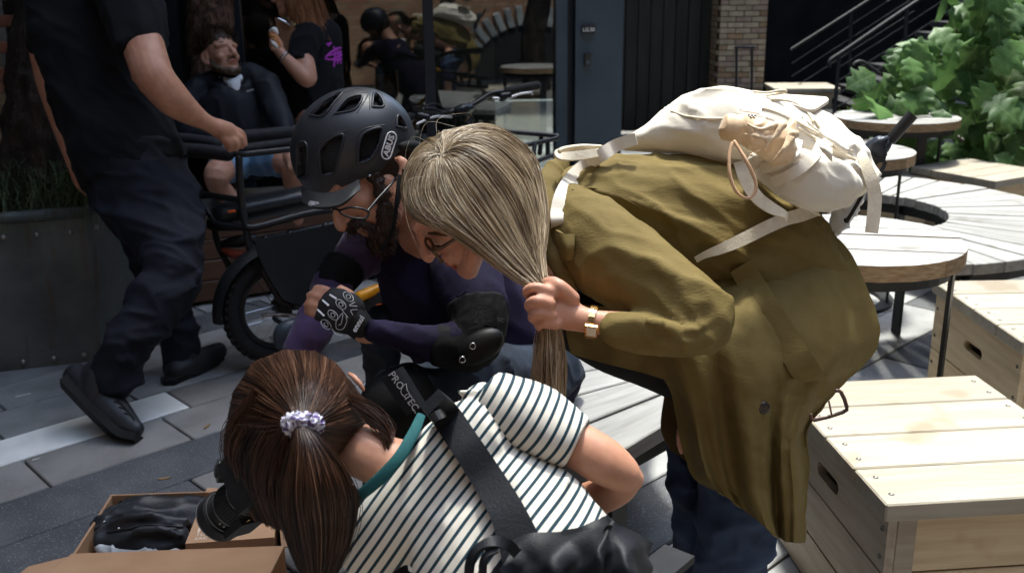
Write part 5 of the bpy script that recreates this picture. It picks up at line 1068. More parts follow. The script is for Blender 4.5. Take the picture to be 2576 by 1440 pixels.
mb = MB(); mb.strap([(2180, 385, 1.995, 5), (2205, 400, 1.995, 5), (2226, 410, 1.995, 5), (2205, 450, 1.995, 5), (2190, 490, 2.015, 5)], th=.002, sub=3); mb.tube([(2180, 470, 2.015, 5), (2155, 515, 2.015, 5), (2135, 548, 2.015, 5), (2130, 554, 2.015, 8)], n=8); put('strap', mb.mesh(), mt_matte, um)
pw = MB(); pw.tube([(2165, 440, 2.055, 14), (2140, 500, 2.055, 26), (2110, 550, 2.055, 28), (2090, 580, 2.045, 14)], flat=.8); me = remesh(pw.mesh(), .006, 1); wrinkle(me, .007, 40, None, 1, True, 5); o_ = put('plastic_wrap', me, mat('clear_plastic', (.62, .64, .66), (.75, .77, .79), rough=.2, nscale=30), um)
# ------------------------------------------------------------------ crouching photographer
zr3 = zoomer(1078.4, 876.2, .3912)
WP = P(1300, 2000, 1.75); WP[2] = 0
wp_ = person('crouching woman with dark ponytail and striped shirt seen from behind', WP)
def striped():
    M_ = mat('striped_jersey', srgb(232, 226, 214), rough=.8, sheen=.1, bump=.25, bscale=420); N = M_.node_tree.nodes; L = M_.node_tree.links; b = N['Principled BSDF']
    at = N.new('ShaderNodeAttribute'); at.attribute_name = 'stripe'; fr = N.new('ShaderNodeMath'); fr.operation = 'FRACT'; L.new(at.outputs['Fac'], fr.inputs[0])
    rp = N.new('ShaderNodeValToRGB'); e = rp.color_ramp.elements; e[0].position = 0; e[0].color = (*srgb(20, 54, 68), 1); e[1].position = .30; e[1].color = (*srgb(20, 54, 68), 1)
    for p_, c in ((.33, srgb(232, 226, 214)), (.97, srgb(232, 226, 214)), (1.0, srgb(20, 54, 68))): q = e.new(p_); q.color = (*c, 1)
    L.new(fr.outputs[0], rp.inputs[0]); nz = N.new('ShaderNodeTexNoise'); nz.inputs['Scale'].default_value = 300; mx = N.new('ShaderNodeMix'); mx.data_type = 'RGBA'; mx.blend_type = 'MULTIPLY'; mx.inputs['Factor'].default_value = .12
    L.new(rp.outputs[0], mx.inputs['A']); L.new(nz.outputs['Color'], mx.inputs['B']); L.new(mx.outputs['Result'], b.inputs['Base Color']); return M_
mt_stripe = striped()
def stripe_attr(me, n_dir, period, o, bend=None):
    k = len(me.vertices); co = np.empty(k * 3, np.float32); me.vertices.foreach_get('co', co); co = co.reshape(-1, 3); s_ = (co - np.asarray(o)) @ nrm(n_dir)
    if bend is not None: s_ = s_ + bend(co)
    a = me.attributes.new('stripe', 'FLOAT', 'POINT'); a.data.foreach_set('value', (s_ / period + 100).astype(np.float32))
mb = MB(); Op = P(745, 1090, 1.60); fp = camdir(-.5, -.5, .7); up_ = camdir(-.2, .75, .62)
Wp, Rp = head_mesh(mb, Op, fp, up_, .92, ears=False)
mb.tube([(830, 1090, 1.53, 70), (910, 1135, 1.505, 66), (985, 1170, 1.50, 72), (1060, 1210, 1.49, 110)], n=16); mb.tube([(1060, 1210, 1.5, 110), (1240, 1340, 1.5, 150), (1400, 1600, 1.5, 150)])
mb.tube([(1270, 1040, 1.50, 60), (1370, 1080, 1.49, 60), (1450, 1118, 1.475, 60), (1520, 1160, 1.465, 60), (1572, 1192, 1.465, 46), (1594, 1205, 1.47, 30)], n=18, flat=.9)
mb.tube([(1596, 1200, 1.47, 26), (1560, 1225, 1.485, 42), (1500, 1250, 1.51, 46), (1400, 1280, 1.56, 40), (1200, 1310, 1.62, 34), (950, 1320, 1.64, 28), (800, 1310, 1.63, 30), (740, 1290, 1.62, 38)], n=14, flat=.9)
for i in range(4): mb.tube([(745, 1275 + 14 * i, 1.62, 14), (712, 1268 + 15 * i, 1.60, 12), (694, 1276 + 15 * i, 1.61, 10)], n=8, flat=1)
mb.tube([(872, 936, 1.57, 5), (888, 946, 1.56, 9), (904, 962, 1.555, 10), (917, 983, 1.555, 6)], n=8, flat=.7)
pbody = put('body', remesh(mb.mesh(), .004, 4), mt_skin2, wp_)
T2 = MB(); T2.tube([(1285, 1035, 1.50, 72), (1200, 1110, 1.475, 108), (1100, 1205, 1.46, 124), (1000, 1300, 1.46, 118), (915, 1390, 1.475, 92)], n=20, flat=.72)
T2.tube([(1090, 1200, 1.49, 150), (1220, 1320, 1.455, 235), (1320, 1440, 1.43, 258), (1400, 1580, 1.43, 260), (1440, 1720, 1.45, 250)], n=26, flat=.6)
for pts in ([(1150, 985, 1.49, 8), (1210, 985, 1.475, 12), (1260, 1010, 1.46, 10)], [(1430, 1200, 1.42, 8), (1400, 1260, 1.395, 10), (1360, 1320, 1.38, 7)]): T2.tube(pts, n=8)
T2.tube([(1210, 1010, 1.51, 60), (1290, 1045, 1.495, 78)], n=18)
me = remesh(T2.mesh(), .0055, 5); wrinkle(me, .006, 8, camdir(.3, -.8, 0), 2.5, True, 5.0); wrinkle(me, .002, 24, camdir(.3, -.8, 0), 2.5, True, 15.0)
def vcoords(me):
    k = len(me.vertices); co = np.empty(k * 3, np.float32); me.vertices.foreach_get('co', co); return co.reshape(-1, 3).astype(float)
co = vcoords(me); nt_ = camdir(.80, -.58, -.12)
a_ = me.attributes.new('stripe', 'FLOAT', 'POINT'); a_.data.foreach_set('value', ((co - P(1100, 1200, 1.44)) @ nt_ / .0142 + .25 * vnoise(co * 9, 4) + 100).astype(np.float32))
shirt = put('striped_shirt', me, mt_stripe, wp_); bvs = bvh_of(shirt)
mb = MB(); mb.tube([(1235, 1000, 1.50, 70), (1300, 1035, 1.485, 86), (1360, 1066, 1.475, 84), (1410, 1095, 1.465, 76), (1452, 1116, 1.462, 68)], n=24, flat=.95, rnd=False)
me = remesh(mb.mesh(), .005, 3); wrinkle(me, .005, 14, camdir(.5, -.85, 0), 2.5, True, 8.0); co = vcoords(me); na_ = camdir(.86, -.51, .05)
a_ = me.attributes.new('stripe', 'FLOAT', 'POINT'); a_.data.foreach_set('value', ((co - P(1300, 1050, 1.44)) @ na_ / .0142 + .3 * vnoise(co * 12, 6) + 100.2).astype(np.float32)); put('sleeve', me, mt_stripe, wp_)
mt_teal = mat('teal_rib', srgb(30, 80, 84), srgb(38, 92, 94), rough=.8, nscale=30, bump=.4, bscale=300)
mb = MB(); mb.tube([(1060, 1042, 1.475, 11, .25), (1040, 1088, 1.435, 14, .25), (1004, 1150, 1.405, 16, .25), (955, 1203, 1.40, 16, .25), (907, 1246, 1.412, 14, .25), (893, 1272, 1.435, 11, .25)], n=12); put('neckband', mb.mesh(), mt_teal, wp_)
mt_trouser = mat('dark_trousers', (.02, .022, .028), (.03, .033, .04), rough=.85, nscale=8, bump=.2)
hp = P(1440, 1720, 1.45); mb = MB()
for s_ in (-1, 1): mb.wtube([hp + [s_ * .08, 0, 0], hp + [s_ * .12 - .1, .25, -.15], (hp[0] + s_ * .12 - .2, hp[1] + .4, .12), (hp[0] + s_ * .12 - .15, hp[1] + .1, .08), (hp[0] + s_ * .12 - .1, hp[1] - .15, .06)], [.11, .09, .07, .055, .045], n=14, sub=4, rnd=True)
put('trousers', remesh(mb.mesh(), .012, 3), mt_trouser, wp_)
# hair pulled back into the tie
tie = (762, 1068)
GP = [[(600, 1165, 1.60), (628, 1135, 1.49), (690, 1096, 1.42), (742, 1075, 1.385)], [(573, 1070, 1.58), (612, 1062, 1.48), (685, 1064, 1.41), (742, 1068, 1.38)], [(590, 985, 1.59), (640, 1000, 1.48), (700, 1034, 1.41), (744, 1062, 1.38)], [(640, 912, 1.60), (682, 950, 1.48), (728, 1012, 1.41), (752, 1056, 1.38)], [(715, 882, 1.61), (735, 938, 1.48), (754, 1010, 1.41), (760, 1054, 1.38)], [(790, 884, 1.61), (790, 940, 1.48), (776, 1012, 1.41), (766, 1056, 1.38)],
      [(845, 915, 1.61), (828, 962, 1.49), (798, 1024, 1.41), (774, 1060, 1.38)], [(888, 968, 1.60), (862, 1000, 1.49), (816, 1040, 1.415), (778, 1064, 1.38)], [(925, 1020, 1.585), (880, 1036, 1.485), (826, 1058, 1.415), (780, 1070, 1.38)], [(942, 1052, 1.57), (892, 1068, 1.48), (832, 1076, 1.415), (780, 1074, 1.38)], [(908, 1112, 1.555), (866, 1106, 1.475), (820, 1092, 1.415), (778, 1078, 1.385)], [(868, 1160, 1.54), (840, 1140, 1.47), (806, 1110, 1.415), (774, 1082, 1.385)], [(800, 1200, 1.52), (792, 1156, 1.46), (778, 1112, 1.41), (768, 1084, 1.385)]]
mt_brun = hair_mat('dark_brown_hair', [(.012, .006, .004), (.03, .014, .008), (.065, .028, .015), (.12, .055, .03), (.21, .115, .07)], .33, .55)
pol = guide_strands(GP, 9000, 14, .0026, 31, clump=.04); put('hair', ssmooth(pol, .0007, .0006, 6, streaks(len(pol), 8, .46, .3, .18, 90)), mt_brun, wp_)
GQ = [[(748, 1076, 1.375), (735, 1130, 1.375), (715, 1215, 1.385), (718, 1300, 1.395), (742, 1385, 1.41), (775, 1460, 1.42)], [(756, 1078, 1.365), (758, 1130, 1.35), (752, 1215, 1.345), (757, 1300, 1.355), (772, 1390, 1.375), (790, 1462, 1.39)], [(764, 1078, 1.362), (778, 1130, 1.345), (792, 1215, 1.335), (802, 1300, 1.345), (806, 1390, 1.37), (806, 1462, 1.385)], [(770, 1078, 1.365), (800, 1125, 1.355), (836, 1200, 1.35), (852, 1290, 1.36), (842, 1385, 1.38), (822, 1460, 1.395)], [(777, 1076, 1.375), (818, 1125, 1.375), (868, 1200, 1.38), (888, 1275, 1.39), (868, 1380, 1.41), (832, 1456, 1.42)]]
pol = guide_strands(GQ, 6000, 16, .0038, 32, clump=.05); put('ponytail', ssmooth(pol, .0007, .0005, 7, streaks(len(pol), 9, .36, .28, .16, 60)), mt_brun, wp_)
GL = [[(640, 985, 1.47), (582, 1080, 1.52), (592, 1180, 1.545), (628, 1282, 1.555)], [(660, 1020, 1.45), (612, 1110, 1.49), (620, 1205, 1.52), (650, 1300, 1.53)], [(700, 1050, 1.41), (660, 1130, 1.445), (655, 1220, 1.48), (685, 1315, 1.50)], [(725, 1078, 1.39), (700, 1150, 1.415), (692, 1235, 1.45), (712, 1325, 1.48)]]
pol = guide_strands(GL, 2600, 14, .006, 33, clump=.12); put('loose_lock', ssmooth(pol, .0006, .0004, 8, streaks(len(pol), 10, .34, .36, .12, 18)), mt_brun, wp_)
GR = [[(880, 990, 1.49), (930, 1022, 1.50), (975, 1062, 1.50), (990, 1090, 1.49)], [(890, 1020, 1.48), (935, 1050, 1.485), (968, 1090, 1.48), (975, 1130, 1.475)]]
pol = guide_strands(GR, 160, 12, .005, 34); put('loose_lock', ssmooth(pol, .0006, .0004, 9, streaks(len(pol), 12, .4, .3, .1)), mt_brun, wp_)
cap = MB(); cap.pell(752, 1060, 1.575, 168, 158, 142, 0); cap.tube([(640, 1080, 1.57, 60), (648, 1180, 1.58, 55), (675, 1270, 1.58, 40)], flat=.8); cap.tube([(850, 1065, 1.56, 68), (845, 1120, 1.55, 45)]); cap.tube([(764, 1080, 1.40, 14), (778, 1150, 1.40, 45), (800, 1230, 1.41, 70), (805, 1320, 1.42, 70), (800, 1440, 1.43, 32)], flat=.35)
cm = remesh(cap.mesh(), .006, 4); a_ = cm.attributes.new('tone', 'FLOAT', 'POINT'); a_.data.foreach_set('value', np.full(len(cm.vertices), .3, np.float32)); put('hair_volume', cm, mt_brun, wp_)
# scrunchie: a ring of twisted coils
mt_scr = mat('scrunchie_yarn', srgb(96, 78, 128), srgb(222, 222, 234), rough=.85, nscale=150, bump=.5, bscale=200, contrast=(.42, .56))
mb = MB(); cS = P(761, 1070, 1.378); axs = camdir(.02, -.82, -.5); b1 = nrm(np.cross(axs, RV)); b0_ = np.cross(b1, axs)
tm_ = MB(); tm_.wtube([cS + (b0_ * math.cos(a) * 1.12 + b1 * math.sin(a) * .9) * .0165 - axs * .002 for a in np.linspace(0, 2 * math.pi, 40)], [.0105 + .0018 * math.sin(i * 1.9) + .001 * math.sin(i * 3.7) for i in range(40)], n=14)
tme = remesh(tm_.mesh(), .0018, 1); wrinkle(tme, .0028, 170, None, 1, True, 3); 
put('hair_tie', tme, mt_scr, wp_)
# ------------------------------------------------------------------ black roll top backpack on her back
bk2 = thing('backpack', 'black leather look backpack strapped to the crouching woman', 'backpack', P(1400, 1420, 1.35))
mt_leather = mat('black_leather', (.008, .009, .012), (.013, .0145, .019), rough=.55, nscale=20, bump=.3, bscale=260, spec=.22)
mb = MB(); mb.strap(snap(bvs, [(1090, 1010, 32), (1121, 1044, 37), (1172, 1119, 38), (1223, 1197, 40), (1270, 1275, 43), (1300, 1345, 50), (1318, 1400, 56)], 1.36, .010), th=.008, sub=5); ss = put('shoulder_strap', mb.mesh(), mt_leather, bk2)
for o_ in (-20, 20):
    mb = MB(); mb.tube(snap(bvs, [(1112 + o_ * .7, 1035 - o_ * .35, 4), (1180 + o_, 1125 - o_ * .5, 4)], 1.34, .014), n=6, sub=4); 
mb = MB(); mb.strap(snap(bvs, [(1090, 1050, 12), (1104, 1042, 12), (1118, 1036, 12)], 1.36, .016), th=.003); put('strap_keeper', mb.mesh(), mat('keeper', (.05, .053, .06), rough=.35), bk2)
B2 = MB(); B2.tube([(1290, 1500, 1.36, 110), (1400, 1470, 1.345, 110), (1500, 1460, 1.345, 95), (1590, 1470, 1.36, 50)], n=18, flat=.6); B2.tube([(1350, 1560, 1.36, 150), (1480, 1540, 1.36, 150), (1560, 1520, 1.38, 110)], n=18, flat=.7)
me = remesh(B2.mesh(), .006, 3); put('bag_lower', me, mt_leather, bk2)
B3 = MB(); tp = [(1276, 1362), (1330, 1340), (1400, 1334), (1462, 1324), (1520, 1297), (1545, 1308), (1598, 1338), (1642, 1366)]; dz = [1.335, 1.32, 1.322, 1.30, 1.312, 1.292, 1.315, 1.34]; rows = []
for j, (dv, k1, k2) in enumerate(((0, 0, 0), (32, -.022, .010), (70, -.040, .018), (115, -.045, .020), (190, -.03, .01))): rows.append([(u_ - .12 * dv + (8 if (i + j) % 2 else -8) * (j > 0), v_ * (1 - dv / 260) + 1345 * (dv / 260) + dv, dz[i] + k1 + (k2 if i % 2 else -k2)) for i, (u_, v_) in enumerate(tp)])
B3.sheet(rows, sub=7, th=.006); me = B3.mesh(); wrinkle(me, .0014, 30, camdir(.4, -.8, 0), 4, True, 7.0); put('bag', me, mt_leather, bk2)
mb = MB(); mb.strap([(1178, 1460, 1.28, 10, .3), (1184, 1410, 1.275, 12, .6), (1204, 1378, 1.27, 13, .9), (1240, 1362, 1.27, 14, .5), (1276, 1368, 1.28, 14, .1), (1300, 1390, 1.29, 14, 0)], th=.003, sub=6); mb.strap([(1215, 1460, 1.27, 9, .4), (1215, 1420, 1.265, 9, .6), (1224, 1395, 1.265, 9, .6), (1250, 1380, 1.27, 9, .3)], th=.003, sub=5); put('grab_handle', mb.mesh(), mt_leather, bk2)
mb = MB(); mb.box(P(1668, 1425, 1.42), (.05, .09, .012), rotz(-.7)); put('side_buckle', mb.mesh(smooth=False), mt_leather, bk2)

# ------------------------------------------------------------------ camera she holds
cm_ = thing('photo_camera', 'black mirrorless camera with lens held by the crouching woman', 'camera', P(620, 1270, 1.62))
mt_cam = mat('camera_black', (.016, .016, .017), (.024, .024, .026), rough=.36, nscale=40, bump=.15, bscale=400)
mt_glassl = mat('lens_glass', (.005, .006, .01), rough=.05, spec=.9)
A_ = P(655, 1215, 1.57); Bc = P(548, 1304, 1.63); axl = nrm(Bc - A_); L_ = np.linalg.norm(Bc - A_)
def cyl(nm, t0, t1, r0, r1, m_=None, n=28):
    mb = MB(); mb.wtube([A_ + axl * L_ * t0, A_ + axl * L_ * t1], [r0, r1], n=n); return put(nm, mb.mesh(), m_ or mt_cam, cm_)
cyl('lens_mount', 0, .25, .033, .033); lz = cyl('lens_barrel', .25, .82, .0325, .0335); cyl('filter_ring', .82, 1.0, .040, .040); cyl('focus_ring', .36, .62, .0352, .0352); cyl('front_element', 1.0, 1.002, .032, .032, mt_glassl)
for t_, r_ in ((.28, .0338), (.34, .0344), (.66, .0346), (.80, .036), (.985, .0404)):
    mb = MB(); e0 = nrm(np.cross(axl, UV)); e1_ = np.cross(axl, e0); mb.wtube([A_ + axl * L_ * t_ + (e0 * math.cos(q) + e1_ * math.sin(q)) * r_ for q in np.linspace(0, 2 * math.pi, 41)], .0007, n=5); put('lens_ring', mb.mesh(), mat('ring_grey', (.3, .3, .31), rough=.3, metal=.6), cm_)
tk = MB()
for i in range(9):
    a = .6 + i * .24; e0 = nrm(np.cross(axl, UV)); e1_ = np.cross(axl, e0); dr = e0 * math.cos(a) + e1_ * math.sin(a)
    for t_ in (.72,): tk.box(A_ + axl * L_ * t_ + dr * .0342, (.0012, .001, .003), np.column_stack([nrm(np.cross(axl, dr)), dr, axl]))
put('lens_marking', tk.mesh(smooth=False), mt_white_ink, cm_, kind='stuff')
rb = MB(); e_a = nrm(np.cross(axl, UV)); e_b = np.cross(axl, e_a)
for i in range(44):
    a = i * 2 * math.pi / 44; c = A_ + axl * L_ * .49 + (e_a * math.cos(a) + e_b * math.sin(a)) * .0358; rb.box(c, (.0022, .0022, L_ * .25), np.column_stack([nrm(np.cross(axl, c - A_)), nrm(np.cross(nrm(np.cross(axl, c - A_)), axl)), axl]))
put('focus_ridges', rb.mesh(smooth=False), mt_cam, lz, kind='stuff')
cRot = np.column_stack([e_a, e_b, axl]); mb = MB(); mb.box(A_ - axl * .03, (.13, .085, .06), cRot); put('camera_body', mb.mesh(smooth=False), mt_cam, cm_)
mb = MB(); mb.box(P(615, 1322, 1.60), (.05, .012, .05), cRot); put('matte_tray', mb.mesh(smooth=False), mt_cam, cm_)
for a_, b2 in (((578, 1316), (622, 1288)), ((590, 1330), (628, 1306))):
    mb = MB(); mb.tube([(*a_, 1.585, 1.7), (*b2, 1.57, 1.7)], n=6, sub=1); put('rod', mb.mesh(), mt_gold, cm_)
k0 = P(560, 1183, 1.585); kax = nrm(camdir(-.75, .05, -.35)); mb = MB(); mb.wtube([k0 - kax * .014, k0 + kax * .008], [.019, .019], n=24); put('focus_wheel', mb.mesh(), mt_cam, cm_)
mb = MB(); mb.wtube([k0 + kax * .008, k0 + kax * .012], [.012, .010], n=16); mb.wtube([k0 - kax * .014, P(600, 1185, 1.58), P(650, 1200, 1.58)], .007, n=8); put('wheel_arm', mb.mesh(), mt_cam, cm_)
mb = MB(); mb.tube([(585, 1168, 1.57, 4), (598, 1160, 1.57, 5), (612, 1166, 1.57, 4)], n=8); put('cold_shoe', mb.mesh(), mt_chrome, cm_)
# ------------------------------------------------------------------ open cardboard box with its contents
zb = zoomer(0, 876.2, .3912)
mt_card = mat('cardboard', srgb(158, 122, 92), srgb(172, 136, 105), rough=.85, nscale=6, bump=.15, bscale=90)
mt_card_d = mat('cardboard_edge', srgb(120, 88, 62), srgb(138, 104, 76), rough=.9, nscale=90, stretch=(1, 1, 1))
bA, bB, bC, bD = G(178, 1398, .17), G(715, 1378, .17), G(700, 1228, .17), G(278, 1243, .17)
bx = thing('cardboard_box', 'open brown cardboard box on the paving in front of the camera', 'cardboard box', ((bA + bB + bC + bD) / 4) * [1, 1, 0])
def slab(a, b, z0, z1, th, m_, nm, inward):
    a, b = np.array(a[:2]), np.array(b[:2]); t = nrm(np.append(b - a, 0)); nn = np.array([-t[1], t[0], 0]) * inward; mb = MB(); A3, B3 = np.append(a, 0), np.append(b, 0)
    vs_ = [A3 + [0, 0, z0], B3 + [0, 0, z0], B3 + [0, 0, z1], A3 + [0, 0, z1]]; vs_ += [p + nn * th for p in vs_]; mb.add(vs_, [(0, 1, 2, 3), (7, 6, 5, 4), (0, 4, 5, 1), (1, 5, 6, 2), (2, 6, 7, 3), (3, 7, 4, 0)]); put(nm, mb.mesh(smooth=False), m_, bx)
slab(bA, bB, .002, .17, .006, mt_card, 'wall', 1); slab(bB, bC, .002, .168, .006, mt_card, 'wall', 1); slab(bC, bD, .002, .17, .006, mt_card, 'wall', 1); slab(bD, bA, .002, .168, .006, mt_card, 'wall', 1)
mb = MB(); mb.add([bA * [1, 1, 0] + [0, 0, .003], bB * [1, 1, 0] + [0, 0, .003], bC * [1, 1, 0] + [0, 0, .003], bD * [1, 1, 0] + [0, 0, .003]], [(0, 1, 2, 3)]); put('bottom', mb.mesh(smooth=False), mt_card, bx)
# flaps folded out
def flap(pts, nm):
    V = [np.array(p) for p in pts]; no = nrm(np.cross(V[1] - V[0], V[3] - V[0])); mb = MB(); mb.add(V + [p - no * .005 for p in V], [(0, 1, 2, 3), (7, 6, 5, 4), (0, 4, 5, 1), (1, 5, 6, 2), (2, 6, 7, 3), (3, 7, 4, 0)]); put(nm, mb.mesh(smooth=False), mt_card, bx)
fdir = nrm(np.array([-(bB - bA)[1], (bB - bA)[0], 0]) * -1)
flap([bA + [0.002, 0, .002], bB + [0, 0, .002], bB + fdir * .2 + [0, 0, .04], bA + fdir * .2 + [.0, 0, .04]], 'flap')
sdir = nrm(bA - bB); flap([bA + [-.003, 0, -.005], bA + fdir * .19 + [-.003, 0, .03], bA + fdir * .17 + sdir * .10 + [0, 0, .015], bA + fdir * .03 + sdir * .09 + [0, 0, -.01]], 'flap')
flap([bB + [.003, 0, 0], bB + (bC - bB) * .95 + [.003, 0, 0], bB + (bC - bB) * .9 + [.12, .02, .03], bB + (bC - bB) * .05 + [.12, -.01, .03]], 'flap')
# black bag inside
bg_ = thing('packed_bag', 'folded black nylon bag lying in the cardboard box', 'bag', G(380, 1330, 0))
mt_nylon = mat('black_nylon', (.012, .013, .016), (.024, .026, .03), rough=.42, nscale=14, bump=.4, bscale=120, sheen=.1)
N_ = MB(); N_.tube([(270, 1330, 2.62, 45), (340, 1315, 2.66, 62), (420, 1310, 2.68, 62), (500, 1305, 2.7, 52)], n=16, flat=.9); N_.tube([(265, 1355, 2.56, 30), (360, 1362, 2.56, 40), (450, 1360, 2.58, 34)], n=12, flat=.8); N_.tube([(310, 1268, 2.74, 18), (400, 1270, 2.75, 20), (500, 1275, 2.76, 18)], n=10)
for pts in ([(275, 1320, 2.56, 8), (350, 1300, 2.56, 12), (470, 1310, 2.6, 8)], [(290, 1345, 2.54, 7), (380, 1335, 2.53, 12), (460, 1345, 2.55, 8)], [(280, 1290, 2.62, 8), (340, 1282, 2.62, 10), (440, 1288, 2.65, 7)]): N_.tube(pts, n=8)
me = remesh(N_.mesh(), .008, 2); wrinkle(me, .007, 26, camdir(1, .1, 0), 2.5, True, 3.0); put('bag_body', me, mt_nylon, bg_); bvn = bvh_of(bpy.data.objects[bg_.children[0].name])
mb = MB(); mb.tube(snap(bvn, [(270, 1338, 2.5), (320, 1330, 2.5), (380, 1318, 2.5), (460, 1325, 2.5)], 2.55, .002), n=6); put('zip', mb.mesh(), mt_matte, bg_)
mb = MB(); mb.pell(298, 1328, surf(bvn, 298, 1328, 2.55, .003), 5, 4, 4, 0); mb.pell(262, 1312, surf(bvn, 266, 1312, 2.58, .003), 4, 4, 4, 0); put('zip_pull', mb.mesh(), mt_chrome, bg_)
# clear plastic sleeve under the bag
pb_ = MB(); pb_.tube([(252, 1372, 2.55, 12), (300, 1392, 2.52, 18), (380, 1396, 2.52, 16), (450, 1390, 2.54, 12)], n=10, flat=.6); me = remesh(pb_.mesh(), .006, 1); wrinkle(me, .006, 30, None, 1, True, 8); o_ = put('plastic_sleeve', me, mat('grey_plastic', (.35, .37, .39), (.6, .62, .64), rough=.22, nscale=10, contrast=(.45, .6))); tag(o_, 'crumpled clear plastic sleeve beneath the black bag in the box', 'plastic sleeve')
# inner printed box
ib = thing('printed_box', 'small cardboard box with white lettering and orange label inside the larger box', 'cardboard box', G(600, 1330, 0))
mt_card2 = mat('cardboard_light', srgb(176, 138, 106), srgb(188, 150, 118), rough=.8, nscale=5, bump=.1, bscale=100)
iA, iB, iC, iD = G(466, 1366, .15), G(690, 1350, .15), G(700, 1240, .15), G(522, 1225, .15)
mb = MB(); vs_ = [iA, iB, iC, iD] + [p * [1, 1, 0] + [0, 0, .012] for p in (iA, iB, iC, iD)]; mb.add(vs_, [(0, 1, 2, 3), (7, 6, 5, 4), (0, 4, 5, 1), (1, 5, 6, 2), (2, 6, 7, 3), (3, 7, 4, 0)]); put('carton', mb.mesh(smooth=False), mt_card2, ib)
exi = nrm(iB - iA); eyi = nrm(iD - iA - exi * ((iD - iA) @ exi)); ink = mat('white_print', srgb(232, 216, 196), rough=.7)
for body_, sz, u_, v_ in (('PAKYAK', .036, 496, 1333), ('TOTE BAG', .018, 492, 1345), ('SAC A MAIN', .018, 489, 1354)):
    p0 = G(u_, v_, .1512); tm = text_mesh(body_, sz, .0002, bold=.0008 if sz > .03 else .0002, align='LEFT'); place_mesh(tm, p0, exi, eyi); put('lettering', tm, ink, ib)
lbp = [G(536, 1238, .1512), G(580, 1236, .1512), G(566, 1290, .1512), G(512, 1292, .1512)]; mb = MB(); mb.add(lbp + [p + [0, 0, -.001] for p in lbp], [(3, 2, 1, 0), (4, 5, 6, 7)]); me = mb.mesh(smooth=False); fix_normals(me); put('orange_label', me, mat('orange_print', srgb(190, 104, 36), srgb(200, 116, 44), rough=.6, nscale=8), ib)
# leaf litter and a scrap on the paving
mt_dry = mat('dry_leaf', (.22, .12, .05), (.32, .2, .09), rough=.8, nscale=20)
for i, (u_, v_, lab) in enumerate(((412, 1202, 'single dry yellow leaf on the paving beyond the box'), (520, 1071, 'small dry leaf on the paving near the raised boot'))):
    c = G(u_, v_, .003); mb = MB(); mb.prism([(-.02, 0), (-.008, .006), (.012, .005), (.024, 0), (.01, -.005), (-.01, -.006)], .002, rotz(.3 + i), c); o_ = put('fallen_leaf', mb.mesh(smooth=False), mt_dry); tag(o_, lab, 'leaf', 'fallen leaves')
for i, (u_, v_, lab) in enumerate(((58, 993, 'thin white paper scrap on the dark paving stone'), (91, 1154, 'tiny white fleck on the dark paving beside the pale strip'))):
    c = G(u_, v_, .003); mb = MB(); mb.prism([(-.028 + .015 * i, -.003), (.028 - .015 * i, -.001), (.027 - .015 * i, .003), (-.026 + .015 * i, .002)], .002, rotz(.6), c); o_ = put('paper_scrap', mb.mesh(smooth=False), mt_white_ink); tag(o_, lab, 'scrap', 'paper scraps')
# ------------------------------------------------------------------ seated man with the helmet
zm = zoomer(674, 572.9, .3418)
WR_ = P(1300, 1010, 2.62); WR_[2] = 0
rd = person('seated bearded man in black bike helmet, glasses and padded gloves', WR_)
mt_navy = mat('navy_shirt', srgb(26, 23, 39), srgb(40, 34, 58), rough=.85, nscale=7, spec=.12, bump=.3, bscale=260)
mt_purple = mat('purple_shirt', srgb(54, 40, 72), srgb(74, 56, 94), rough=.8, nscale=7, sheen=.15, bump=.3, bscale=260)
mt_pad = mat('pad_neoprene', (.007, .007, .0075), (.012, .012, .0125), spec=.12, rough=.75, nscale=20, bump=.3, bscale=200)
mt_padcap = mat('pad_cap', (.006, .006, .0065), rough=.5, spec=.25)
mt_denim_d = mat('dark_denim', srgb(26, 31, 42), srgb(46, 55, 70), rough=.85, nscale=10, bump=.35, bscale=350, detail=6)
mt_glove = mat('glove_black', (.012, .012, .014), (.02, .02, .022), rough=.7, nscale=30, bump=.3, bscale=260)
mb = MB(); KH = 1.14; Oh = P(940, 452, 2.24); fh = camdir(-.70, -.68, -.18); uh = camdir(-.66, .74, -.02)
Wr, Rr_ = head_mesh(mb, Oh, fh, uh, KH, ears=False)
mb.tube([(1000, 470, 2.27, 70), (1060, 560, 2.36, 78), (1110, 640, 2.42, 100)], n=14)
mb.tube([(996, 400, 2.15, 8), (1010, 404, 2.14, 13), (1018, 424, 2.14, 15), (1008, 446, 2.14, 12), (998, 456, 2.15, 7)], n=10, flat=.7)
mb.tube([(1110, 650, 2.45, 100), (1200, 800, 2.52, 120), (1290, 930, 2.57, 120)])
mb.tube([(960, 838, 2.13, 22), (915, 846, 2.125, 19), (895, 826, 2.125, 22), (865, 792, 2.11, 44), (838, 770, 2.11, 38)], flat=.6)
for a, m_, b2 in (((838, 740, 2.105), (812, 728, 2.10), (796, 724, 2.11)), ((822, 752, 2.10), (796, 744, 2.095), (778, 742, 2.11)), ((810, 770, 2.10), (786, 766, 2.095), (771, 766, 2.11)), ((800, 790, 2.10), (784, 784, 2.10), (773, 783, 2.115))):
    mb.tube([(a[0] + 25, a[1] + 14, a[2], 14), (*a, 13.5), (*m_, 13), (*b2, 10.5)], n=10, flat=.95)
mb.tube([(896, 762, 2.12, 15), (878, 740, 2.11, 14), (856, 725, 2.11, 11)], n=10, flat=.95)
mb.tube([(775, 850, 2.2, 24), (748, 882, 2.18, 24), (735, 905, 2.17, 30), (730, 930, 2.17, 28)], n=12)
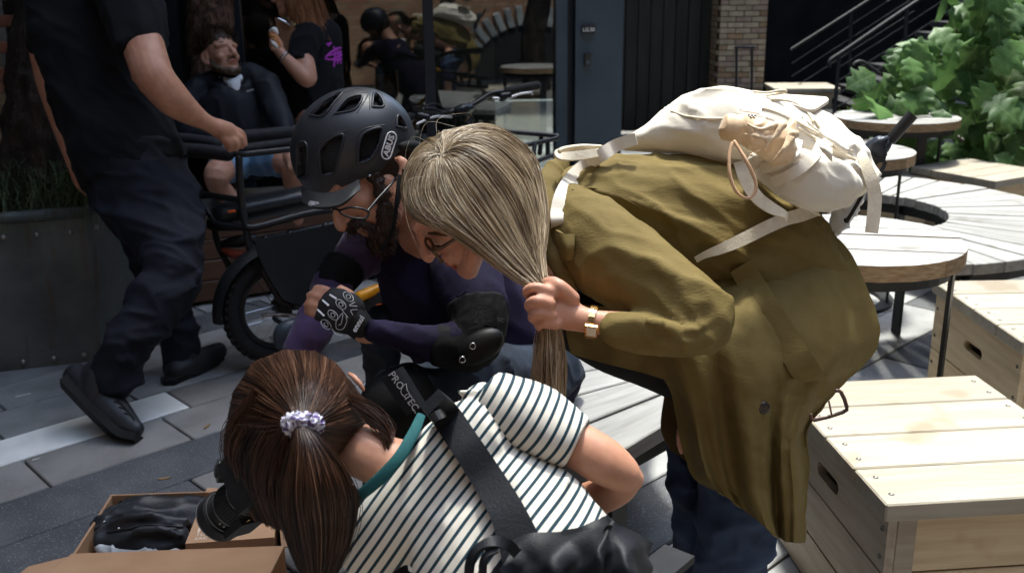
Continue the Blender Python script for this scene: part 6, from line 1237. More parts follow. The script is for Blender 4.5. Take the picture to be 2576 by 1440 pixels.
mb.tube([(1330, 940, 2.55, 40), (1150, 965, 2.30, 40), (985, 1010, 2.17, 36), (960, 1200, 2.28, 30)]); mb.tube([(1250, 880, 2.64, 35), (1050, 815, 2.52, 25), (960, 825, 2.48, 24), (960, 960, 2.64, 22)])
rbody = put('body', remesh(mb.mesh(), .005, 4), mt_skin2, rd); bvr = bvh_of(rbody)
eyes(rd, Wr, KH)
# beard: volume with short strands
mt_beard = hair_mat('beard_hair', [(.012, .007, .005), (.03, .016, .01), (.06, .03, .018), (.10, .05, .03)], .5, .3)
bd_ = MB()
for pts, r_ in (([(.068, .0, -.005), (.063, .02, -.05), (.045, .05, -.085), (.02, .072, -.094), (0, .077, -.097), (-.02, .072, -.094), (-.045, .05, -.085), (-.063, .02, -.05), (-.068, .0, -.005)], [.011, .016, .02, .022, .023, .022, .02, .016, .011]), ([(.03, .082, -.045), (.012, .096, -.04), (0, .097, -.039), (-.012, .096, -.04), (-.03, .082, -.045)], [.009, .011, .010, .011, .009]), ([(.03, .08, -.05), (.034, .075, -.07), (.03, .07, -.09)], [.009, .01, .014]), ([(-.03, .08, -.05), (-.034, .075, -.07), (-.03, .07, -.09)], [.009, .01, .014])):
    bd_.wtube([Wr(*p) for p in pts], [q * KH for q in r_], n=10, sub=4, rnd=True)
bm_ = remesh(bd_.mesh(), .005, 3); wrinkle(bm_, .004, 60, None, 1, True, 2)
a_ = bm_.attributes.new('tone', 'FLOAT', 'POINT'); a_.data.foreach_set('value', np.full(len(bm_.vertices), .35, np.float32))
n_ = len(bm_.vertices); co = np.empty(n_ * 3, np.float32); bm_.vertices.foreach_get('co', co); co = co.reshape(-1, 3).astype(float); no_ = np.empty(n_ * 3, np.float32); bm_.vertex_normals.foreach_get('vector', no_); no_ = no_.reshape(-1, 3)
idx = RNG.integers(0, n_, 1500); dn = np.asarray(Rr_) @ np.array([0, .25, -.95]); st = []
for i in idx:
    l_ = .007 + .006 * RNG.random(); t = np.linspace(0, 1, 4)[:, None]; st.append(co[i] + no_[i] * l_ * .6 * t + dn * l_ * t * t * 1.1 + RNG.normal(size=3) * .002 * t)
put('beard', bm_, mt_beard, rd); put('beard_strand', ssmooth(st, .0007, .0003, 12), mt_beard, rd, kind='stuff')
# hair behind the ear
mb = MB(); mb.ell(Wr(0, -.03, .02), np.array([.08, .088, .085]) * KH, Rr_); hm = remesh(mb.mesh(), .006, 2); a_ = hm.attributes.new('tone', 'FLOAT', 'POINT'); a_.data.foreach_set('value', np.full(len(hm.vertices), .2, np.float32)); put('hair', hm, mt_beard, rd)
# glasses
gm = mat('spectacle_frame', (.015, .016, .018), rough=.25)
gl = MB(); rim_ = [(853, 529, 2.07), (884, 521, 2.06), (922, 528, 2.065), (927, 537, 2.065), (919, 549, 2.06), (890, 548, 2.055), (862, 539, 2.06), (853, 529, 2.07)]
gl.tube([(*p, 3) for p in rim_], n=6, sub=3, flat=1); gl.tube([(924, 531, 2.065, 3.5), (950, 500, 2.10, 3.5), (985, 462, 2.14, 3.5), (1004, 436, 2.15, 3)], n=6, flat=1); gl.tube([(853, 529, 2.07, 3), (846, 526, 2.08, 3), (838, 527, 2.1, 3), (834, 536, 2.12, 3)], n=6, flat=1); put('glasses', gl.mesh(), gm, rd)
# helmet --------------------------------------------------------------
hl = thing('bicycle_helmet', 'matte black vented bicycle helmet worn by the seated man', 'helmet', P(890, 380, 2.25))
mt_helm = mat('helmet_shell', srgb(40, 42, 48), srgb(45, 47, 53), rough=.42, nscale=3, spec=.5, bump=.05, bscale=500)
mt_liner = mat('helmet_liner', (.008, .008, .009), (.014, .014, .015), rough=.85, nscale=90)
mt_rim = mat('helmet_vent_edge', srgb(50, 52, 58), rough=.35)
hc_, hd_ = (888, 368), 2.24
mb = MB(); k_ = hd_ / F; q = math.radians(-30); e1 = RV * math.cos(q) - UV * math.sin(q); e2 = UV * math.cos(q) + RV * math.sin(q); HR = np.column_stack([e1, e2, FW])
mb.ell(P(*hc_, hd_), (160 * k_, 143 * k_, 132 * k_), HR, 96, 64); me = mb.mesh()
vents = [[(778, 290), (805, 263), (839, 239), (861, 234), (841, 258), (814, 291)], [(842, 286), (860, 262), (878, 246), (911, 241), (893, 275)], [(937, 269), (940, 236), (954, 239), (965, 259), (962, 269)], [(807, 440), (804, 377), (829, 350), (864, 339), (853, 391), (839, 436)], [(900, 413), (903, 364), (917, 334), (961, 322), (954, 361), (934, 398)], [(750, 446), (748, 368), (772, 364), (771, 446)], [(998, 318), (1000, 291), (1010, 296), (1022, 322)]]
def inpoly(x, y, pg):
    r_ = False; n = len(pg)
    for i in range(n):
        (x1_, y1_), (x2_, y2_) = pg[i], pg[(i + 1) % n]
        if (y1_ > y) != (y2_ > y) and x < (x2_ - x1_) * (y - y1_) / (y2_ - y1_) + x1_: r_ = not r_
    return r_
pa, pb2 = P(1040, 392, hd_), P(765, 500, hd_); dnv = nrm(np.cross(pb2 - pa, nrm(FW + .25 * UV))); 
if dnv @ UV > 0: dnv = -dnv
bm = bmesh.new(); bm.from_mesh(me); bmesh.ops.remove_doubles(bm, verts=bm.verts, dist=1e-5)
bmesh.ops.subdivide_edges(bm, edges=bm.edges[:], cuts=1, use_grid_fill=True)
ctr_h = P(*hc_, hd_)
for v_ in bm.verts:
    r_ = np.array(v_.co) - ctr_h; n_ = np.linalg.norm(r_); v_.co = Vector(ctr_h + r_ / max(1e-9, math.sqrt(((r_ @ e1) / (160 * k_)) ** 2 + ((r_ @ e2) / (143 * k_)) ** 2 + ((r_ @ FW) / (132 * k_)) ** 2)))
bmesh.ops.bisect_plane(bm, geom=bm.verts[:] + bm.edges[:] + bm.faces[:], plane_co=Vector(pa), plane_no=Vector(dnv), clear_outer=True)
dele = []
for f_ in bm.faces:
    c = np.array(f_.calc_center_median()); uu_, vv_, d_ = px(c)
    if d_ < hd_ and any(inpoly(uu_, vv_, pg) for pg in vents): dele.append(f_)
    elif d_ >= hd_:   # same vents mirrored on the far side
        r_ = c - ctr_h; c2 = c - 2 * FW * (r_ @ FW); uu_, vv_, _ = px(c2)
        if any(inpoly(uu_, vv_, pg) for pg in vents[3:6]): dele.append(f_)
bmesh.ops.delete(bm, geom=dele, context='FACES'); bm.to_mesh(me); bm.free(); me.update()
for p_ in me.polygons: p_.use_smooth = True
bm = bmesh.new(); bm.from_mesh(me); bmesh.ops.recalc_face_normals(bm, faces=bm.faces); bm.to_mesh(me); bm.free()
ob = bpy.data.objects.new('tmp', me); COL.objects.link(ob); sm = ob.modifiers.new('s', 'SOLIDIFY'); sm.thickness = .016; sm.offset = -1; dg = bpy.context.evaluated_depsgraph_get(); me2 = bpy.data.meshes.new_from_object(ob.evaluated_get(dg)); bpy.data.objects.remove(ob)
shell = put('shell', me2, mt_helm, hl); bvh_ = bvh_of(shell)
mb = MB(); mb.ell(ctr_h, (143 * k_, 126 * k_, 115 * k_), HR, 40, 28); lm = mb.mesh(); bm = bmesh.new(); bm.from_mesh(lm); bmesh.ops.bisect_plane(bm, geom=bm.verts[:] + bm.edges[:] + bm.faces[:], plane_co=Vector(pa), plane_no=Vector(dnv), clear_outer=True); bm.to_mesh(lm); bm.free(); put('liner', lm, mt_liner, hl)
def ell_pt(u, v, off=0.0):
    o = CAM - ctr_h; dv = nrm(P(u, v, 1) - CAM); A3 = np.array([160 * k_, 143 * k_, 132 * k_]); M3 = np.column_stack([e1, e2, FW]).T
    oo, dd_ = (M3 @ o) / A3, (M3 @ dv) / A3; a = dd_ @ dd_; b = 2 * oo @ dd_; c = oo @ oo - 1; disc = b * b - 4 * a * c
    t = (-b - math.sqrt(disc)) / (2 * a) if disc > 0 else -b / (2 * a); p = CAM + dv * t; g_ = M3.T @ ((M3 @ (p - ctr_h)) / A3 ** 2); return p + nrm(g_) * off, nrm(g_)
for pg in vents:
    pts = crom(np.array([*pg, pg[0]], float), 4); mb = MB(); mb.wtube([ell_pt(*p, .0005)[0] for p in pts], .0028, n=7); put('vent_edge', mb.mesh(), mt_rim, hl)
for pg in ([(775, 300), (820, 252), (880, 224), (925, 228)], [(835, 295), (868, 243), (918, 233), (926, 238), (898, 284)], [(880, 446), (925, 432), (962, 390), (975, 340)], [(930, 276), (932, 232), (950, 228), (972, 258), (972, 274)], [(800, 445), (798, 374), (826, 342), (872, 330)], [(892, 418), (896, 360), (912, 326), (968, 314)]):
    mb = MB(); mb.wtube([ell_pt(*p, -.0006)[0] for p in crom(np.array(pg, float), 5)], .0016, n=6); put('ridge', mb.mesh(), mt_rim, hl)
# insect mesh behind two vents
for pg in (vents[3], vents[5]):
    mb = MB(); us = [p[0] for p in pg]; vs2 = [p[1] for p in pg]
    for u_ in np.arange(min(us) + 3, max(us), 6):
        run = [v_ for v_ in np.arange(min(vs2), max(vs2), 4) if inpoly(u_, v_, pg)]
        if len(run) > 2: mb.wtube([ell_pt(u_, v_, -.008)[0] for v_ in run], .0006, n=4)
    for v_ in np.arange(min(vs2) + 3, max(vs2), 6):
        run = [u_ for u_ in np.arange(min(us), max(us), 4) if inpoly(u_, v_, pg)]
        if len(run) > 2: mb.wtube([ell_pt(u_, v_, -.008)[0] for u_ in run], .0006, n=4)
    put('insect_mesh', mb.mesh(), mat('mesh_grey', (.06, .062, .066), rough=.6), hl)
for (u_, v_) in ((930, 441), (1008, 368)):
    p, n_ = ell_pt(u_, v_, .001); mb = MB(); mb.ell(p, (.0055, .0055, .004)); put('rivet', mb.mesh(), mt_chrome, hl)
# visor
mb = MB(); mb.sheet([[(762, 470, 2.17), (795, 488, 2.12), (848, 486, 2.10), (905, 455, 2.11)], [(764, 497, 2.14), (797, 512, 2.09), (855, 506, 2.08), (906, 468, 2.10)], [(766, 512, 2.12), (797, 526, 2.07), (858, 519, 2.065), (904, 480, 2.095)]], sub=6, th=-.006); vis = put('visor', mb.mesh(), mat('visor_black', srgb(34, 35, 39), rough=.45), hl); bvv = bvh_of(vis)
# logos
mt_logo = mat('logo_white', (.72, .72, .74), rough=.5)
def logo(c, n_, along, size, parent, badge=True):
    ex_ = nrm(along - n_ * (along @ n_)); ey_ = np.cross(n_, ex_); tm = text_mesh('ABUS', size, .0004, bold=size * .035); place_mesh(tm, c + n_ * .0016, ex_, ey_); put('logo_lettering', tm, mt_logo, parent)
    hw, r_ = size * 1.55, size * .62; pts = [c + n_ * .0012 + ex_ * (hw - r_ + r_ * math.cos(a)) + ey_ * r_ * math.sin(a) for a in np.linspace(-math.pi / 2, math.pi / 2, 9)] + [c + n_ * .0012 + ex_ * (-hw + r_ + r_ * math.cos(a)) + ey_ * r_ * math.sin(a) for a in np.linspace(math.pi / 2, 3 * math.pi / 2, 9)]
    mb = MB(); mb.wtube(pts + [pts[0]], size * .085, n=6); put('logo_border', mb.mesh(), mt_logo, parent)
c, n_ = ell_pt(977, 366, .0015); logo(c, n_, P(988, 336, 2.2) - P(968, 392, 2.2), .0195, hl)
c = P(790, 513, surf(bvv, 790, 513, 2.08, .002)); logo(c, nrm(-FW + .1 * UV - .15 * RV), RV - .15 * UV, .0075, hl)
mb = MB(); mb.tube([(1005, 440, 2.13, 5), (998, 500, 2.12, 5), (990, 570, 2.13, 5), (960, 630, 2.15, 5)], n=6, flat=.3); mb.tube([(1010, 395, 2.14, 4), (1015, 440, 2.13, 4), (1000, 520, 2.12, 4)], n=6, flat=.3); put('chin_strap', mb.mesh(), mt_pad, hl)
mb = MB(); mb.tube([(1010, 368, 2.16, 10), (1040, 366, 2.2, 14), (1056, 376, 2.26, 12)], n=10); put('retention_dial', mb.mesh(), mt_liner, hl)
# clothing --------------------------------------------------------------
T3 = MB(); T3.tube([(1020, 600, 2.42, 100), (1090, 690, 2.45, 155), (1180, 800, 2.50, 185), (1270, 900, 2.55, 185), (1320, 950, 2.58, 150)], n=22, flat=.85); T3.tube([(900, 640, 2.42, 60), (1000, 600, 2.42, 80), (1120, 610, 2.40, 90), (1180, 650, 2.33, 80)], n=16)
me = remesh(T3.mesh(), .01, 4); wrinkle(me, .008, 9, camdir(.5, -.8, 0), 5, True, 3); wrinkle(me, .0025, 26, camdir(.5, -.8, 0), 3, True, 13); put('shirt', me, mt_navy, rd)
mb = MB(); mb.tube([(1160, 630, 2.33, 85), (1180, 700, 2.24, 88), (1205, 770, 2.18, 76), (1205, 840, 2.15, 62)], n=18); mb.tube([(1205, 850, 2.15, 62), (1100, 862, 2.13, 46), (1010, 847, 2.12, 38), (935, 834, 2.12, 30)], n=16); mb.tube([(1128, 752, 2.13, 6), (1160, 742, 2.10, 8), (1185, 722, 2.10, 5)])
me = remesh(mb.mesh(), .007, 3); wrinkle(me, .004, 12, camdir(.8, -.3, 0), 3, True, 5); wrinkle(me, .0012, 36, None, 1, True, 15); put('sleeve', me, mt_navy, rd)
mb = MB(); mb.tube([(945, 610, 2.4, 72), (905, 640, 2.37, 64), (870, 676, 2.34, 54), (842, 712, 2.31, 50), (815, 775, 2.25, 52), (782, 838, 2.20, 50), (752, 880, 2.18, 40)], n=18); me = remesh(mb.mesh(), .007, 3); wrinkle(me, .004, 12, camdir(.5, -.8, 0), 3, True, 6); wrinkle(me, .0012, 36, None, 1, True, 16); put('sleeve', me, mt_purple, rd)
mb = MB(); mb.tube([(868, 672, 2.34, 58), (846, 702, 2.31, 54), (832, 728, 2.30, 50)], n=16, rnd=False); put('elbow_band', remesh(mb.mesh(), .006, 2), mt_pad, rd)
mb = MB(); mb.tube([(1200, 760, 2.18, 80), (1205, 800, 2.165, 76), (1200, 840, 2.15, 72), (1180, 872, 2.14, 66), (1110, 868, 2.13, 54), (1090, 866, 2.13, 52)], n=16, rnd=False); me = remesh(mb.mesh(), .006, 2); wrinkle(me, .0012, 40, camdir(.7, -.5, 0), .5, True, 2); ep = put('elbow_pad', me, mt_pad, rd); bve = bvh_of(ep)
mb = MB(); mb.pell(1208, 872, 2.085, 66, 40, 26, -32); put('elbow_cap', mb.mesh(), mt_padcap, ep)
for (u_, v_) in ((1189, 870), (1163, 904)):
    mb = MB(); c = P(u_, v_, 2.055); mb.wtube([c + (RV * math.cos(a) + UV * math.sin(a)) * .006 for a in np.linspace(0, 2 * math.pi, 17)], .0018, n=6); put('eyelet', mb.mesh(), mt_chrome, ep)
mb = MB(); mb.strap(snap(bve, [(1195, 790, 22), (1225, 795, 22), (1250, 800, 20)], 2.1, .004), th=.002); put('velcro_patch', mb.mesh(), mat('velcro', (.02, .02, .02), (.06, .06, .06), rough=.9, nscale=160, bump=.8, bscale=200), ep)
tm = text_mesh('TEC', .012, .0003); place_mesh(tm, P(1256, 804, surf(bve, 1252, 804, 2.1, .006)), RV - .15 * UV, UV + .15 * RV); put('pad_lettering', tm, mat('grey_print', (.2, .2, .21), rough=.6), ep)
# glove
mb = MB(); mb.tube([(918, 828, 2.12, 28), (900, 812, 2.115, 38), (868, 790, 2.105, 52), (842, 768, 2.10, 50), (826, 756, 2.10, 40)], n=16, flat=.58)
for a, b2 in (((850, 748), (828, 738)), ((836, 762), (814, 755)), ((824, 778), (804, 772)), ((814, 796), (794, 790))): mb.tube([(*a, 2.095, 16), (*b2, 2.095, 15.5)], n=10, rnd=False, flat=.9)
mb.tube([(900, 770, 2.11, 20), (884, 750, 2.105, 17)], n=10); me = remesh(mb.mesh(), .0042, 3); gv = put('glove', me, mt_glove, rd); bvgl = bvh_of(gv)
mb = MB(); mb.strap(snap(bvgl, [(880, 842, 16), (892, 826, 18), (905, 806, 18), (918, 786, 15)], 2.08, .005), th=.003, sub=4); gs = put('glove_strap', mb.mesh(), mt_padcap, gv)
tm = text_mesh('ennui', .017, .0003, bold=.0004); place_mesh(tm, P(901, 814, surf(bvgl, 901, 814, 2.08, .010)), P(914, 794, 2) - P(890, 834, 2), P(890, 808, 2) - P(906, 818, 2)); put('glove_lettering', tm, mt_logo, gv)
mt_line = mat('glove_print', (.5, .5, .51), rough=.6); mb = MB()
def gline(pts, w=1.1): mb.tube(snap(bvgl, [(674 + .3418 * a, 572.9 + .3418 * b, w) for a, b in pts], 2.08, .0008), n=5, sub=3, flat=.6)
def oval(cx, cy, a, b, rot): return [(cx + a * math.cos(t) * math.cos(rot) - b * math.sin(t) * math.sin(rot), cy + a * math.cos(t) * math.sin(rot) + b * math.sin(t) * math.cos(rot)) for t in np.linspace(0, 2 * math.pi, 13)]
for cx, cy in ((537, 562), (478, 640), (428, 710), (592, 505)): gline(oval(cx, cy, 44, 26, .75)); gline(oval(cx, cy, 17, 14, .75))
gline([(535, 590), (590, 660)]); gline([(500, 690), (550, 625), (540, 700), (520, 715)]); gline([(500, 690), (505, 740), (550, 745), (580, 690), (575, 650)]); gline([(640, 545), (600, 570), (655, 575)]); gline([(660, 600), (610, 605), (625, 640)]); gline([(470, 740), (500, 780), (545, 792)])
put('glove_print', mb.mesh(), mt_line, gv)
mb = MB()
for a, b2 in (((455, 490), (500, 520)), ((400, 530), (445, 570)), ((365, 600), (412, 645))): mb.tube(snap(bvgl, [(674 + .3418 * a[0], 572.9 + .3418 * a[1], 2.5), (674 + .3418 * b2[0], 572.9 + .3418 * b2[1], 3)], 2.08, .001), n=5, sub=2, flat=.5)
put('finger_tab', mb.mesh(), mt_logo, gv)
# jeans, knee pad, shoes
mb = MB(); mb.tube([(1420, 940, 2.60, 60), (1380, 935, 2.5, 76), (1250, 950, 2.34, 86), (1110, 982, 2.22, 84), (1000, 1008, 2.14, 76), (975, 1060, 2.14, 72), (965, 1200, 2.26, 60), (960, 1330, 2.4, 52)], n=18); mb.tube([(1300, 900, 2.62, 80), (1150, 830, 2.54, 52), (1000, 808, 2.47, 46), (950, 820, 2.45, 46), (955, 960, 2.62, 44), (960, 1090, 2.78, 40)], n=16)
me = remesh(mb.mesh(), .009, 3); wrinkle(me, .010, 9, camdir(.3, -.9, 0), 2, True, 8); wrinkle(me, .004, 26, camdir(.3, -.9, 0), 2, True, 18); jn = put('jeans', me, mt_denim_d, rd)
mb = MB(); mb.tube([(1052, 990, 2.17, 86), (1010, 1004, 2.14, 86), (978, 1030, 2.13, 82), (970, 1080, 2.15, 78)], n=18, rnd=False); me = remesh(mb.mesh(), .007, 2); kp = put('knee_pad', me, mt_pad, rd); bvk = bvh_of(kp, jn)
cn = [(961, 949), (1011, 921), (1070, 1017), (1026, 1041)]; rows = []
for i in range(4):
    t = i / 3; a = np.array(cn[0]) * (1 - t) + np.array(cn[3]) * t; b2 = np.array(cn[1]) * (1 - t) + np.array(cn[2]) * t; rows.append([(*(a * (1 - s_) + b2 * s_), 2.055 - .012 * math.sin(s_ * 3.1)) for s_ in (0, .5, 1)])
mb = MB(); mb.sheet(rows, sub=4, th=-.006); put('knee_label', mb.mesh(), mat('label_navy', (.010, .011, .016), rough=.6), kp)
ld = P(1041, 1014, 2.03) - P(997, 952, 2.03); lup = P(1035, 950, 2.03) - P(1000, 975, 2.03); nn_ = nrm(np.cross(nrm(ld), nrm(lup)))
for body_, u_, v_ in (('PRO', 997, 957), ('TEC.', 1036, 1014)):
    tm = text_mesh(body_, .021, .0003, bold=.0002); place_mesh(tm, P(u_, v_, 2.036), ld, lup); put('knee_lettering', tm, mt_line, kp)
mb = MB(); mb.wtube([P(u_, v_, 2.036) for u_, v_ in ((1008, 985), (1012, 970), (1022, 964), (1024, 980), (1030, 988), (1019, 993), (1020, 1000), (1012, 992), (1008, 985))], .0008, n=5); put('knee_emblem', mb.mesh(), mt_line, kp)
for (u_, v_, d_) in ((960, 1330, 2.42), (960, 1090, 2.8)):
    q = P(u_, v_, d_); mb = MB(); mb.wtube([(q[0] + .05, q[1] + .02, .05), (q[0] - .05, q[1] - .02, .055), (q[0] - .16, q[1] - .05, .04)], [.045, .05, .035], n=12, sub=3, rnd=True); mb.wtube([(q[0] + .02, q[1] + .01, .06), (q[0], q[1], max(.14, q[2]))], [.045, .05], n=12, rnd=True); put('shoe', remesh(mb.mesh(), .008, 3), mt_blacktop, rd)
# ------------------------------------------------------------------ man in black walking past
WK = G(400, 1010, 0); wk = person('man in black t-shirt and navy work trousers walking past the bicycle', WK)
mt_tee = mat('black_tee', (.0055, .006, .008), (.009, .0095, .012), rough=.9, nscale=8, sheen=.02, spec=.2, bump=.3, bscale=200)
mt_work = mat('navy_work_cloth', srgb(17, 19, 28), srgb(27, 30, 42), rough=.8, nscale=8, bump=.3, bscale=250)
mb = MB(); mb.tube([(300, -60, 3.72, 66), (335, 40, 3.66, 58), (362, 120, 3.6, 52), (382, 180, 3.56, 50), (402, 212, 3.56, 47), (440, 254, 3.6, 43), (485, 288, 3.66, 30), (520, 309, 3.7, 21), (548, 322, 3.73, 24), (572, 333, 3.76, 27)], n=18, flat=.9)
mb.tube([(362, 195, 3.55, 28), (352, 190, 3.56, 24)], n=10)
for b_, m_, t_ in (((575, 322, 3.77), (606, 336, 3.80), (616, 362, 3.82)), ((580, 334, 3.76), (604, 348, 3.78), (608, 368, 3.80)), ((576, 346, 3.75), (592, 358, 3.76), (594, 374, 3.78)), ((566, 350, 3.74), (578, 362, 3.75), (580, 376, 3.77))): mb.tube([(*b_, 12), (*m_, 10.5), (*t_, 8)], n=9, flat=1)
mb.tube([(556, 340, 3.74, 10), (566, 358, 3.75, 9), (574, 372, 3.78, 8)], n=9, flat=1)
mb.tube([(185, -80, 3.95, 40), (110, 60, 4.05, 34), (112, 180, 4.08, 27), (145, 290, 4.05, 24), (172, 378, 4.0, 17), (192, 420, 3.98, 20), (210, 455, 3.97, 24), (228, 478, 3.96, 20)], n=14, flat=.9)
for i in range(4): mb.tube([(200 + 9 * i, 455 + 8 * i, 3.95, 11), (218 + 9 * i, 474 + 6 * i, 3.93, 10), (236 + 5 * i, 480 + 8 * i, 3.95, 9)], n=8, flat=1)
mb.tube([(190, -340, 3.85, 75), (195, -250, 3.85, 55), (200, -160, 3.85, 80), (225, 0, 3.88, 75), (280, 350, 3.88, 78), (330, 480, 3.84, 70)]); mb.pell(200, -400, 3.85, 78, 110, 95, 0)
mb.tube([(360, 480, 3.78, 70), (440, 690, 3.62, 45), (290, 930, 3.5, 38)]); mb.tube([(350, 480, 3.88, 45), (422, 760, 4.0, 26), (452, 890, 4.05, 24)])
put('body', remesh(mb.mesh(), .0055, 3), mt_skin2, wk)
mb = MB(); mb.tube([(185, -170, 3.86, 115), (195, -60, 3.86, 128), (205, 30, 3.85, 128), (228, 130, 3.83, 122), (258, 250, 3.81, 116), (302, 345, 3.79, 136), (330, 400, 3.79, 140), (345, 440, 3.79, 138)], n=22, flat=.8, rnd=False); me_f = [(330, 260, 3.70, 8), (290, 300, 3.68, 12), (230, 330, 3.68, 8)]; mb.tube(me_f, n=8); mb.tube([(360, 330, 3.72, 8), (310, 380, 3.67, 12), (250, 400, 3.68, 8)], n=8)
mb.tube([(280, -100, 3.75, 84), (315, -20, 3.68, 78), (342, 60, 3.63, 70), (358, 122, 3.6, 58)], n=18, rnd=False); mb.tube([(190, -90, 3.92, 60), (125, 30, 4.02, 46), (104, 115, 4.06, 38)], n=14)
me = remesh(mb.mesh(), .01, 4); wrinkle(me, .013, 6, camdir(.6, -.6, 0), 3, True, 2); wrinkle(me, .005, 18, camdir(.6, -.5, 0), 3, True, 12); put('t_shirt', me, mt_tee, wk)
mb = MB(); mb.tube([(340, 420, 3.80, 132), (372, 500, 3.76, 124), (415, 590, 3.68, 98), (438, 660, 3.62, 78), (432, 715, 3.58, 68), (385, 770, 3.53, 64), (335, 850, 3.5, 62), (300, 920, 3.5, 62), (285, 965, 3.5, 52)], n=20, flat=.85); mb.tube([(350, 470, 3.86, 100), (400, 600, 3.92, 84), (425, 740, 3.97, 56), (438, 800, 4.0, 50), (452, 862, 4.02, 50), (460, 905, 4.03, 48), (462, 925, 4.03, 44)], n=18, flat=.85)
for pts in ([(500, 690, 3.55, 6), (460, 720, 3.52, 11), (400, 735, 3.47, 8)], [(490, 720, 3.53, 6), (430, 748, 3.49, 10), (370, 755, 3.46, 7)], [(480, 600, 3.62, 6), (430, 620, 3.60, 10), (370, 610, 3.62, 7)], [(350, 900, 3.45, 6), (310, 905, 3.43, 10), (265, 880, 3.45, 7)], [(440, 540, 3.68, 6), (380, 560, 3.66, 10), (320, 540, 3.68, 7)]): mb.tube(pts, n=8)
me = remesh(mb.mesh(), .01, 3); wrinkle(me, .014, 7, camdir(.9, -.35, 0), 3, True, 6); wrinkle(me, .006, 18, camdir(.9, -.2, 0), 3, True, 16); put('trousers', me, mt_work, wk)
mt_boot = mat('black_boot', (.016, .017, .02), (.03, .032, .036), rough=.42, nscale=14, bump=.4, bscale=60)
mt_sole = mat('boot_sole', (.012, .012, .012), rough=.8)
mb = MB(); mb.tube([(188, 942, 3.5, 34), (225, 968, 3.49, 46), (265, 1012, 3.48, 46), (310, 1058, 3.46, 36), (342, 1082, 3.45, 24)], n=16, flat=.8); mb.tube([(262, 945, 3.5, 54), (245, 985, 3.49, 50)]); me = remesh(mb.mesh(), .007, 3); bt_ = put('boot', me, mt_boot, wk); bvbt = bvh_of(bt_)
for i in range(5): mb = MB(); mb.tube(snap(bvbt, [(262 + i * 13, 978 + i * 15, 2.2), (284 + i * 11, 990 + i * 13, 2.4), (302 + i * 9, 1010 + i * 11, 2.0)], 3.42, .002), n=5, sub=3); put('lace', mb.mesh(), mt_sole, bt_)
mb = MB(); mb.strap([(160, 958, 3.47, 10, .2), (205, 1006, 3.46, 10, .2), (255, 1056, 3.45, 10, .2), (300, 1092, 3.44, 10, .2), (350, 1104, 3.43, 10, .2)], th=.04, sub=4); put('boot_sole', mb.mesh(smooth=False), mt_sole, wk)
mb = MB(); mb.tube([(446, 935, 3.98, 34), (480, 918, 4.02, 36), (520, 898, 4.08, 30), (552, 880, 4.13, 22)], n=16, flat=.85); mb.tube([(458, 890, 4.02, 44), (462, 920, 4.02, 40)]); put('boot', remesh(mb.mesh(), .007, 3), mt_boot, wk)
q1, q2 = G(436, 962, .012), G(572, 892, .012); mb = MB(); dq = nrm(q2 - q1); sq = np.array([-dq[1], dq[0], 0]); Lq = np.linalg.norm(q2 - q1); mb.prism([(0, -.036), (.08, -.042), (Lq * .6, -.046), (Lq * .92, -.035), (Lq, 0), (Lq * .92, .04), (Lq * .6, .046), (.08, .04), (0, .034), (-.02, 0)], .022, np.column_stack([dq, sq, [0, 0, 1]]), q1 + sq * .03); put('boot_sole', mb.mesh(smooth=False), mt_sole, wk)

# ------------------------------------------------------------------ man sitting by the window
WS = P(640, 560, 5.25); WS[2] = 0; sm_ = person('bearded man in dark zip jacket and denim shorts sitting by the window', WS)
mb = MB(); KS = 1.05; Os = P(556, 143, 5.02); fs = camdir(.70, .22, -.68); us = camdir(-.36, .92, .1); Ws, Rs_ = head_mesh(mb, Os, fs, us, KS)
mb.tube([(560, 175, 5.06, 28), (578, 205, 5.06, 29), (592, 235, 5.06, 45)], n=12); mb.tube([(592, 235, 5.06, 50), (600, 320, 5.08, 60), (620, 385, 5.1, 55)])
mb.tube([(620, 395, 5.1, 38), (570, 418, 4.9, 36), (546, 440, 4.8, 33), (552, 470, 4.84, 27), (578, 505, 4.92, 24), (610, 600, 5.1, 20), (625, 660, 5.2, 17)], n=16); mb.tube([(640, 395, 5.1, 38), (690, 402, 4.92, 34), (726, 412, 4.84, 31), (735, 440, 4.86, 27), (742, 500, 4.95, 24), (748, 620, 5.12, 18)], n=16)
mb.tube([(716, 330, 4.9, 15), (724, 370, 4.84, 14), (730, 398, 4.80, 17), (738, 415, 4.79, 13)], n=12)
for i in range(4): mb.tube([(726 + 5 * i, 404, 4.78, 6), (729 + 6 * i, 424, 4.77, 5.5), (732 + 6 * i, 436, 4.79, 5)], n=7, flat=1)
sb_ = put('body', remesh(mb.mesh(), .004, 4), mt_skin, sm_); eyes(sm_, Ws, KS)
def sweater(nm, mbx, m_, par, vox=.009, amp=.005, al=(0, 0, 1), st_=2, sd_=1): me = remesh(mbx.mesh(), vox, 3); wrinkle(me, amp, 13, al, st_, True, sd_); return put(nm, me, m_, par)
mt_jacket = mat('dark_jacket', srgb(22, 25, 31), srgb(30, 33, 40), rough=.65, nscale=7, bump=.2, bscale=200)
mb = MB(); mb.tube([(590, 222, 5.06, 60), (594, 250, 5.06, 92), (600, 310, 5.07, 100), (608, 370, 5.08, 96), (615, 400, 5.08, 85)], n=20, flat=.7); mb.tube([(505, 225, 5.06, 36), (560, 208, 5.08, 40), (630, 200, 5.06, 42), (672, 212, 5.02, 34)], n=14)
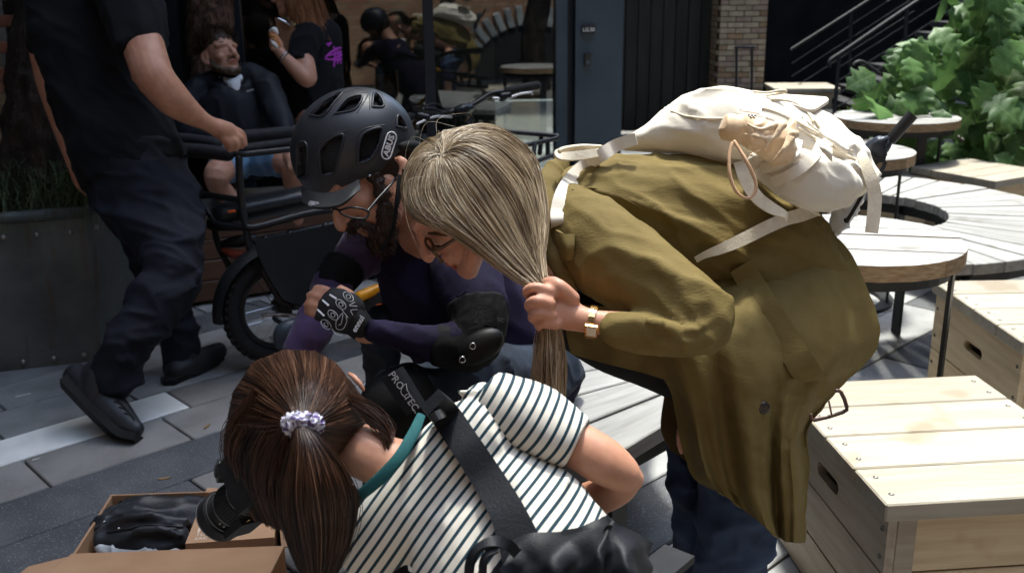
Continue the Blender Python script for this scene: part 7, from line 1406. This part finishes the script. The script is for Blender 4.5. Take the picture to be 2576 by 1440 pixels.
mb.tube([(500, 228, 5.04, 36), (480, 270, 5.02, 36), (472, 315, 4.96, 33), (500, 345, 4.86, 28), (540, 350, 4.8, 24)], n=14); mb.tube([(668, 215, 5.02, 36), (690, 265, 4.96, 35), (706, 300, 4.92, 31), (718, 345, 4.88, 24)], n=14); mb.tube([(524, 205, 5.08, 12), (545, 196, 5.14, 20), (600, 180, 5.14, 20), (632, 186, 5.06, 14), (622, 215, 4.98, 10), (602, 240, 4.955, 6)], n=10); mb.tube([(524, 205, 5.08, 12), (545, 215, 4.99, 12), (575, 232, 4.955, 9), (598, 246, 4.95, 5)], n=10)
sweater('jacket', mb, mt_jacket, sm_, sd_=4)
mb = MB(); mb.tube([(556, 196, 5.0, 7), (575, 206, 4.98, 9), (596, 204, 4.97, 9), (610, 188, 5.0, 7)], n=10, flat=.7); mb.tube([(588, 208, 4.965, 18), (594, 224, 4.955, 12), (598, 240, 4.95, 4)], n=10, flat=.5); put('white_tee', mb.mesh(), mat('white_jersey', (.7, .7, .72), rough=.8), sm_)
mb = MB(); mb.tube([(598, 236, 4.965, 2), (604, 270, 4.945, 2), (608, 300, 4.94, 2)], n=5); put('zip', mb.mesh(), mt_chrome, sm_)
mb = MB(); mb.strap([(620, 230, 4.95, 2), (638, 225, 4.96, 2)], th=.001); put('chest_logo', mb.mesh(smooth=False), mat('grey_logo', (.35, .35, .36), rough=.5), sm_)
mt_shorts = mat('denim_shorts', srgb(104, 136, 166), srgb(140, 172, 200), rough=.85, nscale=12, bump=.35, bscale=200)
mb = MB(); mb.tube([(630, 388, 5.12, 62), (600, 402, 5.02, 50), (556, 422, 4.87, 44)], n=16, rnd=False); mb.tube([(630, 388, 5.12, 60), (670, 396, 5.0, 48), (716, 406, 4.88, 41)], n=16, rnd=False); sweater('shorts', mb, mt_shorts, sm_, .008, .004, camdir(1, 0, 0), .6, 3)
for (u_, v_, d_) in ((625, 660, 5.2), (748, 620, 5.14)):
    q = P(u_, v_, d_); mb = MB(); mb.wtube([(q[0] + .01, q[1] + .04, .06), (q[0], q[1] - .06, .055), (q[0] - .03, q[1] - .17, .04)], [.045, .048, .035], n=12, sub=3, rnd=True); mb.wtube([(q[0], q[1], .06), (q[0], q[1], .14)], [.042, .04], n=12, rnd=True); put('shoe', remesh(mb.mesh(), .008, 2), mt_boot, sm_)
mt_brnhair = hair_mat('brown_short_hair', [(.03, .018, .011), (.07, .042, .025), (.13, .085, .05), (.2, .14, .09)], .45, .4)
hcap = MB(); hcap.ell(Ws(0, -.02, .064), np.array([.083, .101, .078]) * KS, Rs_); cmh = remesh(hcap.mesh(), .007, 2); a_ = cmh.attributes.new('tone', 'FLOAT', 'POINT'); a_.data.foreach_set('value', np.full(len(cmh.vertices), .3, np.float32)); wrinkle(cmh, .002, 60, None, 1, True, 2); put('hair', cmh, mt_brnhair, sm_)
st = []; rg = np.random.default_rng(4)
for i in range(1900):
    v3 = rg.normal(size=3); v3 /= np.linalg.norm(v3)
    if v3[2] < -.1 or (v3[1] > .80 and v3[2] < .30): continue
    b_ = np.array([0, -.026, .062]) + v3 * [.080, .097, .077]; t = np.linspace(0, 1, 5)[:, None]; q = b_ + v3 * .022 * t + np.array([.012, .028, -.004]) * t * t + rg.normal(size=3) * .009 * t; st.append(np.array([Ws(*x) for x in q]))
put('hair_strand', ssmooth(st, .0014, .0006, 6), mt_brnhair, sm_, kind='stuff')
bd2 = MB(); bd2.wtube([Ws(*p) for p in ((.062, .0, -.02), (.058, .02, -.06), (.035, .055, -.088), (0, .072, -.1), (-.035, .055, -.088), (-.058, .02, -.06), (-.062, 0, -.02))], [q * KS for q in (.013, .019, .02, .021, .02, .019, .013)], n=10, sub=4, rnd=True); bd2.wtube([Ws(*p) for p in ((.026, .079, -.046), (0, .093, -.04), (-.026, .079, -.046))], [.006, .0065, .006], n=8, sub=3, rnd=True)
bm2 = remesh(bd2.mesh(), .005, 2); wrinkle(bm2, .003, 70, None, 1, True, 4); a_ = bm2.attributes.new('tone', 'FLOAT', 'POINT'); a_.data.foreach_set('value', np.full(len(bm2.vertices), .42, np.float32)); put('beard', bm2, mt_brnhair, sm_)
mb = MB(); mb.wtube([Ws(*p) for p in ((-.02, .087, -.055), (0, .095, -.055), (.02, .087, -.055))], [.004, .006, .004], n=8, sub=3, rnd=True); put('lips', mb.mesh(), mt_lip, sm_)
for s_ in (-1, 1): mb = MB(); mb.wtube([Ws(s_ * .014, .089, .034), Ws(s_ * .032, .084, .04), Ws(s_ * .05, .07, .034)], [.004, .005, .003], n=7, sub=3, rnd=True); put('eyebrow', mb.mesh(), mt_brow, sm_)

# ------------------------------------------------------------------ woman standing at the window
WT = P(805, 520, 5.5); WT[2] = 0; w3 = person('woman with long auburn hair in a printed black t-shirt holding a clipboard', WT)
mb = MB(); Ot = P(738, -12, 5.3); ft = camdir(-.93, -.12, -.3); Wt, Rt_ = head_mesh(mb, Ot, ft, camdir(-.1, .99, 0), 1.0)
mb.tube([(752, 15, 5.34, 26), (770, 45, 5.36, 26), (790, 75, 5.36, 45)], n=12); mb.tube([(790, 75, 5.38, 34), (800, 200, 5.38, 34), (805, 300, 5.38, 34)])
mb.tube([(770, 95, 5.25, 30), (762, 140, 5.2, 27), (772, 178, 5.17, 24), (776, 200, 5.16, 21), (760, 192, 5.14, 20), (735, 165, 5.12, 18), (712, 140, 5.11, 14), (700, 124, 5.11, 14)], n=14, flat=.95)
for i in range(4): mb.tube([(703, 128 - 7 * i, 5.10, 7), (688, 124 - 7 * i, 5.085, 6), (681, 116 - 7 * i, 5.10, 5)], n=7, flat=1)
mb.tube([(706, 112, 5.10, 7), (699, 98, 5.09, 6), (692, 90, 5.09, 5)], n=7, flat=1)
mb.tube([(785, 300, 5.34, 45), (790, 430, 5.45, 30), (795, 560, 5.6, 22)]); mb.tube([(825, 300, 5.42, 45), (825, 430, 5.55, 30), (825, 555, 5.7, 22)]); put('body', remesh(mb.mesh(), .006, 3), mt_skin, w3)
mb = MB(); mb.tube([(792, 62, 5.36, 40), (800, 90, 5.36, 58), (806, 150, 5.36, 58), (800, 230, 5.36, 64), (798, 305, 5.36, 68)], n=20, flat=.7, rnd=False); mb.tube([(782, 82, 5.28, 40), (765, 120, 5.22, 37), (758, 160, 5.19, 33)], n=14, rnd=False); ts = sweater('t_shirt', mb, mt_tee, w3, .009, .006, (0, 0, 1), 3, 7); bvt = bvh_of(ts)
mb = MB(); mb.tube([(800, 300, 5.38, 64), (796, 380, 5.44, 60), (792, 470, 5.5, 42), (795, 560, 5.6, 34)], n=16); mb.tube([(815, 300, 5.42, 55), (826, 430, 5.55, 40), (826, 555, 5.7, 34)], n=16); sweater('jeans', mb, mat('grey_jeans', srgb(70, 74, 84), srgb(86, 90, 100), rough=.85, nscale=10, bump=.3, bscale=200), w3, .01, .004)
for (u_, v_, d_) in ((795, 560, 5.6), (826, 555, 5.7)):
    q = P(u_, v_, d_); mb = MB(); mb.wtube([(q[0] + .05, q[1], .05), (q[0] - .04, q[1] - .01, .05), (q[0] - .15, q[1] - .03, .035)], [.04, .042, .03], n=10, sub=3, rnd=True); mb.wtube([(q[0], q[1], .05), (q[0], q[1], .15)], [.04, .04], n=10, rnd=True); put('shoe', remesh(mb.mesh(), .008, 2), mt_boot, w3)
mt_aub = hair_mat('auburn_hair', [(.12, .045, .02), (.24, .10, .042), (.36, .17, .08), (.46, .26, .14)], .4, .4)
GA = [[(730, -62, 5.26), (722, -25, 5.21), (722, 15, 5.22), (733, 48, 5.24)], [(735, -65, 5.26), (745, -20, 5.2), (752, 25, 5.22), (762, 70, 5.24)], [(742, -66, 5.28), (765, -20, 5.24), (778, 40, 5.27), (800, 92, 5.27)], [(748, -66, 5.3), (785, -15, 5.29), (806, 45, 5.31), (832, 105, 5.31)], [(752, -64, 5.34), (800, -10, 5.36), (826, 50, 5.37), (848, 112, 5.37)]]
pol = guide_strands(GA, 1500, 12, .008, 41, clump=.1); put('hair', ssmooth(pol, .0022, .0014, 5, streaks(len(pol), 15, .5, .35, .15, 14)), mt_aub, w3)
hv = MB(); hv.ell(Wt(0, -.02, .045), (.084, .104, .092), Rt_); hv.tube([(765, -10, 5.33, 34), (785, 40, 5.35, 32), (815, 90, 5.36, 20)], flat=.6); hvm = remesh(hv.mesh(), .008, 2); a_ = hvm.attributes.new('tone', 'FLOAT', 'POINT'); a_.data.foreach_set('value', np.full(len(hvm.vertices), .4, np.float32)); put('hair_volume', hvm, mt_aub, w3)
mt_violet = mat('violet_print', srgb(178, 62, 186), rough=.6); mb = MB()
for pts in ([(820, 144), (832, 132), (846, 124), (858, 120)], [(818, 148), (834, 150), (852, 142), (860, 138)], [(840, 118), (842, 140), (840, 168)], [(848, 120), (850, 142), (849, 160)], [(856, 128), (856, 150), (857, 160)], [(828, 140), (842, 136), (858, 132)], [(834, 150), (848, 152), (859, 148)], [(822, 112), (834, 108)], [(826, 116), (832, 109)]): mb.tube(snap(bvt, [(*p, 2.2) for p in pts], 5.3, .002), n=5, sub=3, flat=.5)
put('shirt_print', mb.mesh(), mt_violet, w3)
mb = MB(); mb.wtube([P(716, 145, 5.11) + (nrm(RV * .6 + UV * .8) * math.cos(a) + FW * math.sin(a)) * .033 for a in np.linspace(0, 2 * math.pi, 17)], .006, n=6); put('wristwatch', mb.mesh(), mt_chrome, w3)
# what she holds
cb = thing('clipboard', 'brown hardboard clipboard tucked under the standing woman\'s arm', 'clipboard', P(722, 100, 5.2))
pts = [P(692, 43, 5.19), P(744, 72, 5.22), P(752, 150, 5.24), P(702, 118, 5.21)]; mb = MB(); nn_ = nrm(np.cross(pts[1] - pts[0], pts[3] - pts[0])); mb.add(pts + [p + nn_ * .004 for p in pts], [(0, 1, 2, 3), (7, 6, 5, 4), (0, 4, 5, 1), (1, 5, 6, 2), (2, 6, 7, 3), (3, 7, 4, 0)]); put('board', mb.mesh(smooth=False), mat('hardboard', srgb(120, 84, 58), srgb(132, 94, 66), rough=.6, nscale=30), cb)
mb = MB(); mb.tube([(700, 47, 5.18, 3), (716, 56, 5.19, 5), (730, 64, 5.2, 3)], n=8); put('clip', mb.mesh(), mt_chrome, cb)
sn = thing('wrapped_snack', 'baked roll in a white paper wrapper in the standing woman\'s hand', 'snack', P(690, 98, 5.09))
mb = MB(); mb.tube([(684, 82, 5.09, 8), (690, 96, 5.085, 11), (698, 114, 5.09, 9)], n=12); me = remesh(mb.mesh(), .004, 2); wrinkle(me, .003, 50, None, 1, True, 3); put('roll', me, mat('crust', srgb(176, 112, 66), srgb(204, 146, 96), rough=.7, nscale=30), sn)
mb = MB(); mb.tube([(680, 78, 5.085, 4), (690, 76, 5.08, 8), (697, 84, 5.08, 4)], n=8); mb.tube([(682, 98, 5.08, 3), (687, 108, 5.075, 6), (696, 118, 5.08, 6)], n=8); put('paper', mb.mesh(), mat('paper', (.72, .70, .66), rough=.8), sn)
